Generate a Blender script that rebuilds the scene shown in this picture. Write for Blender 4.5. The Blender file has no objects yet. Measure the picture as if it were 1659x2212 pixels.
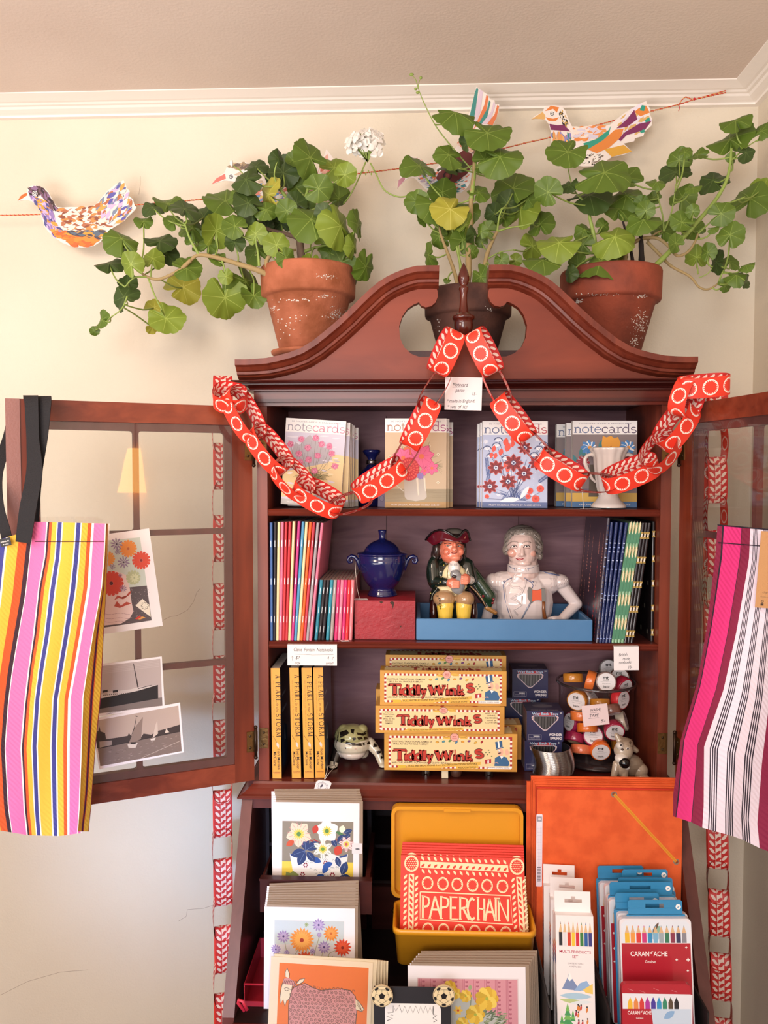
import bpy, math, random
import numpy as np
from mathutils import Matrix, Vector
R=math.radians; PI=math.pi
rnd=random.Random(7)
sc=bpy.context.scene; COL=sc.collection
# ------------------------------------------------------------ camera
F=1750.0; CAM=Vector((0,0,1.6)); YAW=R(2.3); PITCH=R(-2.5)
cd=bpy.data.cameras.new('camera'); cam=bpy.data.objects.new('camera',cd); COL.objects.link(cam); sc.camera=cam
cd.sensor_fit='VERTICAL'; cd.sensor_height=36; cd.lens=36*F/2212; cd.clip_start=.02
cam.location=CAM; cam.rotation_euler=(R(90)+PITCH,0,YAW)
ROT=cam.rotation_euler.to_matrix()
def T(px,py,Y):
    "world point of photo pixel (px,py) on the vertical plane y=Y"
    d=ROT@Vector(((px-829.5)/F,(1106-py)/F,-1))
    t=Y/d.y
    return CAM+d*t
# ------------------------------------------------------------ light
w=bpy.data.worlds.new('world'); sc.world=w; w.use_nodes=True
bg=w.node_tree.nodes['Background']; bg.inputs[0].default_value=(.78,.87,1.0,1); bg.inputs[1].default_value=.43
def area(name,loc,target,size,power,col,sy=None):
    l=bpy.data.lights.new(name,'AREA'); l.energy=power; l.color=col; l.size=size
    if sy: l.shape='RECTANGLE'; l.size_y=sy
    o=bpy.data.objects.new(name,l); COL.objects.link(o); o.location=loc
    o.rotation_euler=(Vector(target)-Vector(loc)).to_track_quat('-Z','Y').to_euler(); return o
area('window_daylight',(-.5,-1.9,1.9),(.1,1.5,1.6),1.2,37,(1,.965,.94),1.1)
area('ceiling_lamp_light',(-1.3,-.2,2.25),(-.3,1.7,1.7),.5,12,(1,.78,.58))
area('ceiling_fill_light',(-1.0,-.3,1.2),(-.75,-.1,2.4),1.2,30,(1,.90,.85))  # added fill pointing up to brighten the ceiling, no lamp stands here
area('blue_patch_fill',(-.15,-1.0,.85),(-.52,1.8,.84),.3,.5,(.40,.60,1),.3).data.spread=R(18)  # added narrow blue beam tinting the lower left wall, not a window
sc.view_settings.view_transform='Standard'; sc.view_settings.look='None'; sc.view_settings.gamma=1; sc.view_settings.exposure=0.36
sc.view_settings.use_curve_mapping=False
sc.cycles.max_bounces=6; sc.cycles.transparent_max_bounces=16; sc.cycles.glossy_bounces=3
sc.cycles.transmission_bounces=6
# ------------------------------------------------------------ materials
def lin(c):
    if isinstance(c,str):
        c=c.lstrip('#'); c=[int(c[i:i+2],16)/255 for i in (0,2,4)]
    return tuple((x/12.92 if x<=.04045 else ((x+.055)/1.055)**2.4) for x in c)+(1,)
_mc={}
def mat(c,rough=.6,metal=0,coat=0,bump=None,var=None,spec=.5,name=None,trans=0):
    key=(str(c),rough,metal,coat,bump,var,spec,trans)
    if key in _mc: return _mc[key]
    m=bpy.data.materials.new(name or 'm_'+str(c).strip('#')); m.use_nodes=True; nt=m.node_tree
    b=nt.nodes['Principled BSDF']; col=lin(c)
    b.inputs['Base Color'].default_value=col; b.location=(0,0); b.inputs['Roughness'].default_value=rough
    b.inputs['Metallic'].default_value=metal; b.inputs['Coat Weight'].default_value=coat; b.inputs['Coat Roughness'].default_value=.08
    b.inputs['Specular IOR Level'].default_value=spec; b.inputs['Transmission Weight'].default_value=trans
    if bump or var:
        tc=nt.nodes.new('ShaderNodeTexCoord')
    if var:
        n=nt.nodes.new('ShaderNodeTexNoise'); n.inputs['Scale'].default_value=var[0]; n.inputs['Detail'].default_value=5
        nt.links.new(tc.outputs['Object'],n.inputs['Vector'])
        mx=nt.nodes.new('ShaderNodeMix'); mx.data_type='RGBA'; mx.inputs[6].default_value=col
        mx.inputs[7].default_value=lin(var[1]); rp=nt.nodes.new('ShaderNodeMapRange')
        rp.inputs[1].default_value=var[2] if len(var)>2 else .4; rp.inputs[2].default_value=var[3] if len(var)>3 else .65
        nt.links.new(n.outputs[0],rp.inputs[0]); nt.links.new(rp.outputs[0],mx.inputs[0]); nt.links.new(mx.outputs[2],b.inputs['Base Color'])
    if bump:
        n=nt.nodes.new('ShaderNodeTexNoise'); n.inputs['Scale'].default_value=bump[0]; n.inputs['Detail'].default_value=3
        nt.links.new(tc.outputs['Object'],n.inputs['Vector'])
        bp=nt.nodes.new('ShaderNodeBump'); bp.inputs['Strength'].default_value=bump[1]; bp.inputs['Distance'].default_value=.002
        nt.links.new(n.outputs[0],bp.inputs['Height']); nt.links.new(bp.outputs[0],b.inputs['Normal'])
    _mc[key]=m; return m
class E:
    "tiny expression wrapper round math nodes"
    nt=None
    def __init__(s,sock): s.s=sock
    @staticmethod
    def op(o,*a):
        n=E.nt.nodes.new('ShaderNodeMath'); n.operation=o
        for i,x in enumerate(a):
            if isinstance(x,E): E.nt.links.new(x.s,n.inputs[i])
            else: n.inputs[i].default_value=x
        return E(n.outputs[0])
    def __add__(a,b): return E.op('ADD',a,b)
    def __radd__(a,b): return E.op('ADD',b,a)
    def __sub__(a,b): return E.op('SUBTRACT',a,b)
    def __rsub__(a,b): return E.op('SUBTRACT',b,a)
    def __mul__(a,b): return E.op('MULTIPLY',a,b)
    def __rmul__(a,b): return E.op('MULTIPLY',b,a)
    def __truediv__(a,b): return E.op('DIVIDE',a,b)
    def __lt__(a,b): return E.op('LESS_THAN',a,b)
    def __gt__(a,b): return E.op('GREATER_THAN',a,b)
    def fr(a): return E.op('FRACT',a)
    def fl(a): return E.op('FLOOR',a)
    def ab(a): return E.op('ABSOLUTE',a)
    def sin(a): return E.op('SINE',a)
    def sq(a): return E.op('SQRT',a)
    def mx(a,b): return E.op('MAXIMUM',a,b)
    def mn(a,b): return E.op('MINIMUM',a,b)
def uvmat(name,c1,fn,rough=.5,spec=.5,bumpw=None):
    "material: base c1, then list of (mask expression, colour) over UV"
    m=bpy.data.materials.new(name); m.use_nodes=True; nt=m.node_tree; E.nt=nt
    b=nt.nodes['Principled BSDF']; b.inputs['Roughness'].default_value=rough; b.inputs['Specular IOR Level'].default_value=spec
    tc=nt.nodes.new('ShaderNodeTexCoord'); sx=nt.nodes.new('ShaderNodeSeparateXYZ'); nt.links.new(tc.outputs['UV'],sx.inputs[0])
    prev=None
    for mask,c in fn(E(sx.outputs[0]),E(sx.outputs[1])):
        mx=nt.nodes.new('ShaderNodeMix'); mx.data_type='RGBA'
        if prev is None: mx.inputs[6].default_value=lin(c1)
        else: nt.links.new(prev,mx.inputs[6])
        mx.inputs[7].default_value=lin(c); nt.links.new(mask.s,mx.inputs[0]); prev=mx.outputs[2]
    nt.links.new(prev,b.inputs['Base Color'])
    if bumpw:
        n=nt.nodes.new('ShaderNodeTexWave'); n.inputs['Scale'].default_value=bumpw[0]; n.bands_direction='DIAGONAL'
        nt.links.new(tc.outputs['Object'],n.inputs['Vector'])
        bp=nt.nodes.new('ShaderNodeBump'); bp.inputs['Strength'].default_value=bumpw[1]; bp.inputs['Distance'].default_value=.002
        nt.links.new(n.outputs[0],bp.inputs['Height']); nt.links.new(bp.outputs[0],b.inputs['Normal'])
    return m
def wood(name,c1,c2,stretch=(1,1,14),scale=18,rough=.33,coat=.25,dist=.6):
    m=bpy.data.materials.new(name); m.use_nodes=True; nt=m.node_tree; b=nt.nodes['Principled BSDF']
    tc=nt.nodes.new('ShaderNodeTexCoord'); mp=nt.nodes.new('ShaderNodeMapping')
    mp.inputs['Scale'].default_value=[1.0/s for s in stretch] if False else [scale/ s for s in stretch]
    nt.links.new(tc.outputs['Object'],mp.inputs[0])
    n=nt.nodes.new('ShaderNodeTexNoise'); n.inputs['Scale'].default_value=3; n.inputs['Detail'].default_value=8; n.inputs['Distortion'].default_value=dist
    nt.links.new(mp.outputs[0],n.inputs['Vector'])
    n2=nt.nodes.new('ShaderNodeTexNoise'); n2.inputs['Scale'].default_value=4; n2.inputs['Detail'].default_value=2
    nt.links.new(tc.outputs['Object'],n2.inputs['Vector'])
    ad=nt.nodes.new('ShaderNodeMath'); ad.operation='ADD'; nt.links.new(n.outputs[0],ad.inputs[0]); nt.links.new(n2.outputs[0],ad.inputs[1])
    rp=nt.nodes.new('ShaderNodeValToRGB'); rp.color_ramp.elements[0].position=.38; rp.color_ramp.elements[1].position=.66
    dv=nt.nodes.new('ShaderNodeMath'); dv.operation='MULTIPLY'; dv.inputs[1].default_value=.5; nt.links.new(ad.outputs[0],dv.inputs[0])
    rp.color_ramp.elements[0].color=lin(c2); rp.color_ramp.elements[1].color=lin(c1)
    nt.links.new(dv.outputs[0],rp.inputs[0]); nt.links.new(rp.outputs[0],b.inputs['Base Color'])
    b.inputs['Roughness'].default_value=rough; b.inputs['Coat Weight'].default_value=coat; b.inputs['Coat Roughness'].default_value=.15; b.inputs['Specular IOR Level'].default_value=.3
    bp=nt.nodes.new('ShaderNodeBump'); bp.inputs['Strength'].default_value=.08; bp.inputs['Distance'].default_value=.001
    nt.links.new(n.outputs[0],bp.inputs['Height']); nt.links.new(bp.outputs[0],b.inputs['Normal'])
    return m
def thinglass(name,c=(.95,.95,.95),mixf=.07,rough=0.02):
    m=bpy.data.materials.new(name); m.use_nodes=True; nt=m.node_tree; nt.nodes.clear()
    o=nt.nodes.new('ShaderNodeOutputMaterial'); t=nt.nodes.new('ShaderNodeBsdfTransparent'); t.inputs[0].default_value=tuple(c)+(1,)
    g=nt.nodes.new('ShaderNodeBsdfGlossy'); g.inputs['Roughness'].default_value=rough
    fr=nt.nodes.new('ShaderNodeLayerWeight'); fr.inputs[0].default_value=.5
    pw=nt.nodes.new('ShaderNodeMath'); pw.operation='POWER'; pw.inputs[1].default_value=5; nt.links.new(fr.outputs['Facing'],pw.inputs[0])
    ad=nt.nodes.new('ShaderNodeMath'); ad.operation='MULTIPLY_ADD'; ad.inputs[1].default_value=.9; ad.inputs[2].default_value=mixf; nt.links.new(pw.outputs[0],ad.inputs[0])
    mx=nt.nodes.new('ShaderNodeMixShader'); nt.links.new(ad.outputs[0],mx.inputs[0]); nt.links.new(t.outputs[0],mx.inputs[1]); nt.links.new(g.outputs[0],mx.inputs[2])
    nt.links.new(mx.outputs[0],o.inputs[0]); return m
# ------------------------------------------------------------ mesh builder
EPS=2e-5
class MB:
    def __init__(s,M=None):
        s.v=[];s.f=[];s.m=[];s.sm=[];s.uv=[];s.mats=[];s.M=M or Matrix();s.L=0;s.lay={}
    def mi(s,m):
        if m not in s.mats: s.mats.append(m)
        return s.mats.index(m)
    def pts(s,P):
        i=len(s.v)
        for p in P: s.v.append(s.M@Vector(p))
        return i
    def raw(s,P,Fs,m,sm=False,uvs=None):
        i=s.pts(P); k=s.mi(m)
        if s.M.determinant()<0:
            Fs=[f[::-1] for f in Fs]
        for j,f in enumerate(Fs):
            s.f.append(tuple(i+a for a in f)); s.m.append(k); s.sm.append(sm)
            s.uv.append([uvs[a] for a in f] if uvs else None)
    def box(s,x0,x1,y0,y1,z0,z1,m):
        P=[(x0,y0,z0),(x1,y0,z0),(x1,y1,z0),(x0,y1,z0),(x0,y0,z1),(x1,y0,z1),(x1,y1,z1),(x0,y1,z1)]
        s.raw(P,[(3,2,1,0),(4,5,6,7),(0,1,5,4),(1,2,6,5),(2,3,7,6),(3,0,4,7)],m)
    def prism(s,poly,y0,y1,m,mside=None,sm=False):
        "poly in (x,z), extruded from y0 (front) to y1"
        n=len(poly); P=[(a,y0,b) for a,b in poly]+[(a,y1,b) for a,b in poly]
        ar=sum(poly[i][0]*poly[(i+1)%n][1]-poly[(i+1)%n][0]*poly[i][1] for i in range(n))
        fr=list(range(n)); bk=list(range(2*n-1,n-1,-1)); sd=[(i,i+n,(i+1)%n+n,(i+1)%n) for i in range(n)]
        if ar<0: fr=fr[::-1]; bk=bk[::-1]; sd=[q[::-1] for q in sd]
        s.raw(P,[tuple(fr),tuple(bk)],m); s.raw(P,sd,mside or m,sm)
    def lathe(s,prof,m,c=(0,0,0),n=32,cap=True,a0=0,a1=2*PI,flute=None):
        full=abs(a1-a0-2*PI)<1e-6; k=n if full else n+1; P=[]
        for r,z in prof:
            for i in range(k):
                a=a0+(a1-a0)*i/n; rr=r*(1+(flute[1]*math.cos(flute[0]*a) if flute else 0)); P.append((c[0]+rr*math.cos(a),c[1]+rr*math.sin(a),c[2]+z))
        Fs=[]
        for j in range(len(prof)-1):
            for i in range(n):
                i2=(i+1)%k; Fs.append((j*k+i,j*k+i2,(j+1)*k+i2,(j+1)*k+i))
        s.raw(P,Fs,m,True)
        if cap and full:
            for j,rev in ((0,True),(len(prof)-1,False)):
                if prof[j][0]>1e-5:
                    q=[P[j*k+i] for i in range(k)]
                    s.raw(q,[tuple(range(k))[::-1] if rev else tuple(range(k))],m)
    def tube(s,pts,r,m,n=8,closed=False,flat=None):
        pts=[Vector(p) for p in pts]; N=len(pts); P=[]; 
        rr=r if isinstance(r,(list,tuple)) else [r]*N
        up=Vector((0,0,1)); prevu=None
        for i,p in enumerate(pts):
            a=pts[(i-1)%N] if (i>0 or closed) else p; b=pts[(i+1)%N] if (i<N-1 or closed) else p
            d=(b-a); d=d.normalized() if d.length>1e-9 else Vector((0,0,1))
            if prevu is None:
                u=d.cross(up); 
                if u.length<1e-3: u=d.cross(Vector((1,0,0)))
                u.normalize()
            else:
                u=prevu-d*prevu.dot(d); u=u.normalized() if u.length>1e-6 else prevu
            prevu=u; v=d.cross(u)
            for k in range(n):
                t=2*PI*k/n; P.append(p+(u*math.cos(t)+v*math.sin(t)*(flat or 1))*rr[i])
        Fs=[]
        for i in range(N if closed else N-1):
            for k in range(n):
                j=(i+1)%N; Fs.append((i*n+k,i*n+(k+1)%n,j*n+(k+1)%n,j*n+k))
        if not closed: Fs+= [tuple(range(n))[::-1],tuple((N-1)*n+k for k in range(n))]
        s.raw(P,Fs,m,True)
    def ball(s,c,r,m,n=16,rot=None):
        if not isinstance(r,(tuple,list)): r=(r,r,r)
        c=Vector(c); P=[];h=n//2
        for j in range(h+1):
            t=PI*j/h
            for i in range(n):
                a=2*PI*i/n; q=Vector((r[0]*math.sin(t)*math.cos(a),r[1]*math.sin(t)*math.sin(a),-r[2]*math.cos(t)))
                if rot: q=rot@q
                P.append(c+q)
        Fs=[(j*n+i,j*n+(i+1)%n,(j+1)*n+(i+1)%n,(j+1)*n+i) for j in range(h) for i in range(n)]
        s.raw(P,Fs,m,True)
    # ---- flat drawing on the plane y=0 (front, -y) of the current matrix
    def d(s,pts=None):
        "height above the sheet: one layer more than whatever is already drawn underneath"
        if pts is None: return -(s.L+1)*EPS
        k=tuple(tuple(round(v,6) for v in r) for r in s.M)
        B=s.lay.setdefault(k,[]); xs=[p[0] for p in pts]; ys=[p[1] for p in pts]
        a,b_,c,e=min(xs),max(xs),min(ys),max(ys); L=0
        for (p,q,r,t,l) in B:
            if l>L and a<q and b_>p and c<t and e>r: L=l
        L+=1; B.append((a,b_,c,e,L)); s.L=max(s.L,L); return -L*EPS
    def poly(s,pts,m,uvs=None):
        n=len(pts); y=s.d(pts)
        ar=sum(pts[i][0]*pts[(i+1)%n][1]-pts[(i+1)%n][0]*pts[i][1] for i in range(n))
        f=tuple(range(n)) if ar>0 else tuple(range(n))[::-1]
        s.raw([(a,y,b) for a,b in pts],[f],m,False,uvs)
    def rect(s,x0,y0,x1,y1,m): s.poly([(x0,y0),(x1,y0),(x1,y1),(x0,y1)],m)
    def ell(s,cx,cy,rx,ry,m,n=20,rot=0):
        c,q=math.cos(rot),math.sin(rot)
        s.poly([(cx+rx*math.cos(2*PI*i/n)*c-ry*math.sin(2*PI*i/n)*q,cy+rx*math.cos(2*PI*i/n)*q+ry*math.sin(2*PI*i/n)*c) for i in range(n)],m)
    def line(s,pts,w,m,taper=False):
        y=s.d(pts); N=len(pts); P=[]
        for i,p in enumerate(pts):
            a=pts[max(0,i-1)];b=pts[min(N-1,i+1)]; dx,dy=b[0]-a[0],b[1]-a[1]; l=math.hypot(dx,dy) or 1
            ww=w*.5*((1-.85*i/(N-1)) if taper else 1); nx,ny=-dy/l*ww,dx/l*ww
            P+=[(p[0]+nx,y,p[1]+ny),(p[0]-nx,y,p[1]-ny)]
        s.raw(P,[(2*i,2*i+1,2*i+3,2*i+2) for i in range(N-1)],m)
    def leaf2(s,cx,cy,l,w,rot,m,n=6):
        c,q=math.cos(rot),math.sin(rot); up=[(l*i/n,w/2*math.sin(PI*i/n)**.8 if 0<i<n else 0) for i in range(n+1)]
        pts=up+[(a,-b) for a,b in up[-2:0:-1]]
        s.poly([(cx+a*c-b*q,cy+a*q+b*c) for a,b in pts],m)
    def petals(s,cx,cy,r,k,m,w=.5,r0=.15,a0=0,line=None,lw=.0004,sq=1):
        for i in range(k):
            a=a0+2*PI*i/k
            s.leaf2(cx+r*r0*math.cos(a),cy+r*r0*math.sin(a)*sq,r*(1-r0)*(1 if sq==1 else (abs(math.cos(a))+sq*abs(math.sin(a)))/ (abs(math.cos(a))+abs(math.sin(a)))),r*w,a,m)
            if line: s.line([(cx+r*r0*math.cos(a),cy+r*r0*math.sin(a)),(cx+r*.9*math.cos(a),cy+r*.9*math.sin(a))],lw,line)
    def text(s,st,x,y,size,m,align='L',width=None,bold=0,shear=0,rot=0):
        P,Fs,W=textmesh(st,bold,shear)
        k=size; kx=size
        if width: kx=width/W if W else size
        off={'L':0,'C':-.5,'R':-1}[align]*W*kx; c,q=math.cos(rot),math.sin(rot)
        yy=s.d([(x+off,y-k*.25-abs(q)*W*kx),(x+off+W*kx,y+k+abs(q)*W*kx)])
        s.raw([(x+(a*kx+off)*c-b*k*q,yy,y+(a*kx+off)*q+b*k*c) for a,b in P],Fs,m)
    def serif(s,st,x,y,size,m,width=None,th=.09,align='L',gap=.12):
        segs=[];cur=0
        for ch in st:
            g=GL.get(ch)
            if g is None: cur+=.4; continue
            for (pl,wt) in g[1]: segs.append(([(cur+a,b) for a,b in pl],wt))
            cur+=g[0]+gap
        cur-=gap; kx=width/cur if width else size
        off={'L':0,'C':-.5}[align]*cur*kx; yy=s.d([(x+off,y-size*.3),(x+off+cur*kx,y+size)])
        for pl,wt in segs:
            N=len(pl);P=[]
            q=[(x+off+a*kx,y+b*size) for a,b in pl]
            for i,p in enumerate(q):
                a=q[max(0,i-1)];b=q[min(N-1,i+1)]; dx,dy=b[0]-a[0],b[1]-a[1]; l=math.hypot(dx,dy) or 1
                hh=th*wt*size*.5; nx,ny=-dy/l*hh,dx/l*hh
                P+=[(p[0]+nx,yy,p[1]+ny),(p[0]-nx,yy,p[1]-ny)]
            s.raw(P,[(2*i,2*i+1,2*i+3,2*i+2) for i in range(N-1)],m)
WL={}
def build(mb,name,parent=None,loc=None,label=None,cat=None,group=None,kind=None):
    V=mb.v
    pw=WL[parent.name] if parent is not None else Vector((0,0,0))
    if loc is None:
        if parent is None:
            a=np.array([tuple(q) for q in V]); loc=Vector(((a[:,0].min()+a[:,0].max())/2,(a[:,1].min()+a[:,1].max())/2,a[:,2].min()))
        else: loc=pw.copy()
    loc=Vector(loc)
    me=bpy.data.meshes.new(name); me.from_pydata([tuple(q-loc) for q in V],[],mb.f)
    for m in mb.mats: me.materials.append(m)
    me.polygons.foreach_set('material_index',mb.m); me.polygons.foreach_set('use_smooth',mb.sm)
    if any(mb.uv):
        ul=me.uv_layers.new(name='UVMap'); k=0; dat=[]
        for f,u in zip(mb.f,mb.uv):
            if u: 
                for q in u: dat+=[q[0],q[1]]
            else: dat+=[0,0]*len(f)
        ul.data.foreach_set('uv',dat)
    me.update()
    o=bpy.data.objects.new(name,me); COL.objects.link(o)
    if parent is not None: o.parent=parent
    o.location=loc-pw; WL[o.name]=loc
    tag(o,label,cat,group,kind); return o
def tag(o,label=None,cat=None,group=None,kind=None):
    if label: o['label']=label
    if cat: o['category']=cat
    if group: o['group']=group
    if kind: o['kind']=kind
def thing(name,label,cat,loc,group=None):
    o=bpy.data.objects.new(name,None); COL.objects.link(o); o.location=loc; o.empty_display_size=.02
    WL[o.name]=Vector(loc); tag(o,label,cat,group); return o
_tm={}
def textmesh(st,bold,shear):
    k=(st,bold,shear)
    if k in _tm: return _tm[k]
    c=bpy.data.curves.new('t','FONT'); c.body=st; c.size=1; c.offset=bold; c.shear=shear; c.resolution_u=3
    c.dimensions='2D'; c.fill_mode='BOTH'
    o=bpy.data.objects.new('t',c); COL.objects.link(o); dg=bpy.context.evaluated_depsgraph_get(); oe=o.evaluated_get(dg); me=oe.to_mesh()
    P=[(v.co.x,v.co.y) for v in me.vertices]; Fs=[tuple(p.vertices) for p in me.polygons]
    Fs=[f if me.polygons[i].normal.z>0 else f[::-1] for i,f in enumerate(Fs)]
    W=max([a for a,b in P] or [1]); oe.to_mesh_clear(); bpy.data.objects.remove(o); bpy.data.curves.remove(c)
    _tm[k]=(P,Fs,W); return _tm[k]
def arc(cx,cy,rx,ry,a0,a1,n=10): return [(cx+rx*math.cos(R(a0+(a1-a0)*i/n)),cy+ry*math.sin(R(a0+(a1-a0)*i/n))) for i in range(n+1)]
def S(x0,x1,y): return ([(x0,y),(x1,y)],.45)
X=.62
GL={ # serif letters: width, strokes (polyline, weight)
'n':(.56,[([(.12,0),(.12,X)],1),(arc(.28,.4,.16,.2,180,0)+[(.44,0)],.9),S(0,.22,.02),S(.34,.56,.02),S(0,.12,X-.02)]),
'o':(.5,[(arc(.25,.31,.23,.3,0,360,20),.9)]),
't':(.34,[([(.14,.8),(.14,.15)]+arc(.25,.14,.11,.14,180,300,6),.9),S(0,.32,X-.02)]),
'e':(.48,[([(.03,.34),(.45,.34)]+arc(.24,.31,.22,.3,8,325,18),.8)]),
'c':(.46,[(arc(.25,.31,.22,.3,40,320,16),.9),([(.38,.5),(.43,.5)],1.6)]),
'a':(.52,[(arc(.22,.42,.16,.19,150,0,8)+[(.38,.1)]+arc(.46,.1,.08,.1,180,290,5),.9),(arc(.2,.17,.17,.17,0,360,14),.8)]),
'r':(.4,[([(.12,0),(.12,X)],1),(arc(.3,.38,.18,.22,180,60,7),.8),S(0,.24,.02),S(0,.12,X-.02)]),
'd':(.56,[([(.42,1),(.42,0)],1),(arc(.22,.31,.2,.3,0,360,18),.8),S(.3,.42,.98),S(.42,.56,.02)]),
's':(.42,[(arc(.2,.46,.16,.15,30,250,10)+arc(.2,.16,.18,.16,80,-150,10),.9)]),
'i':(.26,[([(.13,0),(.13,X)],1),([(.08,.85),(.18,.85)],1.3),S(0,.26,.02),S(.02,.13,X-.02)]),
'l':(.26,[([(.13,0),(.13,1)],1),S(0,.26,.02),S(.02,.13,.98)]),
'y':(.54,[([(.08,X),(.28,.08)],1),([(.46,X),(.22,-.22),(.08,-.25)],.7),S(0,.2,X-.02),S(.36,.54,X-.02)]),
'w':(.78,[([(.08,X),(.24,.02)],1),([(.24,.02),(.4,X)],.6),([(.4,X),(.56,.02)],1),([(.56,.02),(.7,X)],.6),S(0,.18,X-.02),S(.6,.78,X-.02)]),
'k':(.56,[([(.12,0),(.12,1)],1),([(.14,.28),(.46,X)],.6),([(.24,.38),(.48,0)],1),S(0,.22,.02),S(.36,.56,.02),S(0,.12,.98)]),
'h':(.56,[([(.12,0),(.12,1)],1),(arc(.28,.4,.16,.2,180,0)+[(.44,0)],.9),S(0,.22,.02),S(.34,.56,.02)]),
'u':(.56,[([(.12,X)]+arc(.28,.22,.16,.2,180,360)+[(.44,X)],.9),([(.44,.3),(.44,0)],.9)]),
'v':(.54,[([(.08,X),(.27,.02)],1),([(.46,X),(.27,.02)],.6),S(0,.18,X-.02),S(.36,.54,X-.02)]),
'm':(.84,[([(.12,0),(.12,X)],1),(arc(.28,.4,.14,.2,180,0)+[(.42,0)],.9),(arc(.56,.4,.14,.2,180,0)+[(.7,0)],.9)]),
'T':(.7,[([(.35,0),(.35,.96)],1.1),([(.02,.96),(.68,.96)],.7),([(.03,.98),(.03,.8)],.6),([(.67,.98),(.67,.8)],.6),S(.2,.5,.02)]),
'A':(.76,[([(.1,0),(.37,.98)],.55),([(.37,.98),(.64,0)],1.1),([(.2,.34),(.54,.34)],.45),S(0,.22,.02),S(.52,.76,.02)]),
'P':(.6,[([(.14,0),(.14,.96)],1.1),([(.14,.96)]+arc(.3,.72,.24,.24,90,-90,10)+[(.14,.48)],.7),S(.02,.28,.02),S(.02,.14,.97)]),
'E':(.6,[([(.14,0),(.14,.97)],1.1),([(.02,.96),(.52,.96),(.52,.82)],.5),([(.14,.5),(.42,.5)],.5),([(.02,.02),(.56,.02),(.56,.18)],.5)]),
'R':(.7,[([(.14,0),(.14,.96)],1.1),([(.14,.96)]+arc(.3,.73,.22,.23,90,-90,10)+[(.14,.5)],.7),([(.3,.5),(.6,.0)],1),S(.02,.28,.02),S(.52,.7,.02)]),
'L':(.58,[([(.14,0),(.14,.97)],1.1),([(.02,.02),(.52,.02),(.55,.2)],.5),S(.02,.28,.97)]),
'S':(.52,[(arc(.26,.73,.2,.24,30,250,12)+arc(.26,.25,.22,.25,80,-150,12),.9)]),
'O':(.76,[(arc(.38,.49,.34,.48,0,360,24),.9)]),
'M':(.9,[([(.12,0),(.15,.97)],.5),([(.15,.97),(.45,.05)],1),([(.45,.05),(.74,.97)],.5),([(.74,.97),(.78,0)],1.1),S(0,.24,.02),S(.66,.9,.02)]),
'C':(.66,[(arc(.36,.49,.32,.48,45,315,20),.9)]),
'H':(.74,[([(.14,0),(.14,.97)],1.1),([(.6,0),(.6,.97)],1.1),([(.14,.5),(.6,.5)],.5),S(.02,.26,.02),S(.48,.72,.02),S(.02,.26,.96),S(.48,.72,.96)]),
'I':(.3,[([(.15,0),(.15,.97)],1.1),S(.02,.28,.02),S(.02,.28,.96)]),
'N':(.78,[([(.12,0),(.12,.97)],.6),([(.1,.95),(.66,.03)],1.1),([(.66,0),(.66,.97)],.6),S(0,.24,.02),S(.54,.78,.96),S(0,.12,.96)]),
'W':(1.0,[([(.08,.97),(.28,.02)],1),([(.28,.02),(.5,.9)],.6),([(.5,.9),(.7,.02)],1),([(.7,.02),(.92,.97)],.6)]),
}
# colours used often
WHT=mat('#ece6e2',.6); PAPER=mat('#f0eaea',.65); CREAM=mat('#f1dfb9',.6); INK=mat('#2b2a35',.6); BLACK=mat('#16130f',.5)
KRAFT=mat('#a08873',.85,bump=(900,.2)); REDP=mat('#e0352a',.55); WHITE=mat('#f4f0ee',.5)
# ------------------------------------------------------------ room
YW=1.80; XC=.083
def plaster(name,c,c2,sc_=260,st=.35):
    m=mat(c,.75,bump=(sc_,st),var=(2.2,c2,.35,.7),spec=.25,name=name); return m
M_wall=plaster('wall_plaster','#e4dac8','#dcd0bd'); M_ceil=plaster('ceiling_plaster','#e6d6ca','#dac8bb',170,.3)
M_trim=mat('#f6eee6',.45,bump=(60,.15),name='trim_paint')
XR=T(1638,240,YW).x
zc=T(820,184,YW-.075).z; zb=T(820,240,YW-.012).z
b=MB(); b.box(-2.2,XR+.05,YW,YW+.05,0,zc,M_wall)
wallb=build(b,'wall_back',kind='structure')
b=MB(); b.box(XR,XR+.05,-2.4,YW,0,zc,M_wall); build(b,'wall_right',kind='structure')
b=MB(); b.box(-2.2,XR+.05,-2.4,YW+.05,zc,zc+.05,M_ceil); build(b,'ceiling',kind='structure')
b=MB(); b.box(-2.2,XR+.05,-2.4,YW+.05,-.05,0,wood('floor_wood','#8a5a3a','#6b4028',(14,1,1),10)); build(b,'floor',kind='structure')
h=zc-zb
prof=[(0,0),(.012,0),(.012,.18*h),(.02,.25*h),(.03,.38*h),(.034,.52*h),(.040,.55*h),(.044,.66*h),(.05,.68*h),(.06,.78*h),(.075,.92*h),(.075,h),(0,h)]
b=MB(); n=len(prof)
P=[(-2.2,YW-d,zb+z) for d,z in prof]+[(XR-d,YW-d,zb+z) for d,z in prof]
b.raw(P,[(i,(i+1)%n,(i+1)%n+n,i+n) for i in range(n)],M_trim); build(b,'trim_1',kind='structure')
b=MB(); P=[(XR-d,-2.4,zb+z) for d,z in prof]+[(XR-d,YW-d,zb+z) for d,z in prof]
b.raw(P,[(i,i+n,(i+1)%n+n,(i+1)%n) for i in range(n)],M_trim); build(b,'trim_2',kind='structure')
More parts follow.
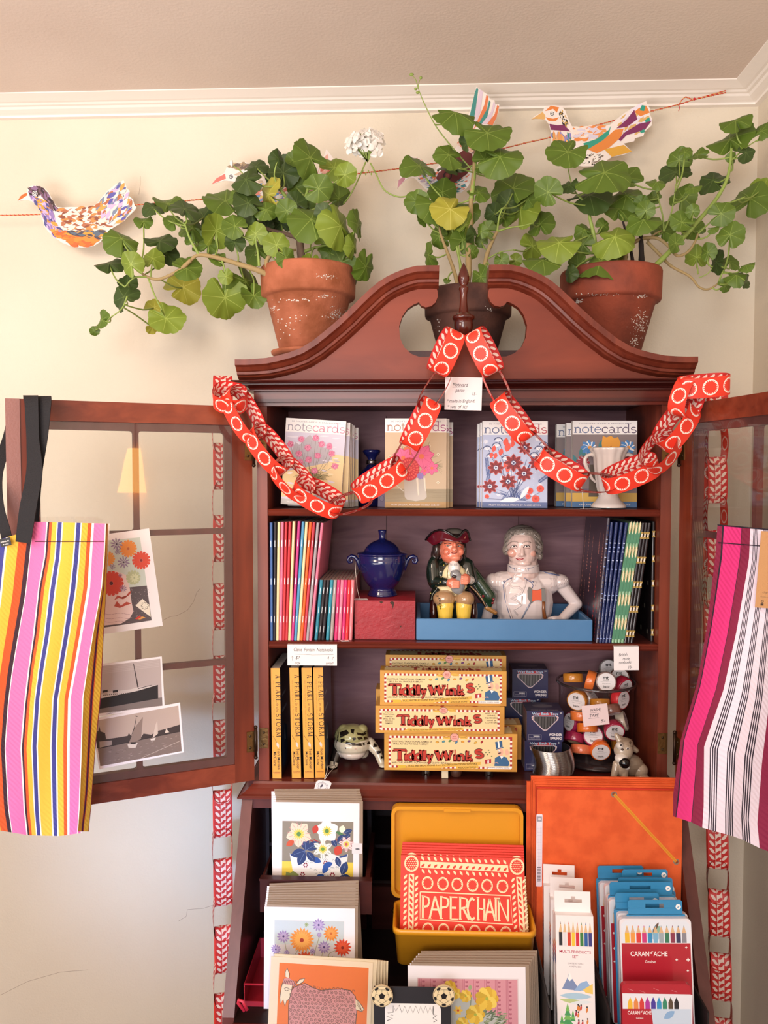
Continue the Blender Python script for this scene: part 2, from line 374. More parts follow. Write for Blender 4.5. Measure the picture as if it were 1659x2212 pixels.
# hairline cracks in the plaster
M_crk=mat('#a89684',.9)
b=MB(Matrix.Translation((0,YW,0)))
for seg in ([(345,1355),(352,1340),(368,1332),(382,1330),(392,1325),(405,1318),(418,1300),(425,1280),(432,1272)],[(0,2150),(60,2120),(130,2100),(190,2095)],[(385,1990),(402,1980),(405,1965),(440,1962),(462,1955)],[(300,420),(303,400),(303,380)],[(1200,150),(1215,170),(1232,160)]):
    q=[T(x,y,YW) for x,y in seg]; b.line([(a.x,a.z) for a in q],.0009,M_crk)
o=build(b,'wall_crack',kind='structure')
# ------------------------------------------------------------ secretary cabinet
YF=1.48; YB=1.735
W_fr=wood('mahogany_front','#843c28','#5e2518',(1,1,14),16,.4,.1)
W_h=wood('mahogany_horizontal','#7a3324','#521d15',(14,1,1),16)
W_ped=wood('mahogany_pediment','#8f4029','#6c2b1b',(9,1,2.5),12,.45,.05)
W_dark=wood('mahogany_dark','#5a2019','#3c1310',(14,1,1),16,.35,.2)
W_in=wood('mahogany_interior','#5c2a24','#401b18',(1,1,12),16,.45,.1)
W_back=wood('plywood_back','#a27a80','#7a5660',(7,1,1.2),9,.6,0,2.2)
W_desk=wood('desk_side_wood','#6b3a34','#512722',(1,1,10),14,.4,.2)
cab=thing('secretary_cabinet','tall mahogany secretary cabinet with broken swan-neck pediment and glazed doors wide open','cabinet',(XC,1.6,0))
def CL(px,py,Y=1.45): p=T(px,py,Y); return (p.x-XC,p.z)
HW=.376
z_op=T(1003,876,YF).z; z_cor=T(1003,819,YF-.035).z; z_fr0=T(1003,845,YF).z; z_sh1=T(1003,1100,YF).z; z_sh2=T(1003,1389,YF).z; z_fl=T(1003,1692,YF).z
z_wst=T(1003,1728,YF-.02).z; z_base=z_fl
# sides with stiles
for sgn in (-1,1):
    b=MB(); x0,x1=sorted((XC+sgn*HW,XC+sgn*(HW-.019))); b.box(x0,x1,YF,YB,z_fl,z_fr0,W_in if False else W_fr)
    b.box(min(x1,x0)+.001,max(x0,x1)-.001,YB,YB+.004,z_fl,z_fr0,W_fr); build(b,'side_panel',cab)
    # dark shelf-pin strip inside
b=MB(); b.box(XC-HW+.019,XC+HW-.019,YB-.006,YB,z_fl,z_fr0,W_back)
for xx in (835,1120):
    for za,zz in ((z_sh1,z_op),(z_sh2,z_sh1-.02)):
        x=T(xx,1000,YB).x; b.box(x-.0007,x+.0007,YB-.0068,YB-.006,za,zz,mat('#5a4044',.8))
build(b,'back_panel',cab)
def mold(b,x0,x1,prof,m):
    "horizontal moulding: profile (y,z) swept from x0 to x1 with mitred returns"
    n=len(prof); P=[]
    for (y,z) in prof: P.append((x0-(YF-y),y,z))
    for (y,z) in prof: P.append((x1+(YF-y),y,z))
    b.raw(P,[(i,i+n,(i+1)%n+n,(i+1)%n) for i in range(n-1)]+[tuple(range(n))[::-1]+(),tuple(range(n,2*n))],m,False)
    # returns down the sides
    for sgn,xx in ((-1,x0),(1,x1)):
        Q=[(xx+sgn*(YF-y),y,z) for y,z in prof]+[(xx+sgn*(YF-y),YB,z) for y,z in prof]
        f=[(i,(i+1)%n,(i+1)%n+n,i+n) for i in range(n-1)]
        b.raw(Q,f if sgn<0 else [q[::-1] for q in f],m)
for i,z in enumerate((z_sh1,z_sh2)):
    b=MB(); t=.0125
    b.box(XC-HW+.0195,XC+HW-.0195,YF+.012,YB-.007,z-t,z,W_in)
    P=[]; pr=[(YF+.012,z),(YF+.004,z-.0005),(YF+.001,z-.003),(YF+.003,z-.006),(YF,z-.009),(YF+.003,z-.0125),(YF+.012,z-t)]
    Q=[(XC-HW+.0195,y,zz) for y,zz in pr]+[(XC+HW-.0195,y,zz) for y,zz in pr]; n=len(pr)
    b.raw(Q,[(j,j+n,j+1+n,j+1) for j in range(n-1)]+[tuple(range(n)),tuple(range(n,2*n))],W_h,False)
    build(b,'shelf',cab)
# frieze and cornice
b=MB(); b.box(XC-HW-.004,XC+HW+.004,YF-.004,YF+.02,z_op,z_fr0+.002,W_h)
b.box(XC-HW-.008,XC+HW+.008,YF-.010,YF,z_op+.006,z_op+.012,W_dark)
b.box(XC-HW+.019,XC+HW-.019,YF+.02,YB,z_fr0-.016,z_fr0,W_in)
build(b,'frieze',cab)
b=MB(); z0=z_fr0; h=z_cor-z0
mold(b,XC-HW,XC+HW,[(YF,z0),(YF-.014,z0),(YF-.014,z0+.15*h),(YF-.010,z0+.2*h),(YF-.012,z0+.35*h),(YF-.018,z0+.5*h),(YF-.026,z0+.62*h),(YF-.026,z0+.7*h),(YF-.036,z0+.78*h),(YF-.040,z0+.88*h),(YF-.038,z0+h),(YF,z0+h)],W_dark)
b.box(XC-HW,XC+HW,YF,YB,z_cor-.012,z_cor,W_dark)
build(b,'cornice',cab)
# pediment
YPM=YF-.035
TP=[(507,776),(530,776),(550,775),(575,773),(599,768),(625,761),(649,752),(675,736),(699,717),(724,696),(749,673),(775,647),(798,625),(817,609),(836,597),(855,588),(873,581),(887,577),(900,574),(925,573),(949,573)]
tp=[CL(x,y,YPM) for x,y in TP]
def offs(cv,d):
    r=[]
    for i,p in enumerate(cv):
        a=cv[max(0,i-1)];c=cv[min(len(cv)-1,i+1)]; dx,dz=c[0]-a[0],c[1]-a[1]; l=math.hypot(dx,dz); r.append((p[0]+dz/l*d,p[1]-dx/l*d))
    return r
pr=[(.06,0),(0,0),(0,.010),(.003,.0115),(.006,.013),(.012,.019),(.016,.0205),(.017,.025),(.022,.0265),(.024,.029),(.029,.031),(.035,.033)]
b=MB()
for sgn in (-1,1):
    rows=[]
    for y,d in pr: rows.append([(XC-sgn*p[0],YPM+y,p[1]) for p in offs(tp,d)])
    n=len(tp)
    P=[q for r in rows for q in r]; Fs=[(j*n+i,j*n+i+1,(j+1)*n+i+1,(j+1)*n+i) for j in range(len(rows)-1) for i in range(n-1)]
    if sgn>0: Fs=[f[::-1] for f in Fs]
    b.raw(P,Fs,W_fr,False)
    e=[r[-1] for r in rows]; b.raw(e,[tuple(range(len(e)))],W_fr); e=[r[0] for r in rows]; b.raw(e,[tuple(range(len(e)))],W_fr)
    # back fill of moulding
    r1=rows[0]; rl=rows[-1]; P=r1+[(a,YPM+.06,c) for a,_,c in rl]; b.raw(P,[(i,i+1,n+i+1,n+i) for i in range(n-1)],W_fr)
for i in range(len(b.sm)): b.sm[i]=False
build(b,'pediment_moulding',cab)
low=offs(tp,.032)
hole=[CL(x,y,YF) for x,y in [(940,618),(945,628),(946,640),(941,653),(932,661),(920,664),(910,660),(905,653),(893,658),(880,667),(869,683),(862,705),(864,730),(873,750),(888,764),(906,771),(925,771),(943,764),(958,752),(972,736),(982,722)]]
half=[(low[0][0]+.01,z_cor-.001)]+[p for p in low[1:-1]]+hole+[(0,T(1003,719,YF).z),(0,z_cor-.001)]
b=MB()
for sgn in (1,-1): b.prism([(XC+sgn*x,z) for x,z in half],YF,YF+.018,W_ped)
build(b,'pediment_board',cab)
b=MB(); zt=lambda y:T(1002,y,1.44).z
s_=1/1215.
prof=[(12,722),(17,717),(21,708),(22,698),(21,688),(24,686),(26,682),(25,678),(17,675),(12,668),(9,655),(7.5,640),(8,630),(9,624),(10.5,621),(11,616),(9,613),(7,611),(10,606),(12.5,598),(12.5,592),(10,582),(6,571),(2.5,564),(0.2,560)]
b.lathe([(r*s_,zt(y)) for r,y in prof],wood('finial_wood','#6d2c1c','#3f150f',(1,1,6),14,.22,.6),(XC,1.462,0),28)
build(b,'finial',cab)
# hidden riser carrying the plant pots, behind the pediment
z_rise=T(665,772,1.62).z
b=MB(); b.box(T(655,772,1.55).x,T(1345,772,1.55).x,1.545,1.74,z_cor,z_rise,W_in); build(b,'top_riser',cab)
# waist moulding and ledge
DW=.404
b=MB(); z1=z_fl; z2=z_wst
mold(b,XC-HW-.005,XC+HW+.005,[(YF+.02,z1),(YF-.004,z1),(YF-.006,z1-.004),(YF-.012,z1-.010),(YF-.022,z1-.018),(YF-.026,z1-.020),(YF-.030,z1-.024),(YF-.030,z2+.002),(YF-.026,z2),(YF+.02,z2)],W_h)
b.box(XC-HW-.02,XC+HW+.02,YF-.002,YB,z_fl-.012,z_fl-.0005,W_dark)
build(b,'waist_moulding',cab)
# desk body with slanted sides
z_bot=.703; Yb_=1.295; Yt=1.462
b_=[(Yt,z2),(1.46+.0,z2-.002),(Yb_,z_bot),(Yb_,.02),(YB,.02),(YB,z2)]
for sgn in (-1,1):
    b=MB(); x0,x1=sorted((XC+sgn*DW,XC+sgn*(DW-.020))); n=len(b_)
    P=[(x0,y,z) for y,z in b_]+[(x1,y,z) for y,z in b_]
    b.raw(P,[tuple(range(n)),tuple(range(2*n-1,n-1,-1))]+[(i,i+n,(i+1)%n+n,(i+1)%n) for i in range(n)],W_desk); build(b,'desk_side',cab)
b=MB(); b.box(XC-DW+.02,XC+DW-.02,Yt,Yt+.02,z2-.022,z2,W_desk); build(b,'desk_rail',cab)
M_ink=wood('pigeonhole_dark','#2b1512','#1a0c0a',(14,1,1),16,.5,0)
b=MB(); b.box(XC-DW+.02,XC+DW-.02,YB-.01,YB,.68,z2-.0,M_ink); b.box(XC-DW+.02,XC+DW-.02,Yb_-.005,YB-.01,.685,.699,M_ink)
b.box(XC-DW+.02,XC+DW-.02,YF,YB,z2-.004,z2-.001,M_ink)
build(b,'desk_interior',cab)
b=MB()
xs=[T(x,1900,1.62).x for x in (585,700,800,905,1010,1115,1220,1330)]
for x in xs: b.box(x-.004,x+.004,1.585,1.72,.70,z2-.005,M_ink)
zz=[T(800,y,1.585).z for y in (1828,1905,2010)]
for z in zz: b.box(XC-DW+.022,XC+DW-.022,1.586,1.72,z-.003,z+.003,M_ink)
build(b,'pigeonhole',cab)
M_drw=wood('pigeonhole_drawer','#4a201b','#34130f',(14,1,1),16,.4,.1)
for i in range(len(xs)-1):
    for (za,zb_) in ((zz[1],zz[2]),):
        b=MB(); b.box(xs[i]+.005,xs[i+1]-.005,1.575,1.60,zb_+.004,za-.004,M_drw); b.ball(((xs[i]+xs[i+1])/2,1.57,(za+zb_)/2),.005,mat('#9a7a3a',.3,1),8); build(b,'pigeonhole_drawer',cab)
b=MB(); b.box(XC-DW+.02,XC+DW-.02,1.12,Yb_-.006,z_bot-.022,z_bot-.004,W_dark); build(b,'writing_flap',cab)
b=MB(); b.box(XC-DW+.02,XC+DW-.02,Yb_+.005,Yb_+.025,.06,.66,W_h)
build(b,'desk_front',cab)
# ------------------------------------------------------------ doors
W_door=wood('door_mahogany','#8a3e26','#602213',(14,1,1),16,.3,.3)
W_doorv=wood('door_mahogany_upright','#7c331d','#521b0e',(1,1,14),16,.3,.3)
W_munt=wood('muntin_wood','#704540','#5a322e',(1,1,10),16,.5,0)
GLASS=thinglass('door_glass',(.93,.93,.92),.035)
M_brass=mat('#7a5a34',.35,.9,bump=(200,.3))
z_dt=T(549,879,1.465).z; z_db=T(549,1684,1.465).z
def rrect(x0,z0,x1,z1,r,n=4):
    o=[]
    for cx,cz,a in ((x1-r,z1-r,0),(x0+r,z1-r,90),(x0+r,z0+r,180),(x1-r,z0+r,270)):
        for i in range(n+1): t=R(a+90*i/n); o.append((cx+r*math.cos(t),cz+r*math.sin(t)))
    return o
def make_door(hx,hy,dirv,W,lab):
    "s runs along the door from the hinge, local -y is the face towards the camera"
    d=Vector((dirv[0],dirv[1],0)).normalized(); nrm=Vector((-d.y,d.x,0)) # candidate normal
    if nrm.dot(Vector((0,0,0))-Vector((hx,hy,0)))>0: nrm=-nrm   # nrm = away from camera (thickness direction)
    M=Matrix(((d.x,nrm.x,0,hx),(d.y,nrm.y,0,hy),(0,0,1,0),(0,0,0,1)))
    H0,H1=z_db,z_dt; st=.036; rl=.034
    b=MB(M); th=.02
    b.box(0,st,0,th,H0,H1,W_doorv); b.box(W-st,W-.0215,0,th,H0,H1,W_doorv)
    b.prism([(W-.0215,H0),(W,H0),(W,H1),(W-.0215,H1)],-.002,th,mat('#8a5c55',.45,bump=(300,.2)))  # meeting lip: paler pinkish colour stands in for the sky's reflection
    b.box(st,W-st,0,th,H0,H0+rl,W_door); b.box(st,W-st,0,th,H1-rl,H1,W_door)
    door=build(b,'cabinet_door',cab,label=lab)
    # inner frame and muntins: plate with rounded holes
    b=MB(M); x0,x1=st,W-st; za,zb=H0+rl,H1-rl; fr=.014; mw=.010
    hs=zb-za-2*fr-2*mw; hh=[hs*.30,hs*.40,hs*.30]; cw=(x1-x0-2*fr-mw)/2
    y0,y1=.004,.016
    zs=[zb-fr]
    for k in range(3): zs.append(zs[-1]-hh[k]-(mw if k<2 else 0))
    b.box(x0,x0+fr,y0,y1,za,zb,W_munt); b.box(x1-fr,x1,y0,y1,za,zb,W_munt); b.box(x0+fr,x1-fr,y0,y1,zb-fr,zb,W_munt); b.box(x0+fr,x1-fr,y0,y1,za,za+fr,W_munt)
    xm=(x0+x1)/2; b.box(xm-mw/2,xm+mw/2,y0+.001,y1,za+fr,zb-fr,W_munt)
    z=zb-fr
    for k in range(3):
        z-=hh[k]
        if k<2: b.box(x0+fr,x1-fr,y0+.001,y1,z-mw,z,W_munt); z-=mw
    # rounded corner fillets
    z=zb-fr
    for k in range(3):
        for (a,c) in ((x0+fr,xm-mw/2),(xm+mw/2,x1-fr)):
            for cx,cz,sx,sz in ((a,z,1,-1),(c,z,-1,-1),(a,z-hh[k],1,1),(c,z-hh[k],-1,1)):
                r=.005; pts=[(cx,cz)]+[(cx+sx*(r-r*math.cos(R(t))),cz+sz*(r-r*math.sin(R(t)))) for t in (0,22,45,67,90)]
                b.prism(pts,y0+.001,y1,W_munt)
        z-=hh[k]+mw
    build(b,'muntin_frame',door)
    b=MB(M); b.box(x0+.001,x1-.001,.001,.0032,za+.001,zb-.001,GLASS); build(b,'glass_pane',door)
    for zc_ in (T(549,972,1.465).z,T(549,1600,1.465).z):
        b=MB(M); b.box(-.006,.014,-.0015,0,zc_-.019,zc_+.019,M_brass); b.box(-.03 if False else -.002,.0,-.002,.012,zc_-.019,zc_+.019,M_brass)
        b.M=Matrix(); b.tube([(hx-.004*(1 if hx>0 else -1),hy-.006,zc_-.026),(hx-.004*(1 if hx>0 else -1),hy-.006,zc_+.026)],.0028,mat('#3a2a20',.4,.8),8)
        b.ball((hx-.004*(1 if hx>0 else -1),hy-.006,zc_-.028),.0038,mat('#3a2a20',.4,.8),8); b.ball((hx-.004*(1 if hx>0 else -1),hy-.006,zc_+.028),.0038,mat('#3a2a20',.4,.8),8)
        b.M=M
        for q in (-.011,.011): b.ball((.008,-.0018,zc_+q),(.0028,.001,.0028),mat('#4b3a28',.4,.8),8)
        build(b,'hinge',door)
    return M
MDL=make_door(XC-HW-.005,1.462,(-.903,-.43),.405,'left glazed door swung open flat towards the wall')
MDR=make_door(XC+HW+.009,1.462,(math.sin(R(13)),-math.cos(R(13))),.405,'right glazed door swung open towards the viewer')
for zc_ in (T(1003,1600,YF).z,T(1003,972,YF).z):
    for sgn in (-1,1):
        b=MB(); x0,x1=sorted((XC+sgn*(HW-.001),XC+sgn*(HW-.018))); b.box(x0,x1,YF-.0012,YF,zc_-.019,zc_+.019,M_brass)
        for q in (-.011,.011): b.ball(((x0+x1)/2,YF-.0015,zc_+q),(.0025,.001,.0025),mat('#4b3a28',.4,.8),8)
        build(b,'hinge_plate',cab)
# ------------------------------------------------------------ helpers for flat goods
def MM(x,y,z,roll=0,yaw=0,lean=0,pivot=None):
    "matrix whose x,z units are millimetres; roll in the picture plane, yaw about z, lean back about x (degrees)"
    return Matrix.Translation((x,y,z))@Matrix.Rotation(R(yaw),4,'Z')@Matrix.Rotation(R(-lean),4,'X')@Matrix.Rotation(R(roll),4,'Y')@Matrix.Diagonal((.001,1,.001,1))
def mm(a,b,Y,y=1400): return (T(b,y,Y).x-T(a,y,Y).x)*1000
PAGE=mat('#c9bfb8',.8,bump=(1500,.3)); M_str=mat('#e4ddd4',.8)
# ------------------------------------------------------------ notecard packs
c_=lambda h,r=.55:mat(h,r)
def head(b,w,h,c1,c2,foot=None,ftxt='',bandh=0):
    b.rect(0,h-25.5,w,h,WHITE); b.text('10 NOTECARDS & ENVELOPES',w/2,h-6.5,3.6,c_('#8f8a99'),'C',width=w*.82)
    b.serif('note',2.5,h-22.5,17,c_(c1),width=w*.42,th=.105,gap=.03); b.serif('cards',2.5+w*.43,h-22.5,17,c_(c2),width=w*.54,th=.105,gap=.03)
    if foot: b.rect(0,0,w,10.5,c_(foot)); b.text(ftxt,w/2,3.6,4.2,c_('#e6e2e4'),'C',width=w*.8)
def art_allium(b,w,h):
    r=random.Random(1); b.rect(0,0,w,h,c_('#cfcbdc'))
    for i in range(14):
        x=r.uniform(0,w-24); y=r.uniform(95,134); b.leaf2(x,y,r.uniform(14,28),r.uniform(1.5,3.5),r.uniform(-.1,.1),c_('#e2deea'))
    b.poly([(0,14),(w,14),(w,97),(92,99),(86,92),(70,88),(40,82),(15,72),(0,60)],c_('#e8ce9a'))
    b.poly([(8,62),(14,100),(20,118),(28,112),(38,126),(46,133),(54,124),(60,128),(68,112),(82,108),(90,90),(80,82),(50,74)],c_('#b5aeb6'))
    for i in range(40): x=r.uniform(12,84); y=r.uniform(75,112); b.line([(x,y),(x+r.uniform(-1,2),y+r.uniform(6,12))],.35,c_('#938d97'))
    for i in range(12): x=r.uniform(70,w-8); b.leaf2(x-6,r.uniform(60,94),r.uniform(7,14),2.4,r.uniform(-.2,.2),c_(r.choice(['#f0ddb5','#dcd6e2','#bcb4be'])))
    for i in range(18): x=r.uniform(0,w-14); b.leaf2(x,r.uniform(16,60),r.uniform(10,20),4,r.uniform(-.3,.3),c_(r.choice(['#ebe3e0','#dbd2dc','#e9cf97'])))
    b.leaf2(4,22,56,15,.1,c_('#c2bbc4')); b.leaf2(58,20,48,14,-.05,c_('#a39d9c'))
    for k in range(7): b.line([(8+k*13,15),(14+k*13,20+3*math.sin(k)),(26+k*13,24)],.5,c_('#77717a'))
    flw=[(497,412),(670,385),(370,478),(580,510),(742,458),(838,478),(870,565),(705,598),(480,590),(600,655),(500,690),(918,712),(680,785)]
    fl=[((x-300)/6.47,(1210-y)/6.47) for x,y in flw]
    for x,y in fl: b.line([(x,y),(x*.85+52*.15,y*.5+35),(x*.35+54*.65,60),(54,52)],.6,c_('#7d7763'))
    for i in range(70):
        a=R(r.uniform(-10,190)); l=r.uniform(12,34); x0=54+r.uniform(-14,14); b.line([(x0,50),(x0+l*.5*math.cos(a),50+l*.6*abs(math.sin(a))),(x0+l*math.cos(a),52+l*.6*math.sin(a))],.5,c_(r.choice(['#7f7a45','#a6975c','#5e5b3c'])))
    for x,y in fl:
        for k in range(26): a=r.uniform(0,2*PI); b.line([(x,y),(x+7.2*math.cos(a),y+7.2*math.sin(a))],.35,c_('#c7547f'))
        b.ell(x,y,5.6,5.6,c_('#dd7da0'),14)
        for k in range(16): a=r.uniform(0,2*PI); q=r.uniform(0,5); b.ell(x+q*math.cos(a),y+q*math.sin(a),.7,.7,c_(r.choice(['#b84a74','#f0a8c0'])),5)
    head(b,w,h,'#a09aa9','#d68fa8','#b7b4b0','FROM ORIGINAL PRINTS BY ANGIE LEWIN')
def art_cosmos(b,w,h):
    r=random.Random(2); b.rect(0,0,w,h,c_('#cdb596')); b.rect(0,10,w,34,c_('#a39478')); 
    for i in range(22): y=r.uniform(11,33); x=r.uniform(0,w-24); b.line([(x,y),(x+24,y+.4)],.25,c_('#8f8166'))
    for x,y in ((96,97),(96,46),(9,92),(80,112)): b.ell(x,y,2.9,2.9,c_('#efe6cf'),4); b.ell(x,y,1.4,1.4,c_('#8a7d5c'),4)
    for i in range(34):
        a=R(r.uniform(20,160)); x0=r.uniform(25,80); y0=r.uniform(85,105); l=r.uniform(10,22); b.line([(x0,y0),(x0+l*.5*math.cos(a),y0+l*.6*math.sin(a)),(x0+l*math.cos(a)+3,y0+l*.8*math.sin(a))],1,c_('#7c7554'),True)
    for i in range(12): a=R(r.uniform(-50,50)); b.line([(86,78),(92+6*math.cos(a),76+9*math.sin(a)),(99+6*math.cos(a),74+18*math.sin(a))],.9,c_('#7c7554'),True)
    b.poly([(34,62),(36,20),(40,15),(56,12),(72,15),(76,20),(72,62)],c_('#c5bcb2')); b.line([(34,30),(24,38),(17,46),(12,52)],1.4,c_('#d8d2c6')); b.poly([(56,58),(60,58),(62,24),(60,22)],c_('#efe0cc')); b.poly([(70,54),(73,54),(74,30),(73,30)],c_('#efe0cc'))
    pk=c_('#ef6f9c'); pl=c_('#c43c74')
    b.ell(46,101,14,12,c_('#e8714e'),18)
    for cx,cy,rr,k,a0 in ((66,93,24,8,.2),(33,90,20,7,1.0),(85,72,13,6,.5),(72,67,9,5,.9)):
        b.petals(cx,cy,rr,k,pl,.62,.05,a0); b.petals(cx,cy,rr*.96,k,pk,.56,.08,a0,c_('#d8497f'),.5); b.ell(cx,cy,rr*.2,rr*.2,c_('#ef7a50'),10)
    b.ell(44,70,18,21,c_('#d8404a'),24)
    for q in range(6):
        for k in range(9+q*3): a=2*PI*k/(9+q*3)+q*.3; b.leaf2(44+(2+q*2.6)*math.cos(a),70+(2+q*3)*math.sin(a),4.5,2.2,a,c_(['#ef6a5e','#c8323e'][q%2]),4)
    b.petals(64,58,7,7,c_('#9b7fc4'),.6,0,.1)
    head(b,w,h,'#b0806a','#b05a90','#b99563','FROM ORIGINAL PRINTS BY VANESSA LUBACH')
def art_seed(b,w,h):
    r=random.Random(3); b.rect(0,0,w,h,c_('#b9c3de'))
    for i in range(90): b.ell(r.uniform(3,w-3),r.uniform(14,134),.7,.7,c_('#dfe3f0'),6)
    for i in range(12):
        x,y=r.uniform(5,w-5),r.uniform(18,130); b.petals(x,y,5,11,c_('#e6e8f2'),.22,.05)
    nv=c_('#3d4a78'); 
    for x,y in ((27,128),(8,112),(24,118),(96,112),(104,120),(88,100),(14,98),(40,94)):
        b.line([(x,y),(x+(54-x)*.3,y-25),(54,30)],.7,nv)
        for k in range(11): a=R(20+14*k); b.line([(x,y-4),(x+7*math.cos(a),y-4+7*math.sin(a))],.8,c_('#eef0f6')); b.ell(x+7.4*math.cos(a),y-4+7.4*math.sin(a),.8,1.4,nv,6)
    for i in range(30):
        a=R(r.uniform(15,165)); l=r.uniform(15,34); b.line([(54+r.uniform(-22,22),14),(54+l*.6*math.cos(a),14+l*.7*math.sin(a)),(54+l*1.4*math.cos(a),14+l*math.sin(a))],1.2,c_('#54669a'),True)
    for (x0,y0,a) in ((8,45,80),(96,48,40),(10,60,95)):
        for k in range(14): 
            t=k*2.4; x=x0+t*math.cos(R(a)); y=y0+t*math.sin(R(a)); b.leaf2(x,y,5,1.6,R(a+45),c_('#54669a'),4); b.leaf2(x,y,5,1.6,R(a-45),c_('#54669a'),4)
    for i in range(7): b.line([(52+r.uniform(-5,5),15),(40+i*5,50),(30+i*9,90)],.7,nv)
    for x,y,s_ in ((18,110,5),(30,104,5.5),(41,113,7),(38,123,6),(14,98,4.5),(21,97,4.5),(50,119,5),(42,72,5),(38,80,4.5),(50,128,5)): b.leaf2(x,y-s_*1.2,s_*2.6,s_*1.5,R(78),c_('#e55a4c'))
    for x,y,s_ in ((23,75,14),(53,84,16.5),(71,64,14.5),(44,49,14.5),(13,40,13.5),(72,112,12),(92,84,13)):
        b.petals(x,y,s_+.8,8,c_('#e0706a'),.5,.05); b.petals(x,y,s_,8,c_('#8c2f33'),.44,.05,0,c_('#4f1a20'),.6); b.ell(x,y,4.6,4.6,c_('#3a4370'),12)
        for k in range(7): a=2*PI*k/7; b.ell(x+2.8*math.cos(a),y+2.8*math.sin(a),1.2,1.2,c_('#e8e8f2'),6)
    for x,y,s_ in ((81,32,5.8),(99,36,6.4),(78,21,4.4),(91,17,6.8),(8,21,4)): b.line([(x,y-s_),(70,14)],.5,nv); b.ell(x,y,s_,s_,c_('#e55a4c'),16); b.petals(x,y+.5,s_*.5,6,c_('#8c2f33'),.2,0)
    b.leaf2(30,12,34,10,.15,c_('#e9ecf4')); b.leaf2(64,16,30,8,1.0,c_('#e9ecf4'))
    head(b,w,h,'#5f6c93','#b7485c','#64739f','FROM ORIGINAL PRINTS BY ANGIE LEWIN')
def art_tulip(b,w,h):
    r=random.Random(4); b.rect(0,0,w,h,c_('#86797a')); b.rect(0,11,w,27,c_('#d7b058')); 
    for i in range(10): b.line([(r.uniform(0,w-30),30+i*.6),(r.uniform(w-30,w),30+i*.6)],1,c_('#6f6478'))
    b.poly([(30,80),(28,20),(78,20),(80,80)],c_('#5f5348'))
    for x,y,a in ((12,96,70),(20,92,95),(88,104,80),(46,108,75),(95,80,60),(8,80,110)): b.leaf2(x,y,20,7,R(a),c_('#3f7f86'))
    for cx,cy in ((30,112),(100,86),(96,112)):
        for k in range(8): a=k*.78; b.leaf2(cx-2,cy,15,8,a,c_('#4a86c4')); b.leaf2(cx-1,cy,13,4,a+.35,c_('#eef0f4'))
        b.ell(cx,cy,3.4,3.4,c_('#e59a3c'),8)
    for cx,cy in ((18,84),(90,92)):
        for k in range(9): a=k*.7; b.leaf2(cx,cy,13,7,a,c_('#a8293c')); b.leaf2(cx,cy,11,3,a+.35,c_('#ece4e8'))
    b.poly([(50,120),(52,102),(62,96),(74,97),(80,108),(82,122),(78,132),(72,129),(66,134),(58,131),(52,134)],c_('#e9a23c')); b.poly([(54,112),(56,101),(66,98),(76,102),(70,112),(64,104),(60,114)],c_('#c8363c'))
    b.line([(60,105),(66,115),(72,104)],1,c_('#7a1f2c'))
    head(b,w,h,'#5d6d96','#5a4a68','#4f78a8','FROM ORIGINAL PRINTS')
pk_groups=[]
def pack(x0,ytop,x1,Y,z,art,roll,lab,grp,lean=2.2,full=True,yaw=0):
    w=mm(x0,x1,Y,1000); h=(T(x0,ytop,Y).z-z)*1000/math.cos(R(lean))
    th=.0115
    b=MB(MM(T(x0,1000,Y).x,Y,z+.0006+max(0,w/1000*math.sin(R(roll)))+th*math.sin(R(lean)),roll,yaw,lean))
    b.box(0,w,.0004,th,0,h,PAGE); b.box(-.3,w+.3,th,th+.0004,0,h,WHITE)
    b.M=b.M@Matrix.Diagonal((w/111,1,h/162,1)); art(b,111,162)
    return build(b,'notecard_pack',label=lab,cat='notecards',group=grp)
GP='notecard packs on the top shelf'
pack(606,911,736,1.515,z_sh1,art_allium,3.6,'notecard pack with pink globe flowers on grass, frontmost in the left stack',GP)
for i,(dx,l) in enumerate(((9,'second from the front'),(13,'third from the front'),(17,'fourth from the front'),(22,'fifth from the front'))):
    pack(612+dx,914+i*2,742+dx,1.515+.0125*(i+1),z_sh1,art_allium,1.6-.4*i,'pink globe flower notecard pack, %s, mostly hidden but for its page edge'%l,GP)
pack(643,925,773,1.585,z_sh1,art_allium,.3,'pink globe flower notecard pack at the very back of the left stack',GP)
pack(831,905,964,1.515,z_sh1,art_cosmos,.2,'notecard pack with pink cosmos in a grey jug, frontmost',GP)
pack(838,906,970,1.528,z_sh1,art_cosmos,.2,'pink cosmos notecard pack directly behind the front one, only its edge showing',GP)
pack(850,913,978,1.556,z_sh1,art_cosmos,.3,'pink cosmos notecard pack at the back with only the letter s showing',GP)
pack(1042,911,1183,1.515,z_sh1,art_seed,.2,'notecard pack with dark red star flowers on pale blue, frontmost',GP)
pack(1037,914,1176,1.528,z_sh1,art_seed,.2,'red star flower notecard pack directly behind the front one, left edge showing',GP)
pack(1031,917,1168,1.545,z_sh1,art_seed,.2,'red star flower notecard pack at the back of its stack',GP)
pack(1237,910,1377,1.548,z_sh1,art_tulip,.1,'notecard pack with orange tulip print, frontmost, behind the white vase',GP)
pack(1223,915,1358,1.562,z_sh1,art_tulip,.3,'orange tulip notecard pack in the middle of its stack',GP)
pack(1202,918,1335,1.585,z_sh1,art_tulip,.3,'orange tulip notecard pack at the back, standing out on the left',GP)
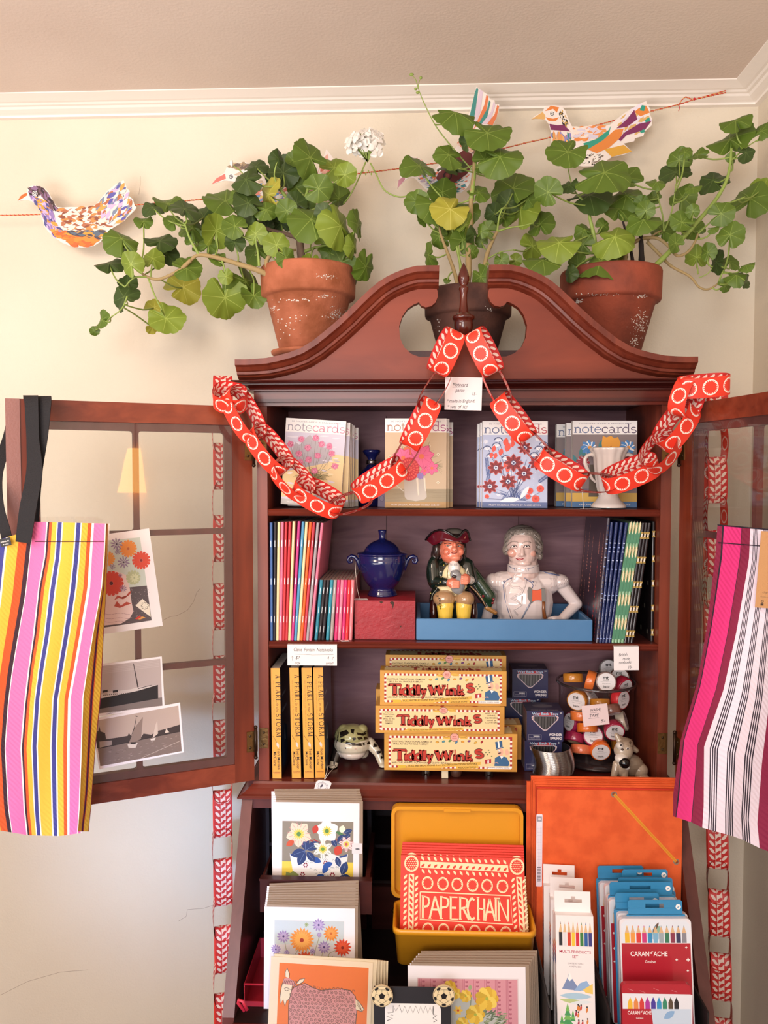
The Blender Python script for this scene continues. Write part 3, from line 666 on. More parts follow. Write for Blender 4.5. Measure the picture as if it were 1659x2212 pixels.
# cobalt bottle
M_cob=mat('#141a52',.12,coat=.6,name='cobalt_glaze')
c=T(803,1099,1.615); z=z_sh1
t=thing('cobalt_bottle','dark blue bottle with flared stopper and silver collar behind the garland','bottle',(c.x,1.615,z)); s_=1.615/1750
b=MB(); b.lathe([(.0,0.0005),(27*s_,.0005),(29*s_,.004),(30*s_,.02),(30*s_,.05),(27*s_,.064),(18*s_,.074),(12*s_,.079),(10*s_,.083),(0,.083)],mat('#1a1f5e',.05,trans=.35,coat=.5),(c.x,1.615,z)); build(b,'bottle_body',t)
b=MB(); b.lathe([(10.5*s_,.0835),(12*s_,.084),(12*s_,.092),(10.5*s_,.0925)],mat('#b9b9c0',.25,1),(c.x,1.615,z)); build(b,'collar',t)
b=MB(); b.lathe([(9*s_,.093),(9*s_,.096),(13*s_,.101),(18*s_,.106),(19.5*s_,.110),(18*s_,.1125),(0,.113)],M_cob,(c.x,1.615,z)); build(b,'stopper',t)
b=MB(MM(T(816,1099,1.575).x,1.575,z_sh1+.0010,2,0,0)); b.box(0,15,0,.003,0,52,mat('#8f88a8',.6)); b.ell(7.5,16,4.5,6,c_('#6b6488')); b.ell(7.5,16,3.8,5.2,c_('#9b94b2')); b.ell(7.5,34,4.5,8,c_('#6b6488')); b.ell(7.5,34,3.8,7.2,c_('#9b94b2'))
build(b,'purple_card',label='narrow purple patterned card standing beside the dark blue bottle',cat='card')
# white vase
M_por=mat('#ddd3cc',.22,coat=.5,name='ivory_glaze'); cy=1.512
c=T(1314,1096,cy); s_=cy/1750*.97; z=z_sh1
t=thing('white_vase','small ivory fluted vase with two handles in front of the tulip notecards','vase',(c.x,cy-.001,z))
zz=lambda y:(T(1314,y,cy).z-z)
b=MB(); b.lathe([(0,.0003),(39,.0003),(39.5,.003)],M_por,(0,0,0),n=8) if False else None
P=[(38,1096),(38,1092),(33,1087),(27,1081),(23,1075),(21,1069),(22,1064),(24,1059),(25.5,1053),(28,1040),(30,1020),(32,1005),(33,990),(36,980),(41,973),(42,969),(40,967),(37,970),(32,978),(29,992),(27,1010),(24,1035),(20,1050),(0,1052)]
b.lathe([(r*s_,max(.0004,zz(y))) for r,y in P[:6]],M_por,(c.x,cy,z),40)
b.lathe([(r*s_,zz(y)) for r,y in P[5:]],M_por,(c.x,cy,z),64,flute=(12,.035)); build(b,'vase_body',t)
for sg in (-1,1):
    b=MB(); pts=[(32,985),(40,982),(48,984),(53,991),(53,1000),(48,1012),(42,1024),(37,1034),(29,1042)]
    q=[(c.x+sg*r*s_,cy-.002,z+zz(y)) for r,y in pts]; b.tube(q,[.0034]*3+[.0038,.0038,.0034,.003,.0026,.002],M_por,10); build(b,'handle',t)
def flat_tag(x0,y0,x1,y1,Y,z,lab,strpts=None,rot=0,oval=False,name='price_tag'):
    a=T(x0,y1,Y);w=(T(x1,y1,Y).x-a.x); M=Matrix.Translation((a.x,Y,z+.0004))@Matrix.Rotation(R(rot),4,'Z')
    b=MB(M); d=.017
    if oval: 
        n=24; P=[(w/2+w/2*math.cos(2*PI*i/n),d/2+d/2*math.sin(2*PI*i/n)) for i in range(n)]
    else: P=[(.003,0),(w,0.002),(w-.003,d),(.007,d),(0,.010)]
    k=len(P); b.raw([(u,v,0) for u,v in P]+[(u,v,.0005) for u,v in P],[tuple(range(k))[::-1],tuple(range(k,2*k))]+[(i,(i+1)%k,(i+1)%k+k,i+k) for i in range(k)],PAPER)
    for i in range(9 if oval else 4): 
        u=w*(.25+.06*i); b.raw([(u,.005,.0006),(u+.0006,.005,.0006),(u+.0006,.012,.0006),(u,.012,.0006)],[(0,1,2,3)],INK)
    o=build(b,name,label=lab,cat='tag')
    if strpts:
        b=MB(); b.tube(strpts,.0006,M_str,5); build(b,'string',o)
    return o
v0=T(1252,1010,1.49)
flat_tag(1255,1100,1298,1100,1.482,z_sh1,'white price tag lying on top shelf at the foot of the ivory vase',[tuple(v0),tuple(T(1256,1050,1.485)),(T(1262,1096,1.485).x,1.488,z_sh1+.001)])
# ------------------------------------------------------------ shelf 2: plain notebooks
def notebook(name,x,Y,z,th,h,d,roll,mcover,lab,cat,grp,spine=None,page=None,yaw=0,draw=None,fold=True):
    "x = world x of the bottom left corner of the spine; units metres"
    x=max(x,XC-HW+.0200+max(0,-h*math.sin(R(roll)))); x=min(x,XC+HW-.0200-max(0,h*math.sin(R(roll)))-th)
    M=Matrix.Translation((x,Y,z+.0004+th*math.sin(R(max(0,roll)))))@Matrix.Rotation(R(yaw),4,'Z')@Matrix.Rotation(R(roll),4,'Y')
    b=MB(M); r=th*.42
    cs=[(0,d),(0,r)]+[(th/2-th/2*math.cos(R(t)),r-r*math.sin(R(t))) for t in (20,45,70,90,110,135,160)]+[(th,r),(th,d)]
    n=len(cs); P=[(a,c,0) for a,c in cs]+[(a,c,h) for a,c in cs]
    b.raw(P,[(i,i+1,i+1+n,i+n) for i in range(n-1)],mcover,False)
    b.raw([(.0003,r,.0005),(th-.0003,r,.0005),(th-.0003,d-.001,.0005),(.0003,d-.001,.0005),(.0003,r,h-.0006),(th-.0003,r,h-.0006),(th-.0003,d-.001,h-.0006),(.0003,d-.001,h-.0006)],[(3,2,1,0),(4,5,6,7),(2,3,7,6)],page or PAGE)
    b.raw(P[n+1:n+n-1],[tuple(range(n-2))],page or PAGE)
    # staples
    st=mat('#c8c4c0',.3,1)
    for f in (.18,.5,.82): 
        if draw is None: b.box(th/2-.0003,th/2+.0003,-.0002,.0004,h*f-.006,h*f+.006,st)
    if draw: draw(b,th,h,d)
    return build(b,name,label=lab,cat=cat,group=grp)
S2=4.608
big=[(80,85,'#4b74b8','cornflower blue'),(115,108,'#241c26','black'),(150,135,'#ecd9a8','first cream'),(183,163,'#e8799c','first pink'),(217,190,'#c8363f','first red'),(252,217,'#c93440','second red'),(290,245,'#ecd9a8','second cream'),(347,280,'#c83a86','magenta'),(383,305,'#4f9ac8','sky blue'),(413,330,'#f0dcae','third cream'),(450,358,'#ee6a2c','orange'),(485,388,'#c83a4c','coral red'),(527,420,'#a5a0a6','grey'),(570,450,'#e67a98','last pink')]
GB='large stapled notebooks on the middle shelf'
h_b=.2225
xl=None
for i,(xt,xb,c,l) in enumerate(big):
    Y=1.488
    x=T(560+xb/S2,1392,Y).x; xt_=T(560+xt/S2,1133,Y).x; roll=math.degrees(math.atan2(xt_-x,h_b))
    if xl is not None: roll=max(roll,pr_); x=max(x,xl+.0056)
    x=max(x,XC-HW+.0205); xl=x; pr_=roll
    pos={'cornflower blue':'against the cabinet side','last pink':'tallest cover showing, leaning beside the small notebooks'}.get(l,'in the leaning row on the middle shelf')
    notebook('notebook',x,Y,z_sh2,.0052,h_b-.0004*abs(i-7),.17,roll,mat(c,.5),'large %s stapled notebook %s'%(l,pos),'notebook',GB)
small=[(540,485,'#2f87a0','first teal'),(575,520,'#221c22','first black'),(600,545,'#221c22','second black'),(620,577,'#2f8ea6','second teal'),(648,608,'#a89c98','grey'),(683,652,'#d02f70','first magenta'),(720,688,'#e4809a','first pink'),(755,727,'#cc2f72','second magenta'),(790,762,'#d62c34','bright red'),(825,800,'#e4858f','second pink')]
GS='small stapled notebooks on the middle shelf'
for i,(xt,xb,c,l) in enumerate(small):
    Y=1.494; x=T(560+xb/S2,1388,Y).x; xt_=T(560+xt/S2,1259,Y).x; roll=math.degrees(math.atan2(xt_-x,.113))
    tn=lambda a:math.tan(R(a))
    x=max(x,xl+.0065+max(0,.114*(tn(pr_)-tn(roll)))+(.0015 if i==0 else 0))
    xl=x; pr_=roll
    notebook('small_notebook',x,Y,z_sh2,.0062,.113,.165,roll,mat(c,.5),'small %s stapled notebook with rounded spine beside the red box'%l,'notebook',GS,page=mat('#a58f86',.8))
xsm=xl
# patterned notebooks on the right
def navy(b,th,h,d):
    r=random.Random(int(th*1e6)+int(d*1e4))
    for i in range(26):
        z=h*(.03+.94*i/26); b.raw([(th*.2,-.0001,z),(th*.8,-.0001,z),(th*.8,-.0001,z+.0018),(th*.2,-.0001,z+.0018)],[(0,1,2,3)],c_(r.choice(['#b8c4e4','#8fa3d8','#1c2a5c','#1c2a5c'])))
def thorn(b,th,h,d):
    red=c_('#b83a3c'); pk=c_('#c98a80'); P=[]
    for (yy,z0,z1,m) in ((.045,.02,.15,red),(.045,.16,.20,pk),(.09,.0,.06,red),(.10,.08,.19,pk),(.14,.03,.10,pk),(.135,.12,.21,pk),(.02,.0,.09,red),(.015,.12,.2,pk),(.17,.06,.2,pk)):
        n=14
        for i in range(n):
            z=z0+(z1-z0)*i/n; w=.0045*(1-i/n)+.0015; l=(z1-z0)/n
            b.raw([(-.0001,yy-w,z+l*.4),(-.0001,yy,z),(-.0001,yy+w,z+l*.4),(-.0001,yy+.0008,z+l*.5),(-.0001,yy,z+l*1.3),(-.0001,yy-.0008,z+l*.5)],[(0,1,2,3,4,5)],m)
    navy(b,th,h,d)
def greenc(b,th,h,d):
    for i in range(5):
        z=h*(.03+i*.2)
        b.raw([(-.00001,-.0002,z),(th,-.0002,z),(th,-.0002,z+h*.1),(-.00001,-.0002,z+h*.1)],[(0,1,2,3)],c_('#4f8a6a'))
        b.raw([(th*.2,-.00025,z+h*.1),(th*.5,-.00025,z+h*.075),(th*.8,-.00025,z+h*.1),(th*.9,-.00025,z+h*.15),(th*.5,-.00025,z+h*.185),(th*.1,-.00025,z+h*.15)],[(0,1,2,3,4,5)],c_('#efe4bc'))
        for k in (.25,.75): b.raw([(th*k-.0003,-.0003,z+h*.09),(th*k+.0003,-.0003,z+h*.09),(th*k+.0003,-.0003,z+h*.17),(th*k-.0003,-.0003,z+h*.17)],[(0,1,2,3)],c_('#9a7f34'))
def goldm(b,th,h,d):
    for i in range(5):
        z=h*(.05+i*.205)
        b.raw([(0,-.0002,z),(th,-.0002,z),(th*.75,-.0002,z+.006),(th,-.0002,z+.012),(0,-.0002,z+.012),(th*.25,-.0002,z+.006)],[(0,1,2,3,4,5)],c_('#b0924a')); b.raw([(th*.3,-.0003,z+.003),(th*.7,-.0003,z+.003),(th*.7,-.0003,z+.009),(th*.3,-.0003,z+.009)],[(0,1,2,3)],c_('#e8e0d4'))
        for k in range(4):
            y=.02+k*.042+(i%2)*.02; g=c_('#8f8574') 
            for a,c2 in ((0,0),(.004,0)): b.raw([(-.0001,y+a,z),(-.0001,y+a+.0018,z),(-.0001,y+a+.0018,z+.008),(-.0001,y+a,z+.008)],[(0,1,2,3)],g)
GPn='patterned notebooks at the right end of the middle shelf'
rows=[(1165,1232,'#1d2a5a',thorn,'navy notebook with red thorny stems on its cover, leftmost of the patterned row')]
rows+= [(1180+i*17,1250+i*28,'#1c2b60',navy,'%s navy notebook with speckled spine'%l) for i,l in enumerate(('first','second','third','fourth'))]
rows+= [(1243+i*20,1362+i*22,'#7fae86',greenc,'%s green and cream striped notebook spine'%l) for i,l in enumerate(('first','second','third','fourth'))]
rows+= [(1322+i*21,1452+i*24,'#241d20',goldm,'%s black notebook with gold motifs on the spine'%l) for i,l in enumerate(('first','second','third'))]
S3=2.86; xl=None; i_pn=None
for xb,xt,c,fn,l in rows:
    Y=1.49; x=T(880+xb/S3,1390,Y).x; xt_=T(880+xt/S3,1138,Y).x; roll=math.degrees(math.atan2(xt_-x,.218))
    th=.0054
    if fn is not thorn: roll=max(roll,pr_)
    roll=min(roll,7.6)
    if xl: x=max(x,xl+th+.0003)
    xl=x; pr_=roll
    if i_pn is None: i_pn=1
    hh=.230 if fn is thorn else .222
    notebook('patterned_notebook',x,Y,z_sh2,th,hh,.185,roll,mat('#3a2d3c' if fn is thorn else c,.3,coat=.5),l+(' in the leaning row' if fn is not thorn else ''),'notebook',GPn,draw=fn,page=mat('#2c2430' if fn is goldm else '#6d6470',.8))
x=T(1407,1390,1.50).x
notebook('patterned_notebook',x,1.505,z_sh2,.0058,.222,.19,0,mat('#1c1719',.3,coat=.5),'upright black notebook with gold motifs against the right cabinet side','notebook',GPn,draw=goldm,page=mat('#2c2430',.8))
# red wooden box
M_rw=mat('#a3202c',.5,bump=(140,.5),var=(9,'#8a1822',.45,.7),name='red_paint_wood'); zr=.0735
x0=max(T(746,1383,1.505).x,xsm+.0062+.004); x1=T(897,1383,1.505).x
b=MB(); b.box(x0,x1,1.505,1.64,z_sh2+.0003,z_sh2+zr,M_rw)
M_ch=mat('#3f2a22',.8); b.M=MM(x0,1.505,z_sh2)
for u,v,p in ((66,70,[(0,0),(5,3),(9,0),(8,-4),(6,-12),(4,-4)]),(46,71,[(0,0),(4,1.5),(8,0),(5,-3)]),(84,26,[(0,0),(5,1),(3,-3)]),(128,30,[(0,0),(1.2,9),(2,0),(1,-9)]),(2,30,[(0,0),(1,6),(1.4,0)])): b.poly([(u+a,v+c2) for a,c2 in p],M_ch)
for q in ([(50,38),(74,45)],[(58,22),(78,30)],[(20,52),(33,56)]): b.line(q,.5,c_('#c4585e'))
redbox=build(b,'red_wooden_block',label='solid red painted wooden block with chipped edges under the blue sugar bowl',cat='wooden block')
flat_tag(734,1388,754,1388,1.482,z_sh2,'small beige tag lying on middle shelf edge by the small notebooks',name='beige_tag')
# sugar bowl
cy=1.572; c=T(826,1288,cy); z=z_sh2+zr; s_=cy/1750; zz=lambda y:T(826,y,cy-.02).z-T(826,1283,cy-.02).z
t=thing('sugar_bowl','glossy cobalt blue lidded sugar bowl with curled handles standing on red block','sugar bowl',(c.x,cy,z))
M_cg=mat('#151b54',.13,coat=.8,name='cobalt_glaze_bowl')
def rings(P): return P
b=MB(); b.lathe([(0,.0004),(32*s_,.0004),(32.5*s_,.003),(30*s_,.004),(31*s_,.006),(29*s_,.0075),(29.5*s_,.009),(27*s_,.011),(26*s_,.014),(27*s_,.0165),(33*s_,.022),(39*s_,.030),(44*s_,.040),(48*s_,.052),(51*s_,.064),(52*s_,.072),(51*s_,.073),(52*s_,.076),(51*s_,.0775),(52*s_,.080),(50*s_,.080),(46*s_,.07)],M_cg,(c.x,cy,z),48,cap=False); build(b,'bowl',t)
b=MB(); b.lathe([(48*s_,.0795),(55*s_,.0805),(55.5*s_,.0825),(52*s_,.0845),(41*s_,.086),(39*s_,.089),(36*s_,.094),(28*s_,.101),(18*s_,.1065),(9*s_,.109),(7*s_,.111),(7*s_,.118),(9*s_,.125),(9.3*s_,.1275),(7*s_,.1285),(0,.1285)],M_cg,(c.x,cy,z),48,cap=False); build(b,'lid',t)
for sg in (-1,1):
    b=MB(); pts=[(48,.050),(51,.060),(54,.069),(60,.075),(67,.077),(73,.074),(75,.069),(72,.064),(67,.065),(66,.069),(69,.071)]
    b.tube([(c.x+sg*r*s_,cy,z+v) for r,v in pts],[.0028,.0034,.004,.004,.0038,.0036,.0033,.003,.0028,.0026,.002],M_cg,10); build(b,'handle',t)
hx=c.x-58*s_
flat_tag(754,1296,795,1296,1.508,z,'white paper price tag on the red block tied to the blue sugar bowl',[(hx,cy-.005,z+.066),(hx+.002,cy-.03,z+.05),(hx+.006,cy-.045,z+.02),(T(776,1290,1.52).x,1.525,z+.001)])
# blue tray
M_bl=mat('#4f81b0',.4,bump=(50,.15),var=(6,'#4676a4',.4,.7),name='blue_paint')
x0=T(899,1389,1.50).x; x1=T(1280,1389,1.50).x; zt=T(1090,1338,1.50).z; z=z_sh2+.0004
b=MB(); b.box(x0,x1,1.50,1.508,z,zt,M_bl); b.box(x0,x1,1.69,1.698,z,zt,M_bl); b.box(x0,x0+.008,1.508,1.69,z,zt,M_bl); b.box(x1-.008,x1,1.508,1.69,z,zt,M_bl); b.box(x0+.008,x1-.008,1.508,1.69,z,z+.005,M_bl)
o=build(b,'blue_tray',label='long shallow blue painted wooden tray holding the two ceramic figures',cat='tray')
bm=o.modifiers.new('bevel','BEVEL'); bm.width=.002; bm.segments=2
TRAYZ=z+.0055
# ------------------------------------------------------------ handwritten cards
def card(x0,y0,x1,y1,Y,roll,lab,lines,fold=0,mat_=None,name='handwritten_sign'):
    w=mm(x0,x1,Y,(y0+y1)/2); h=(T(x0,y0,Y).z-T(x0,y1,Y).z)*1000; a=T(x0,y1,Y)
    b=MB(MM(a.x,Y,a.z,roll)); b.box(0,w,0,.0005,0,h,mat_ or PAPER)
    if fold: b.box(0,w,0,fold,h-.4,h,PAPER)
    for q in lines:
        if q[0]=='l': b.line([(w*u,h*v) for u,v in q[1:]],.45,INK)
        else: st,u,v,sz,*ww=q; b.text(st,w*u,h*v,sz,INK,'L',width=(ww[0]*w if ww else None),bold=.004,shear=.25,rot=(ww[1] if len(ww)>1 else 0))
    return build(b,name,label=lab,cat='sign')
card(960,814,1040,885,1.4385,1.5,'white handwritten card reading Notecard packs hanging on the cornice',[('Notecard',.2,.72,9,.42),('l',(.2,.69),(.58,.71)),('packs',.28,.55,9,.25),('15-',.72,.46,8,.14),('* made in England!',.05,.22,8,.78,.02),('* sets of 10!',.07,.05,8,.55)])
card(621,1392,728,1437,1.476,0,'wide white handwritten notebook price card with underlined heading on middle shelf edge',[('Claire  Fontain  Notebooks',.12,.68,9,.8),('l',(.14,.54),(.5,.50),(.93,.52)),('$7',.16,.3,8,.1),('4',.8,.3,8,.04),('large',.14,.06,7,.12),('small',.77,.06,7,.16),('l',(.1,.22),(.1,.44),(.08,.38)),('l',(.1,.44),(.12,.38)),('l',(.9,.26),(.93,.42),(.9,.38)),('l',(.93,.42),(.94,.34))],fold=.006)
card(1326,1396,1380,1448,1.476,-1,'white folded handwritten card reading British made notebooks on shelf edge',[('British',.2,.58,8,.35,.05),('made',.35,.42,8,.28),('notebooks',.2,.26,8,.5,.05),('10-',.55,.06,8,.18)],fold=.02)
# ------------------------------------------------------------ shelf 3: paperbacks
M_ps=mat('#e9a640',.45,coat=.3); M_pc=mat('#191722',.3,coat=.5)
GPb='yellow spined paperbacks on the bottom shelf'
for (xa,xb,yb,yaw,l) in ((584.5,605.5,1687,0,'leftmost of four yellow spined paperbacks, standing apart'),(630,650,1684,0,'second yellow spined paperback from the left'),(656,678,1683,0,'third yellow spined paperback from the left'),(681,702,1681,0,'rightmost yellow spined paperback showing its dark cover')):
    Y=1.487+ (1687-yb)*.0012; x=T(xa,1560,Y).x+(.003 if xa<600 else 0); w=mm(xa,xb,Y)-(1 if xa<600 else 0); h=209; d=.135
    b=MB(MM(x,Y,z_fl+.0008,-1.0 if xa>600 else -.6,yaw)); 
    b.box(0,w,0,.0006,0,h,M_ps); b.box(0,.5,.0006,d,0,h,M_pc); b.box(w-.5,w,.0006,d,0,h,M_pc); b.box(.5,w-.5,.0006,d-.002,.5,h-.8,PAGE)
    bi=c_('#2e241c')
    cx=w/2
    Mo=b.M
    b.M=Mo@Matrix.Translation((0,0,0))@Matrix.Rotation(R(90),4,'Y') if False else Mo
    # vertical title reading downwards: draw in a rotated frame
    b.M=Mo@Matrix(((0,0,1,0),(0,1,0,0),(-1,0,0,h),(0,0,0,1)))
    # now local x runs down the spine from the top, z runs from left to right of the spine
    b.serif('A',13,cx+.2,8.6,bi,th=.15); b.serif('PEARL',26,cx+.2,8.8,bi,width=38,th=.15); b.text('in the',66,cx+.8,6.5,bi,width=17,shear=.3); b.serif('STORM',86,cx+.2,9,bi,width=44,th=.15)
    b.text('How I Found My Heart in the Middle of the Ocean',22,cx-5.0,4.2,c_('#b07c34'),width=92,shear=.3)
    b.text('Tori Murden',152,cx+1.4,7.4,bi,width=40,bold=.012); b.text('McClure',158,cx-5.8,7.4,bi,width=27,bold=.012)
    b.line([(128,2),(141,cx+1)],.6,c_('#3a2a1c')); b.leaf2(140,cx+1,11,4.5,.25,c_('#cfc8c0'))
    b.M=Mo; b.text('HARPER',cx,11,2.6,c_('#8a3b22'),'C',width=14,bold=.02); b.line([(2.5,9.6),(w-2.5,9.6)],.35,c_('#8a3b22'))
    # cover art on right face
    b.M=Mo@Matrix.Translation((w,0,0))@Matrix(((0,0,0,0),(1000,0,0,0),(0,0,1,0),(0,0,0,1))) if False else Mo
    def cov(pts,m,L):
        b.raw([(w+.08+L*.05,a/1000,c2) for a,c2 in pts],[tuple(range(len(pts)))],m)
    cov([(20,150),(60,150),(60,155),(20,155)],c_('#8f8f9c'),0); cov([(20,120),(70,120),(70,126),(20,126)],c_('#8f8f9c'),0)
    cov([(15,15),(15,70),(40,95),(70,80),(75,30),(50,10)],c_('#23324f'),0); cov([(40,60),(44,90),(50,60)],c_('#c8ccd4'),1)
    build(b,'paperback',label=l,cat='book',group=GPb)
# ------------------------------------------------------------ tiddlywinks boxes
T_Y=mat('#d09a42',.45,coat=.2,var=(12,'#bd8533',.45,.7)); T_C=c_('#e6d09c'); T_R=c_('#a8282c'); T_W=c_('#efe6dc'); T_K=c_('#3a2018'); T_G=c_('#e0b24c')
def twink(x0,x1,Y,z,h,d,lab,style=0,shallow=False):
    w=mm(x0,x1,Y,1500); b=MB(MM(T(x0,1500,Y).x,Y,z)); b.box(0,w,0,d,0,h,T_Y)
    k=w/240; 
    bx0,bx1,bz0,bz1=8*k,w-9*k,5,h-6
    b.rect(bx0,bz0,bx1,bz1,T_R)
    q=3.9*k; n=int((bx1-bx0)/(2*q))
    for i in range(n): 
        u=bx0+i*2*q+q*.4; b.rect(u,bz1-q,u+q,bz1,T_W); b.rect(u,bz0,u+q,bz0+q,T_W)
    m=int((bz1-bz0)/(2*q))
    for i in range(m): v=bz0+i*2*q+q*.3; b.rect(bx0,v,bx0+q,v+q,T_W); b.rect(bx1-q,v,bx1,v+q,T_W)
    b.rect(bx0+q,bz0+q,bx1-q,bz1-q,T_C)
    mid=w*.53
    b.leaf2(mid-22*k,bz1-2,18*k,5,-.1,T_G); b.leaf2(mid+4*k,bz1-1,22*k,5,-.05,T_G)
    b.ell(mid,bz1-1.5,8*k,8*k if h>55 else 6*k,T_K,20); b.ell(mid,bz1-1.5,7.4*k,7.4*k if h>55 else 5.4*k,c_('#e9a79c'),20); b.text('MADE',mid,bz1-1,2.6,T_R,'C',bold=.02); b.text('ENGLAND',mid,bz1-4,1.8,T_R,'C',bold=.02)
    b.text('DEVON',mid-15*k,bz1-2.5,2.2,T_K,'C'); b.text('ENGLAND',mid+16*k,bz1-2.5,2.2,T_K,'C')
    if style==0:
        b.text('EXCITING, TRADITIONAL GAMES of',14*k,h-18,4.2,T_K,width=72*k,bold=.012); b.text('SKILL for the WHOLE FAMILY!',16*k,h-22.6,4.2,T_K,width=64*k,bold=.012)
        cols=['#d9a13a','#4f8f9c','#5a8a44','#3f7fae','#d99a36','#7a3f86','#e0b040','#a8282c']
        for i,cc in enumerate(cols): b.ell((96+i*11.5)*k,h-17+(i%3)*1.3,3.2*k,2.0,T_K,12,.3*(i%4)); b.ell((96+i*11.5)*k,h-17+(i%3)*1.3,2.8*k,1.7,c_(cc),12,.3*(i%4))
        tx,tw,tz,ts=16*k,164*k,19,19.5
    else:
        tx,tw,tz,ts=40*k,158*k,15,18
        for i,st in enumerate(('EXCITING,','TRADITIONAL','GAMES of','SKILL for the','WHOLE','FAMILY!')): b.text(st,25*k,h-13-i*4.2,3.6,T_K,'C',width=(22 if len(st)>9 else 15)*k,bold=.012)
        for i,st in enumerate(('with CUP,','WINKS,','SQUIDGERS','and a','CLOTH BAG')): b.text(st,216*k,h-13-i*4.4,3.6,T_K,'C',width=(24 if len(st)>8 else 16)*k,bold=.012)
    # title: dark outline below, red on top
    parts=[('T',0,.16,1.15,0),('iddly',.125,.345,1,0),('W',.455,.225,.95,0),('ink',.665,.235,1,0),('s',.905,.10,1.15,7)]
    for pas,(th,mm_) in enumerate(((.40,T_K),(.27,c_('#bc3524')))):
        for st,o_,wd,sc_,up in parts:
            if st=='W': b.serif('w',tx+tw*o_,tz,ts*1.55,mm_,width=tw*wd*.95,th=th*.8)
            else: b.serif(st,tx+tw*o_,tz+up*(ts/18),ts*sc_*(.9 if st=='T' else 1),mm_,width=tw*wd*.93,th=th if st!='s' else th*.8,gap=.04)
    for i in range(3): pass
    if style==0:
        b.text('with CUP, WINKS, SQUIDGERS, a CLOTH BAG and',14*k,13.5,4.4,T_K,width=107*k,bold=.012)
        b.poly([(40*k,5),(42*k,11),(100*k,12),(140*k,16),(175*k,18),(174*k,12),(140*k,10),(100*k,5)],T_G); b.text('FULL INSTRUCTIONS from the ENGLISH TIDDLYWINKS',44*k,6.6,4.4,T_K,width=124*k,bold=.012,rot=.05)
        b.poly([(130*k,4),(130*k,9),(170*k,11.5),(171*k,6)],T_G); b.text('ASSOCIATION!',134*k,5,4,T_K,width=32*k,bold=.012,rot=.05)
        b.poly([(22*k,3),(26*k,7),(22*k,10),(40*k,10),(40*k,5)],c_('#d9b53a'))
        b.rect(187*k,4.4,229*k,9.4,WHITE); b.text('WARNING: CHOKING HAZARD',188*k,6.6,2,T_K,width=38*k,bold=.02)
        # tall-hat gentleman flicking counters
        X0=208*k
        b.poly([(X0-8,26),(X0+2,31),(X0+14,27),(X0+19,16),(X0+17,10.5),(X0-9,10.5)],c_('#35648f')); b.poly([(X0+1,30),(X0+4,24),(X0+8,29)],WHITE)
        b.ell(X0+2,37,5.5,7.5,c_('#edb39a'),14); b.ell(X0-.5,39,1.9,1.9,WHITE,8); b.ell(X0-.8,38.8,.7,.7,T_K,6); b.leaf2(X0-3,34.5,7,2,.2,T_K)
        b.poly([(X0-7,43),(X0+7,47),(X0+8,45.5),(X0-6,41.5)],c_('#2d5a88')); b.poly([(X0-6,44),(X0-8,56),(X0+5,58.5),(X0+6,47)],c_('#2d5a88')); b.poly([(X0-2,45),(X0-3.5,57),(X0-.5,57.5),(X0+1,46)],WHITE); 
        b.ell(X0+14,36,4,5,c_('#edb39a'),10)
        for q in range(3): b.line([(X0+11.5+q*2,38),(X0+11+q*2.2,43)],1.2,c_('#edb39a'))
        b.poly([(X0-26,14),(X0-27,22),(X0-15,24),(X0-15,16)],c_('#b02a30')); b.poly([(X0-22,15),(X0-22,21),(X0-19,21.5),(X0-19,15.5)],WHITE); b.line([(X0-14,15),(X0-4,17),(X0-2,15)],1.4,c_('#edb39a'))
        for du,dv in ((-22,32),(-18,36),(-14,29),(-20,40),(-25,36)): b.ell(X0+du,dv,1.6,1.1,c_('#6a7a50'),8,.5)
    else:
        b.poly([(52*k,4),(60*k,9),(100*k,9),(140*k,12),(162*k,12),(166*k,7),(140*k,5),(100*k,3)],T_G); b.text('FULL INSTRUCTIONS from the ENGLISH TIDDLYWINKS ASSOCIATION!',62*k,4.8,3.6,T_K,width=100*k,bold=.012,rot=.03)
    # printed top face
    b.M=b.M@Matrix(((1,0,0,0),(0,0,.001,0),(0,-1000,0,h),(0,0,0,1)))
    dd=d*1000
    b.rect(8*k,4,w-8*k,dd-4,T_C); b.rect(8*k,dd-8,w-8*k,dd-4,T_R)
    for i in range(25): b.rect(10*k+i*9*k,dd-8,14*k+i*9*k,dd-4,T_W)
    b.serif('T',60*k,6,dd*.5,T_R,width=15,th=.3); b.serif('iddlywinks',80*k,6,dd*.5,T_R,width=110*k,th=.3)
    return build(b,'game_box',label=lab,cat='board game',group='tiddlywinks game boxes')
zf=z_fl+.0165; ya=1.497
zA=T(970,1578,ya).z+.0 ; h3=(T(970,1584,ya).z-zf)*1000
twink(830,1118,ya,zf,h3,.05,'game box at the bottom front of the stack of yellow boxes')
z3=zf+h3/1000+.0004; h2=(T(950,1526,ya-.003).z-z3)*1000
twink(811,1090,ya-.003,z3,h2,.062,'shallower game box in the middle of the yellow stack with text either side',1)
z4=z3+h2/1000+.0004; h1=(T(957,1449,ya+.002).z-z4)*1000
twink(821,1094,ya+.002,z4,h1,.036,'game box at the top front of the stack of yellow boxes')
yb=1.565; zz0=z_fl+.0165; H_=(T(960,1416,yb).z-zz0)*1000/3
for i,(xa,xb,l) in enumerate(((842,1127,'game box behind at the bottom, its right end sticking out'),(812,1085,'game box behind in the middle, its left end sticking out'),(833,1093,'topmost game box standing behind the front stack'))):
    twink(xa,xb,yb,zz0+i*(H_/1000+.0002),H_,.045,l)
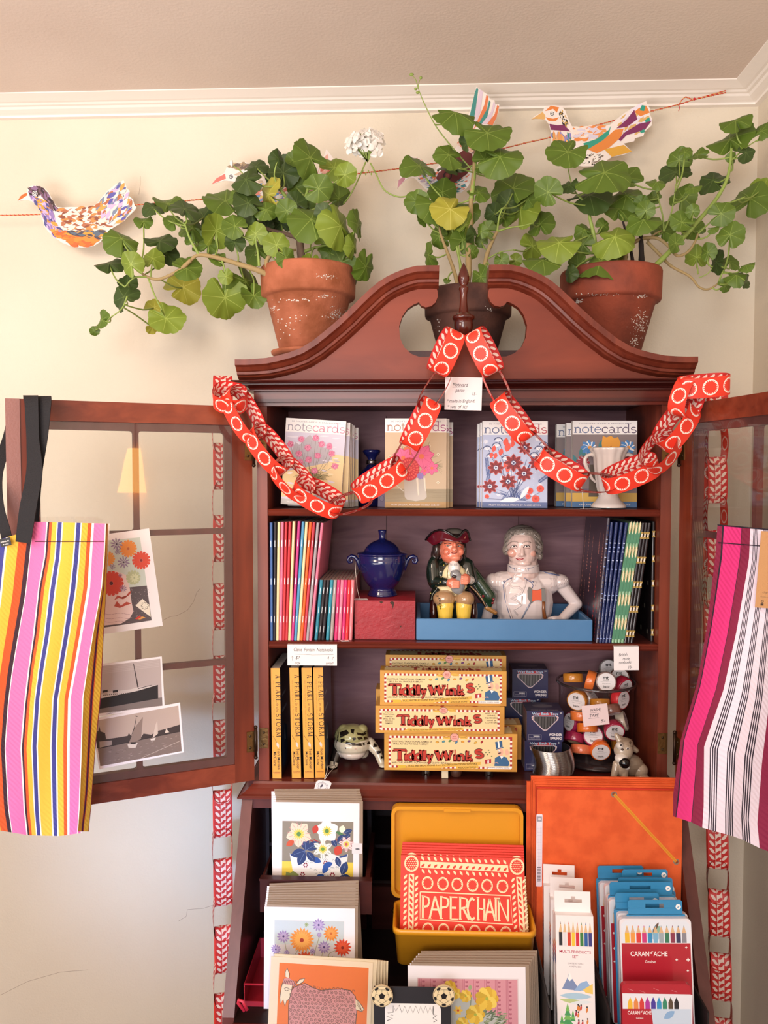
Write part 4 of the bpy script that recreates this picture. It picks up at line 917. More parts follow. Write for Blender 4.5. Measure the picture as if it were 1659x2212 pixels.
# little supports underneath
for i,(px,kind,l) in enumerate(((920,'s','left small bent steel ring under the game boxes'),(961,'b','small cream wooden cube under the game boxes'),(986,'w','small dark round wooden stand under the game boxes'),(1057,'s','right small bent steel ring under the game boxes'))):
    x=T(px,1670,1.502).x; b=MB()
    if kind=='s':
        m=mat('#9a9490',.25,1); pts=[(x+.0085*math.cos(R(a)),1.5165+.0085*math.sin(R(a)),0) for a in range(-60,260,20)]
        for p,q in zip(pts,pts[1:]): b.raw([(p[0],p[1],z_fl+.0004),(q[0],q[1],z_fl+.0004),(q[0],q[1],z_fl+.0158),(p[0],p[1],z_fl+.0158)],[(0,1,2,3)],m); b.raw([((p[0]-x)*.9+x,(p[1]-1.5165)*.9+1.5165,z_fl+.0004),((q[0]-x)*.9+x,(q[1]-1.5165)*.9+1.5165,z_fl+.0004),((q[0]-x)*.9+x,(q[1]-1.5165)*.9+1.5165,z_fl+.0158),((p[0]-x)*.9+x,(p[1]-1.5165)*.9+1.5165,z_fl+.0158)],[(3,2,1,0)],m)
        build(b,'steel_ring',label=l,cat='ring')
    elif kind=='b': b.box(x-.006,x+.006,1.502,1.514,z_fl+.0004,z_fl+.0160,mat('#d9cdb0',.6)); build(b,'wooden_cube',label=l,cat='block')
    else: b.lathe([(.009,.0004),(.011,.006),(.0115,.0125),(.010,.0160)],mat('#4a2a20',.5),(x,1.517,z_fl),20); build(b,'round_stand',label=l,cat='stand')
# rear supports
b=MB(); b.box(T(850,1600,1.58).x,T(1075,1600,1.58).x,1.57,1.605,z_fl+.0004,z_fl+.0160,W_in); build(b,'wooden_batten',label='dark wooden batten lying under the rear game boxes',cat='batten')
# ------------------------------------------------------------ wonder spring boxes
M_nv=mat('#262650',.4,coat=.3); M_nvt=mat('#3b3550',.5)
def steel():
    return mat('#b4b2b0',.22,1)
def wonder(x0,x1,Y,z,h,d,lab):
    w=mm(x0,x1,Y,1560); b=MB(MM(T(x0,1560,Y).x,Y,z)); b.box(0,w,.0005,d,0,h,mat('#33304c',.5)); k=w/70
    fr=[(9,47),(12,49.5),(58,49.5),(61,47),(60,42),(39,21.5),(35,20.5),(31,21.5),(10,42)]; s2=h/58
    def tri(s,m): cx,cz=35,38; b.poly([((cx+(a-cx)*s)*k,(cz+(c2-cz)*s)*s2) for a,c2 in fr],m)
    b.rect(0,0,w,h,M_nv); tri(1,c_('#e9dfe2')); tri(.955,c_('#a8333c')); tri(.925,c_('#e9dfe2')); tri(.89,M_nv); tri(.82,mat('#5f5d5e',.4,1))
    for i in range(16):
        u=14+i*2.8; 
        zb_=max(24,48-(24 if 30<u<42 else 24-(abs(u-36)-6)*.95)); b.line([((u)*k,zb_*s2),((u+.3)*k,47*s2)],.5,mat(['#a5a3a2','#242226'][i%2],.35,.6))
    b.leaf2(8*k,52.5*s2,54*k,6,0,c_('#b8323c')); b.text('Way Back Toys',35*k,51*s2,6.6,c_('#5a2a3a'),'C',width=50*k,bold=.05); b.text('Way Back Toys',35*k,51*s2,6.6,c_('#a9d0ea'),'C',width=50*k,bold=.02)
    b.text('5+',63*k,53.5*s2,4,WHITE,bold=.02)
    b.text('WONDER',55*k,11*s2,6.4,c_('#e4dcde'),'C',width=25*k,bold=.04); b.text('SPRING',56*k,4*s2,6.4,c_('#e4dcde'),'C',width=22*k,bold=.04)
    b.rect(3*k,3*s2,28*k,13*s2,c_('#b8b4c4')); b.rect(3.4*k,3.4*s2,27.6*k,12.6*s2,M_nv); b.text('WARNING:',13*k,9*s2,3,WHITE,width=12*k,bold=.03)
    for q in range(2): b.text('small parts choking',5*k,(6.6-q*2.4)*s2,2,c_('#b8b4c4'),width=20*k)
    Mo=b.M
    b.M=Mo@Matrix(((1,0,0,0),(0,0,.001,0),(0,-1000,0,h),(0,0,0,1))); dd=d*1000
    b.rect(1,1,w-1,dd-1,M_nvt); b.text('WONDER SPRING',w/2,6,6,c_('#8f8794'),'C',width=w*.75,bold=.04); b.ell(w/2,dd*.6,w*.28,dd*.18,c_('#6a6370'))
    b.M=Mo@Matrix(((0,1000,0,0),(-.001,0,0,d),(0,0,1,0),(0,0,0,1)))@Matrix.Identity(4)
    b.rect(1,1,dd-1,h-1,mat('#8a7370',.5)); b.text('Way Back Toys',dd*.5,h-8,5,c_('#a8333c'),'C',width=dd*.7,bold=.03); b.text('WONDER SPRING',dd*.5,4,5,c_('#3a3040'),'C',width=dd*.8,bold=.04)
    return build(b,'toy_box',label=lab,cat='toy box',group='navy spring toy boxes')
hb=.0585
wonder(1134,1214,1.548,z_fl+.0004,hb*1000,.062,'navy spring toy box at the bottom, half hidden behind the metal spring')
wonder(1138,1217,1.544,z_fl+.0008+hb,hb*1000,.062,'navy spring toy box on top of the front pile with grey lid showing')
wonder(1094,1168,1.635,z_fl+.0004,hb*1000,.055,'navy spring toy box hidden at the bottom of the rear pile')
wonder(1092,1167,1.635,z_fl+.0008+hb,hb*1000,.055,'navy spring toy box in the rear pile, mostly hidden behind the game boxes')
wonder(1106,1183,1.635,z_fl+.0012+2*hb,hb*1000,.055,'topmost navy spring toy box at the back')
# steel spring
cy=1.530; c=T(1198,1613,cy); r0=.0365; b=MB(); N=44; hh=c.z-z_fl-.001; pts=[]; 
for i in range(N*28):
    t=i/(N*28); a=2*PI*i/28; zz_=z_fl+.0016+t*(hh); ox=.004*math.sin(t*PI*1.3); pts.append((c.x-.004+ox*1.2+r0*math.cos(a),cy+r0*math.sin(a),zz_))
b.tube(pts,.00075,mat('#c4c2c0',.2,1),4,flat=1.6)
build(b,'metal_spring',label='shiny steel coil spring toy standing open in front of navy boxes',cat='spring toy')
# ------------------------------------------------------------ glass jar with tape rolls
jc=T(1288,1500,1.605); jy=1.607; jx=jc.x; JG=thinglass('jar_glass',(.93,.92,.92),.03,.02)
t=thing('glass_jar','round clear glass jar filled with colourful tape rolls','jar',(jx,jy,z_fl))
zr_=T(1288,1472,jy).z-z_fl
b=MB(); b.lathe([(.055,.0006),(.066,.002),(.0695,.008),(.071,.02),(.0715,.06),(.0725,zr_-.012),(.074,zr_-.004)],JG,(jx,jy,z_fl),48,cap=False); build(b,'jar_wall',t)
b=MB(); b.tube([(jx+.0755*math.cos(2*PI*i/56),jy+.0755*math.sin(2*PI*i/56),z_fl+zr_) for i in range(56)],.0028,mat('#6a6062',.08,trans=.8,coat=.5),8,closed=True); build(b,'rim',t)
b=MB(); b.lathe([(.0,.0006),(.064,.0006),(.067,.004),(.064,.0075),(0,.0075)],mat('#5d5052',.1,trans=.6),(jx,jy,z_fl),40,cap=False); build(b,'jar_base',t)
TAPES=[(650+45,375,'#c9822e',(0,.25,1),1.60,'amber'),(860,400,'#ee7a38',(1,-.3,-.25),1.59,'orange'),(1005,410,'#9a8078',(-.1,-1,.15),1.575,'taupe'),(1165,370,'#6a4038',(-.2,-.9,.3),1.63,'brown'),(1190,450,'#b3243c',(.5,-.8,-.3),1.60,'red'),
(668,600,'#c98230',(-.55,-1,-.1),1.568,'amber'),(850,565,'#ddd6d2',(.6,-.3,.6),1.60,'white'),(950,615,'#cf8a2c',(0,.3,1),1.578,'mustard'),(1150,575,'#d8323a',(.8,-1,0),1.575,'scarlet'),(1050,680,'#8c5f52',(.2,-.5,-1),1.566,'dusky brown'),
(715,745,'#f0803c',(0,.15,1),1.562,'coral orange'),(625,800,'#9c1f50',(-.9,-.4,.2),1.59,'plum'),(825,850,'#ee7a26',(0,.35,1),1.562,'bright orange'),(1090,870,'#b82a4c',(0,-1,-.35),1.562,'crimson'),(1195,790,'#d9cdb8',(.9,-.3,.3),1.585,'cream'),
(690,945,'#a82a50',(.3,.5,1),1.585,'striped crimson'),(885,925,'#b0285a',(-.15,-1,.35),1.574,'raspberry'),(745,1060,'#ee7c52',(.1,.35,1),1.566,'salmon'),(950,1055,'#ee6f24',(0,-1,-.3),1.562,'deep orange'),(1040,290,'#8a807c',(0,-.9,.4),1.655,'grey'),(1120,540,'#7a4a40',(.3,.3,1),1.62,'dark brown'),(800,700,'#c07a34',(.3,.2,1),1.61,'ochre'),(960,780,'#b02a44',(0,.4,1),1.60,'wine red'),(1150,1010,'#c98230',(0,.3,1),1.60,'honey')]
for (zx,zy,cc,ax,Y,l) in TAPES:
    p=T(1080+zx/4.366,1380+zy/4.366,Y-.006); az=Vector(ax).normalized(); 
    q=az.to_track_quat('Z','Y').to_matrix().to_4x4()
    p.z=max(p.z,z_fl+.0085+.0185*math.sqrt(max(0,1-az.z**2))+.008*abs(az.z)); p.y=Y+.0
    v=Vector((p.x-jx,p.y-jy,0)); 
    lim=.071-.021 if p.z<z_fl+zr_ else .055
    if v.length>lim: v=v.normalized()*lim; p.x=jx+v.x; p.y=jy+v.y
    b=MB(Matrix.Translation(p)@q); m=mat(cc,.25,coat=.6,bump=(180,.4)); r=.0195;hw=.0085
    b.lathe([(.0125,-hw),(r-.001,-hw),(r,-hw+.001),(r,hw-.001),(r-.001,hw),(.0125,hw)],m,n=30,cap=False); b.lathe([(.0125,hw),(.0125,-hw)],mat('#b89a78',.8),n=24,cap=False)
    o=build(b,'tape_roll',label='%s roll of decorative tape in the glass jar'%l,cat='tape',group='tape rolls in the glass jar',loc=p)
    if az.y<-.4 or abs(az.z)<.7 or ax[1]<-.35:
        b=MB(Matrix.Translation(p)@q@Matrix.Translation((0,0,hw+.0001))@Matrix(((.001,0,0,0),(0,0,.001,0),(0,-1,0,0),(0,0,0,1))))
        # orient lettering upright
        b.ell(0,0,17,17,PAPER,32); b.ell(0,0,3.2,3.2,c_('#d9cfc8'),12) if False else None
        sx=-1 if False else 1
        b.text('mt',-1,5,10,BLACK,'C',bold=.03); b.text('masking tape',-1,1.8,2.2,BLACK,'C'); b.line([(-11,.3),(11,.3)],.25,BLACK); b.text('basic',0,-11,6,BLACK,'C',bold=.02); b.text('Japanese washi paper',0,-3.4,1.8,BLACK,'C')
        build(b,'label',o)
card(1261,1525,1317,1570,1.527,-7,'handwritten pink paper reading washi tape stuck on glass jar',[('WASHI',.3,.68,8,.42),('l',(.3,.62),(.74,.62)),('TAPE',.25,.42,8,.38),('l',(.22,.36),(.62,.36)),('5-',.66,.12,8,.2)],mat_=mat('#e6cfd0',.6))
flat_tag(1403,1676,1452,1676,1.487,z_fl,'white oval price sticker with barcode lying at right end of bottom shelf',oval=True,name='price_sticker')
b=MB(); a=T(1265,1674,1.488); b.box(a.x,a.x+.042,1.487,1.515,z_fl+.0004,z_fl+.001,PAPER); build(b,'paper_slip',label='white paper slip lying on bottom shelf in front of the jar',cat='paper')
# ------------------------------------------------------------ ceramic figures
from mathutils.bvhtree import BVHTree
def blob(prims,voxel,mats_default=None,smooth=4):
    "fuse ellipsoids and tapered capsules into one continuous skin, coloured by the nearest primitive"
    b=MB(); m0=WHITE
    for p in prims:
        if p[0]=='e':
            rot=p[4] if len(p)>4 else None; b.ball(p[1],p[2],m0,20,rot)
        else: 
            a,c=Vector(p[1]),Vector(p[2]); b.tube([a+(c-a)*t for t in (0,.25,.5,.75,1)],[p[3]+(p[4]-p[3])*t for t in (0,.25,.5,.75,1)],m0,14); b.ball(a,p[3],m0,14); b.ball(c,p[4],m0,14)
    me=bpy.data.meshes.new('t'); me.from_pydata([tuple(q) for q in b.v],[],b.f); o=bpy.data.objects.new('t',me); COL.objects.link(o)
    md=o.modifiers.new('r','REMESH'); md.mode='VOXEL'; md.voxel_size=voxel; ms=o.modifiers.new('s','SMOOTH'); ms.iterations=smooth; ms.factor=.5
    dg=bpy.context.evaluated_depsgraph_get(); oe=o.evaluated_get(dg); em=oe.to_mesh()
    n=len(em.vertices); V=np.empty(n*3); em.vertices.foreach_get('co',V); V=V.reshape(-1,3); Fs=[tuple(p.vertices) for p in em.polygons]
    oe.to_mesh_clear(); bpy.data.objects.remove(o); bpy.data.meshes.remove(me)
    C=np.array([V[list(f)].mean(0) for f in Fs]); best=np.full(len(C),1e9); idx=np.zeros(len(C),int)
    for i,p in enumerate(prims):
        if p[0]=='e':
            r=p[2] if isinstance(p[2],(tuple,list)) else (p[2],)*3; q=C-np.array(p[1])
            if len(p)>4 and p[4]: q=q@np.array(p[4])   # inverse rotation
            d=(np.linalg.norm(q/np.array(r),axis=1)-1)*min(r)
        else:
            a,c=np.array(p[1]),np.array(p[2]); ab=c-a; t=np.clip(((C-a)@ab)/(ab@ab),0,1); d=np.linalg.norm(C-(a+t[:,None]*ab),axis=1)-(p[3]+(p[4]-p[3])*t)
        k=d<best; best[k]=d[k]; idx[k]=i
    out=MB(); out.v=[Vector(v) for v in V]; out.f=Fs; out.sm=[True]*len(Fs); out.uv=[None]*len(Fs)
    mm_=[p[3] if p[0]=='e' else p[5] for p in prims]; out.m=[out.mi(mm_[i]) for i in idx]
    out.bvh=BVHTree.FromPolygons([tuple(v) for v in V],Fs); return out
_ot=MB.tube
def _tube(s,pts,r,m,n=8,closed=False,flat=None):
    q=[Vector(p) for p in pts]; keep=[i for i,p in enumerate(q) if p.x<1e3]
    if len(keep)<2: return
    if isinstance(r,(list,tuple)): r=[r[i] for i in keep]
    q=[q[i] for i in keep]
    if len(keep)<len(pts) and any((a-c).length>.02 for a,c in zip(q,q[1:])): return
    _ot(s,q,r,m,n,closed,flat)
MB.tube=_tube
_ob=MB.ball
def _ball(s,c,r,m,n=16,rot=None):
    if Vector(c).x<1e3: _ob(s,c,r,m,n,rot)
MB.ball=_ball
class Fig:
    def __init__(s,ox,oy,sc,Y): s.ox,s.oy,s.sc,s.Y=ox,oy,sc,Y; s.k=Y/F/sc
    def p(s,zx,zy,dy=0): q=T(s.ox+zx/s.sc,s.oy+zy/s.sc,s.Y); return (q.x,q.y+dy*s.k,q.z)
    def e(s,zx,zy,r,m,dy=0,rot=None):
        return ('e',s.p(zx,zy,dy),tuple(a*s.k for a in r),m)+((rot,) if rot else ())
    def c(s,a,b_,r0,r1,m): return ('c',s.p(*a),s.p(*b_),r0*s.k,r1*s.k,m)
    def on(s,bvh,zx,zy,lift=0):
        d=(Vector(s.p(zx,zy))-CAM).normalized(); h,n,i,t=bvh.ray_cast(CAM,d)
        if h is None: return Vector((9e3,0,0))
        return h-d*lift
def gl(h,r=.16): return mat(h,r,coat=.6)
# toby jug
g=Fig(900,1120,9.217,1.553); GRN=gl('#16221c'); SK=gl('#d8785e'); SKL=gl('#e08a70'); CRM=gl('#ecdcae'); TAN=gl('#a98560'); YEL=gl('#e3bf4c'); GRY=gl('#8e8f92'); HRD=gl('#2e2220'); MAR=gl('#5c1220'); DBR=gl('#33130f')
base_y=1120+ (0)
zb_=TRAYZ+.0004
pr_=[g.e(640,1180,(370,300,420),GRN,120),g.e(680,1650,(430,330,480),GRN,160),g.e(330,1080,(140,170,330),GRN,20),g.e(980,1100,(170,180,330),GRN,60),
 g.c((330,930,0),(350,1230,-120),120,115,GRN),g.c((350,1230,-120),(560,1230,-300),105,90,GRN),g.e(700,1240,(125,90,100),SK,-360),
 g.c((1020,930,40),(1090,1220,-100),130,110,GRN),g.c((1090,1220,-100),(1020,1190,-260),90,80,gl('#d8d0c8')),g.e(950,1170,(100,80,115),SK,-330),
 g.e(740,1200,(250,140,330),CRM,-120),g.e(700,1330,(300,120,120),CRM,-150),g.e(740,960,(120,110,140),gl('#e6e0dc'),-190),
 g.e(800,1270,(150,120,200),GRY,-290),g.e(760,1080,(110,90,90),GRY,-290),
 g.e(540,1560,(225,200,170),TAN,-220),g.e(950,1570,(190,200,160),TAN,-210),
 g.c((560,1700,-250),(560,2050,-250),170,125,YEL),g.c((925,1700,-240),(920,2050,-240),160,120,YEL),
 g.e(340,1900,(90,200,330),DBR,60),g.e(1130,1900,(90,200,330),DBR,60),g.e(750,1900,(420,180,330),DBR,220),
 g.e(700,600,(232,220,265),SK,-20),g.e(690,720,(215,200,170),SK,-60),g.e(755,760,(110,90,70),SKL,-210),g.e(740,600,(62,60,60),SKL,-270),g.e(745,540,(42,50,90),SK,-225),g.e(610,650,(90,70,80),SK,-190),g.e(860,650,(75,70,80),SK,-170),g.e(750,670,(95,50,30),SKL,-225),
 g.e(400,640,(95,160,200),HRD,80),g.e(350,740,(70,120,140),HRD,90),g.e(950,640,(55,150,170),HRD,80),g.e(730,380,(250,230,150),HRD,20),
 g.c((1050,980,60),(1230,1250,80),110,130,gl('#1a3320')),g.c((1230,1250,80),(1450,1560,60),130,150,gl('#1a3320')),g.c((1450,1560,60),(1450,1720,40),130,70,gl('#1a3320')),g.c((1050,1300,0),(1400,1760,20),45,40,gl('#1c1612')),g.c((1400,1780,20),(1570,1880,20),50,45,gl('#9a6a34'))]
for i in range(4): pr_.append(g.c((690,1195+i*40,-430),(815,1200+i*38,-420),26,20,SKL)); 
for i in range(4): pr_.append(g.c((880,1110+i*42,-400),(985,1120+i*42,-395),25,20,SKL))
tb=thing('toby_jug','ceramic jug of a seated man in tricorn hat and dark green coat in blue tray','ceramic jug',(g.p(700,2000)[0],g.Y,zb_))
bb=blob(pr_,.0011)
mz=min(v.z for v in bb.v)
for v in bb.v: 
    if v.z<zb_: v.z=zb_
build(bb,'jug_body',tb); on=lambda x,y,l=.0004:g.on(bb.bvh,x,y,l)
b=MB(); P=[];n=44; 
tx=[180,230,290,360,430,500,560,620,680,730,780,820,860,900,930,960,990,1025,1060]; ty=[430,360,290,240,215,215,228,260,300,335,355,345,310,250,222,212,225,300,430]
bx=[180,250,320,400,480,560,660,760,860,940,1000,1060]; by=[432,480,535,500,440,420,432,442,438,485,470,432]
k=40
for f in range(2):
    for i in range(k+1):
        x=180+880*i/k; yt=np.interp(x,tx,ty); yb_=np.interp(x,bx,by); d=-330+((x-700)/470)**2*330+(40 if f else 0)
        for j in range(5):
            t=j/4; P.append(g.p(x,yb_+(yt-yb_)*t,d+ (1-t)*60*(1 if f==0 else 1)))
Fs=[]
for f in range(2):
    o_=f*(k+1)*5
    for i in range(k):
        for j in range(4): q=(o_+i*5+j,o_+i*5+j+1,o_+(i+1)*5+j+1,o_+(i+1)*5+j); Fs.append(q[::-1] if f==0 else q)
o_=(k+1)*5
for i in range(k): Fs+= [(i*5+4,(i+1)*5+4,o_+(i+1)*5+4,o_+i*5+4),(i*5,(i+1)*5,o_+(i+1)*5,o_+i*5)]
b.raw(P,Fs,MAR,True)
b.tube([P[i*5+4] for i in range(0,k+1)],22*g.k,gl('#120f10'),8)
b.ball(g.p(740,300,60),(230*g.k,220*g.k,110*g.k),gl('#6a655f'),20)
b.tube([g.p(980,270,-180),g.p(945,380,-200)],9*g.k,gl('#d08a70'),6)
build(b,'tricorn_hat',tb)
b=MB()
for ex,ey in ((625,545),(845,555)):
    c_e=on(ex,ey); b.ball(c_e,(34*g.k,12*g.k,15*g.k),gl('#e8d8cc'),12); b.ball(c_e+Vector((-.0003,-.0011,0)),13*g.k,gl('#241a18'),10); b.tube([on(ex-45,ey+5),on(ex,ey-22),on(ex+45,ey)],5*g.k,gl('#5c2a22'),5)
b.tube([on(550,505),on(610,490),on(690,505)],9*g.k,gl('#4a2a22'),6); b.tube([on(800,515),on(850,495),on(900,505)],9*g.k,gl('#4a2a22'),6)
b.tube([on(690,680),on(740,700),on(800,682)],9*g.k,gl('#8a2a2c'),6); b.tube([on(640,640),on(625,690),on(650,740)],5*g.k,gl('#b85a48'),5); b.tube([on(715,635),on(745,645),on(775,632)],7*g.k,gl('#b2503e'),5)
build(b,'face_features',tb)
b=MB()
for i in range(8): b.tube([on(650+i*25,900,.0003),on(655+i*23,945,.0003)],4*g.k,gl('#6a6a70'),5)
for x,y in ((540,930),(490,1170),(470,1265),(385,1345),(280,1490)): b.ball(on(x,y),15*g.k,gl('#b9a444'),8)
for x,y in ((415,1545),(450,1590),(462,1640)): b.tube([on(x-18,y-14),on(x+18,y+14)],5*g.k,BLACK,5); b.tube([on(x+18,y-14),on(x-18,y+14)],5*g.k,BLACK,5)
b.tube([on(460,1680),on(435,1730),on(470,1755),on(500,1725),on(462,1690),on(475,1810)],6*g.k,BLACK,5)
for x,y in ((1325,1545),(1325,1745),(1510,1680),(1530,1610)): b.ball(on(x,y),30*g.k,gl('#7a1020'),10)
b.tube([on(1060,1340),on(1200,1470),on(1300,1600),on(1370,1740)],10*g.k,gl('#caa07a'),6)
b.tube([on(590,900),on(620,1050),on(610,1180)],8*g.k,gl('#8a7a50'),5); b.tube([on(440,1300),on(400,1400),on(320,1500),on(285,1620)],6*g.k,gl('#b8b4a4'),5)
b.ball(on(750,1160),(52*g.k,30*g.k,32*g.k),gl('#2a2020'),10)
for sx in (560,930): b.ball(on(sx,1995,-.002),(60*g.k,60*g.k,25*g.k),gl('#e3bf4c'),12)
build(b,'painted_details',tb)
# bust
g2=Fig(1040,1120,6.9125,1.592); PW=gl('#d9cbc9',.13); PF=gl('#dfc3bb',.15); HG=gl('#94887f',.2); BL=gl('#5a668c',.2)
pr_=[g2.e(640,1250,(440,300,520),PW,40),g2.c((300,960,40),(1020,960,40),170,175,PW),g2.e(640,1600,(430,290,300),PW,40),
 g2.e(170,950,(110,150,130),PW,40),g2.e(1170,950,(150,150,120),PW,40),g2.c((150,1000,60),(140,1300,60),95,90,PW),g2.c((140,1300,60),(70,1530,50),88,78,PW),g2.c((70,1530,50),(180,1600,20),70,60,PW),
 g2.c((1200,1000,40),(1425,1280,20),105,86,PW),g2.c((1425,1280,20),(1180,1480,-120),84,68,PW),g2.c((1180,1490,-120),(1060,1480,-180),60,60,PW),
 g2.c((625,640,20),(625,800,20),215,235,PF),g2.e(600,430,(222,240,270),PF,-10),g2.e(605,560,(205,205,160),PF,-40),g2.e(610,650,(120,110,60),PF,-140),
 g2.c((585,390,-225),(572,510,-272),20,36,PF),g2.e(540,525,(28,30,20),PF,-240),g2.e(606,525,(28,30,20),PF,-240),g2.e(450,500,(80,72,70),gl('#dca596',.15),-150),g2.e(715,510,(80,72,70),gl('#dca596',.15),-140),g2.e(575,600,(60,40,30),PF,-215),
 g2.e(620,320,(275,260,225),HG,90),g2.e(630,215,(210,210,95),HG,30),g2.e(375,470,(60,100,90),HG,60),g2.e(400,380,(60,100,130),HG,70),g2.e(860,430,(80,130,150),HG,80),g2.e(880,560,(55,90,75),HG,80),g2.e(830,330,(80,140,130),HG,70)]
for i in range(4): pr_.append(g2.c((1040,1440+i*28,-200),(960,1455+i*26,-215),20,16,PW))
bs=thing('porcelain_bust','white porcelain bust of a grey haired officer with hand on hip in blue tray','ceramic bust',(g2.p(640,1600)[0],g2.Y,zb_))
bb=blob(pr_,.0011)
for v in bb.v:
    if v.z<zb_: v.z=zb_
build(bb,'bust_body',bs); on=lambda x,y,l=.0004:g2.on(bb.bvh,x,y,l); k=g2.k
b=MB()
for ex in (485,675):
    c_e=on(ex,417); b.ball(c_e,(36*k,10*k,15*k),gl('#f0e8e4'),12); b.ball(c_e+Vector((0,-.0010,0)),14*k,gl('#2a2426'),8); b.tube([on(ex-52,436),on(ex-20,400),on(ex+20,396),on(ex+52,430)],6*k,gl('#3a2426'),5); b.tube([on(ex-60,455),on(ex,447),on(ex+50,448)],4*k,gl('#b08a84'),5)
    b.tube([on(ex-68,372),on(ex-20,345),on(ex+20,345),on(ex+62,362)],9*k,gl('#b8a49c'),6)
b.tube([on(515,600),on(545,590),on(572,597),on(600,590),on(630,602)],7*k,gl('#b02838'),6); b.tube([on(530,610),on(572,620),on(615,610)],9*k,gl('#c03a4a'),6)
build(b,'face_features',bs)
b=MB()
r_=random.Random(5)
for i in range(13):
    x0=440+i*33; b.tube([on(x0+10,215+abs(i-6)*9,.0001),on(x0+(i-6)*12,150+abs(i-6)*12,.0001),on(x0+(i-6)*22,170+abs(i-6)*26,.0001)],7*k,gl('#5f5650' if i%2 else '#a89c94'),5)
for i in range(9): b.tube([on(790+i*4,240+i*38,.0001),on(850+i*5,290+i*36,.0001),on(905,370+i*28,.0001)],6*k,gl('#5f5650' if i%2 else '#a39890'),5)
for i in range(6): b.tube([on(440-i*8,250+i*42,.0001),on(385-i*6,290+i*42,.0001),on(350,340+i*36,.0001)],6*k,gl('#5f5650' if i%2 else '#a39890'),5)
build(b,'hair_strands',bs)
b=MB(); c=Vector(g2.p(628,735,20)); b.lathe([(.0,-.0),(238*k,-60*k),(242*k,-50*k),(232*k,50*k),(222*k,58*k),(190*k,50*k)],PW,c,40,cap=False)
bv=BVHTree.FromPolygons([tuple(v) for v in b.v],b.f); onc=lambda x,y:g2.on(bv,x,y,.0003)
b.tube([onc(410,710),onc(450,735),onc(500,745),onc(495,775)],6*k,BL,5); b.tube([onc(700,775),onc(690,745),onc(760,735),onc(850,710)],6*k,BL,5); b.tube([onc(520,740),onc(515,790)],5*k,gl('#b8a8a6'),5); b.tube([onc(655,740),onc(670,790)],5*k,gl('#b8a8a6'),5)
build(b,'collar',bs)
b=MB()
b.tube([on(440,1500),on(400,1380),on(350,1200),on(325,1000),on(345,950),on(400,910),on(460,885)],6*k,BL,5)
b.tube([on(470,1500),on(430,1380),on(380,1200),on(350,1010)],5*k,gl('#b8a8a6'),5)
b.tube([on(645,890),on(700,930),on(740,950),on(770,1000),on(760,1040)],6*k,BL,5); b.tube([on(645,880),on(740,930),on(820,945),on(800,1010)],5*k,gl('#b8a8a6'),5)
for x,y in ((340,940),(765,950)): b.ball(on(x,y),17*k,BL,10); b.ball(on(x,y,.0012),11*k,PW,10)
b.tube([on(195,800),on(280,780),on(370,775)],7*k,BL,5); b.tube([on(880,785),on(1010,825),on(1160,850)],14*k,BL,6)
b.tube([on(1175,1420),on(1215,1500)],6*k,BL,5)
for i in range(9): b.tube([on(110+i*20,850+abs(i-4)*3,.0002),on(100+i*19,1020,.0002)],8*k,PW,6)
for i in range(12): b.tube([on(1020+i*23,890+i*2,.0002),on(1045+i*24,1035-i*7,.0002)],8*k,PW,6)
build(b,'coat_trim',bs)
b=MB()
b.tube([on(520,820),on(470,900),on(420,990),on(470,1030),on(560,1030),on(630,1080)],16*k,PW,8)
b.tube([on(660,900),on(650,1000),on(600,1120),on(500,1160),on(440,1190),on(520,1220),on(600,1290)],15*k,PW,8)
b.tube([on(610,1160),on(600,1290),on(520,1340),on(480,1370),on(540,1440)],13*k,PW,8)
b.ball(on(560,930,-.003),(110*k,40*k,110*k),PW,16)
build(b,'cravat_ruffles',bs)
b=MB(); yy=min(on(720,1140).y,on(930,1140).y,on(830,1140).y)-.0015
def zp(pts,y0,y1,m): 
    q=[T(1040+x/6.9125,1120+y/6.9125,y0) for x,y in pts]; b.prism([(a.x,a.z) for a in q],y0,y1,m)
zp([(745,1050),(760,1070),(830,1078),(900,1055),(905,1235),(860,1215),(800,1225),(750,1245)],yy,yy+.006,mat('#d8552c',.45))
zp([(710,1030),(740,1035),(760,1060),(755,1240),(780,1240),(745,1270),(715,1230),(690,1180),(690,1080)],yy-.0005,yy+.006,mat('#6e6b68',.45))
zp([(895,1055),(920,1045),(955,1050),(962,1240),(900,1240)],yy-.0005,yy+.006,mat('#75726e',.45))
q=[T(1040+x/6.9125,1120+y/6.9125,yy+.002) for x,y in ((930,1240),(928,1350),(940,1470),(960,1495))]; b.tube(q,[26*k,26*k,30*k,34*k],gl('#7a4620'),8)
b.tube([on(735,1250,.001),on(680,1350,.001),on(600,1500,.001)],12*k,gl('#8890a4'),6)
build(b,'hatchet',bs)
# frog
g3=Fig(540,1380,4.608,1.575); FC=gl('#d6ccb6'); FB=gl('#1d1714'); FG=gl('#a3a070')
zfl=z_fl+.0004
pr_=[g3.e(1020,1040,(190,190,130),FC,20),g3.e(1010,960,(175,170,110),FG,10),g3.e(930,900,(55,60,50),FG,0),g3.e(1120,900,(55,60,50),FG,0),g3.e(1020,1120,(140,130,70),gl('#d8cabf'),-20),
 g3.c((890,1080,10),(850,1190,-70),70,48,FB),g3.c((850,1190,-70),(835,1250,-110),45,40,FC),g3.e(830,1270,(55,60,30),FC,-130),g3.c((1190,1040,10),(1270,1120,-30),58,45,FC),g3.c((1270,1120,-30),(1310,1210,-60),42,36,FC),g3.e(1325,1230,(40,50,26),FC,-80),
 g3.e(960,1170,(60,70,60),FC,120),g3.e(1120,1170,(60,70,60),FC,120)]
fr=thing('ceramic_frog','white and black spotted glazed ceramic frog crouching beside the yellow books','frog figurine',(g3.p(1020,1200)[0],g3.Y,zfl))
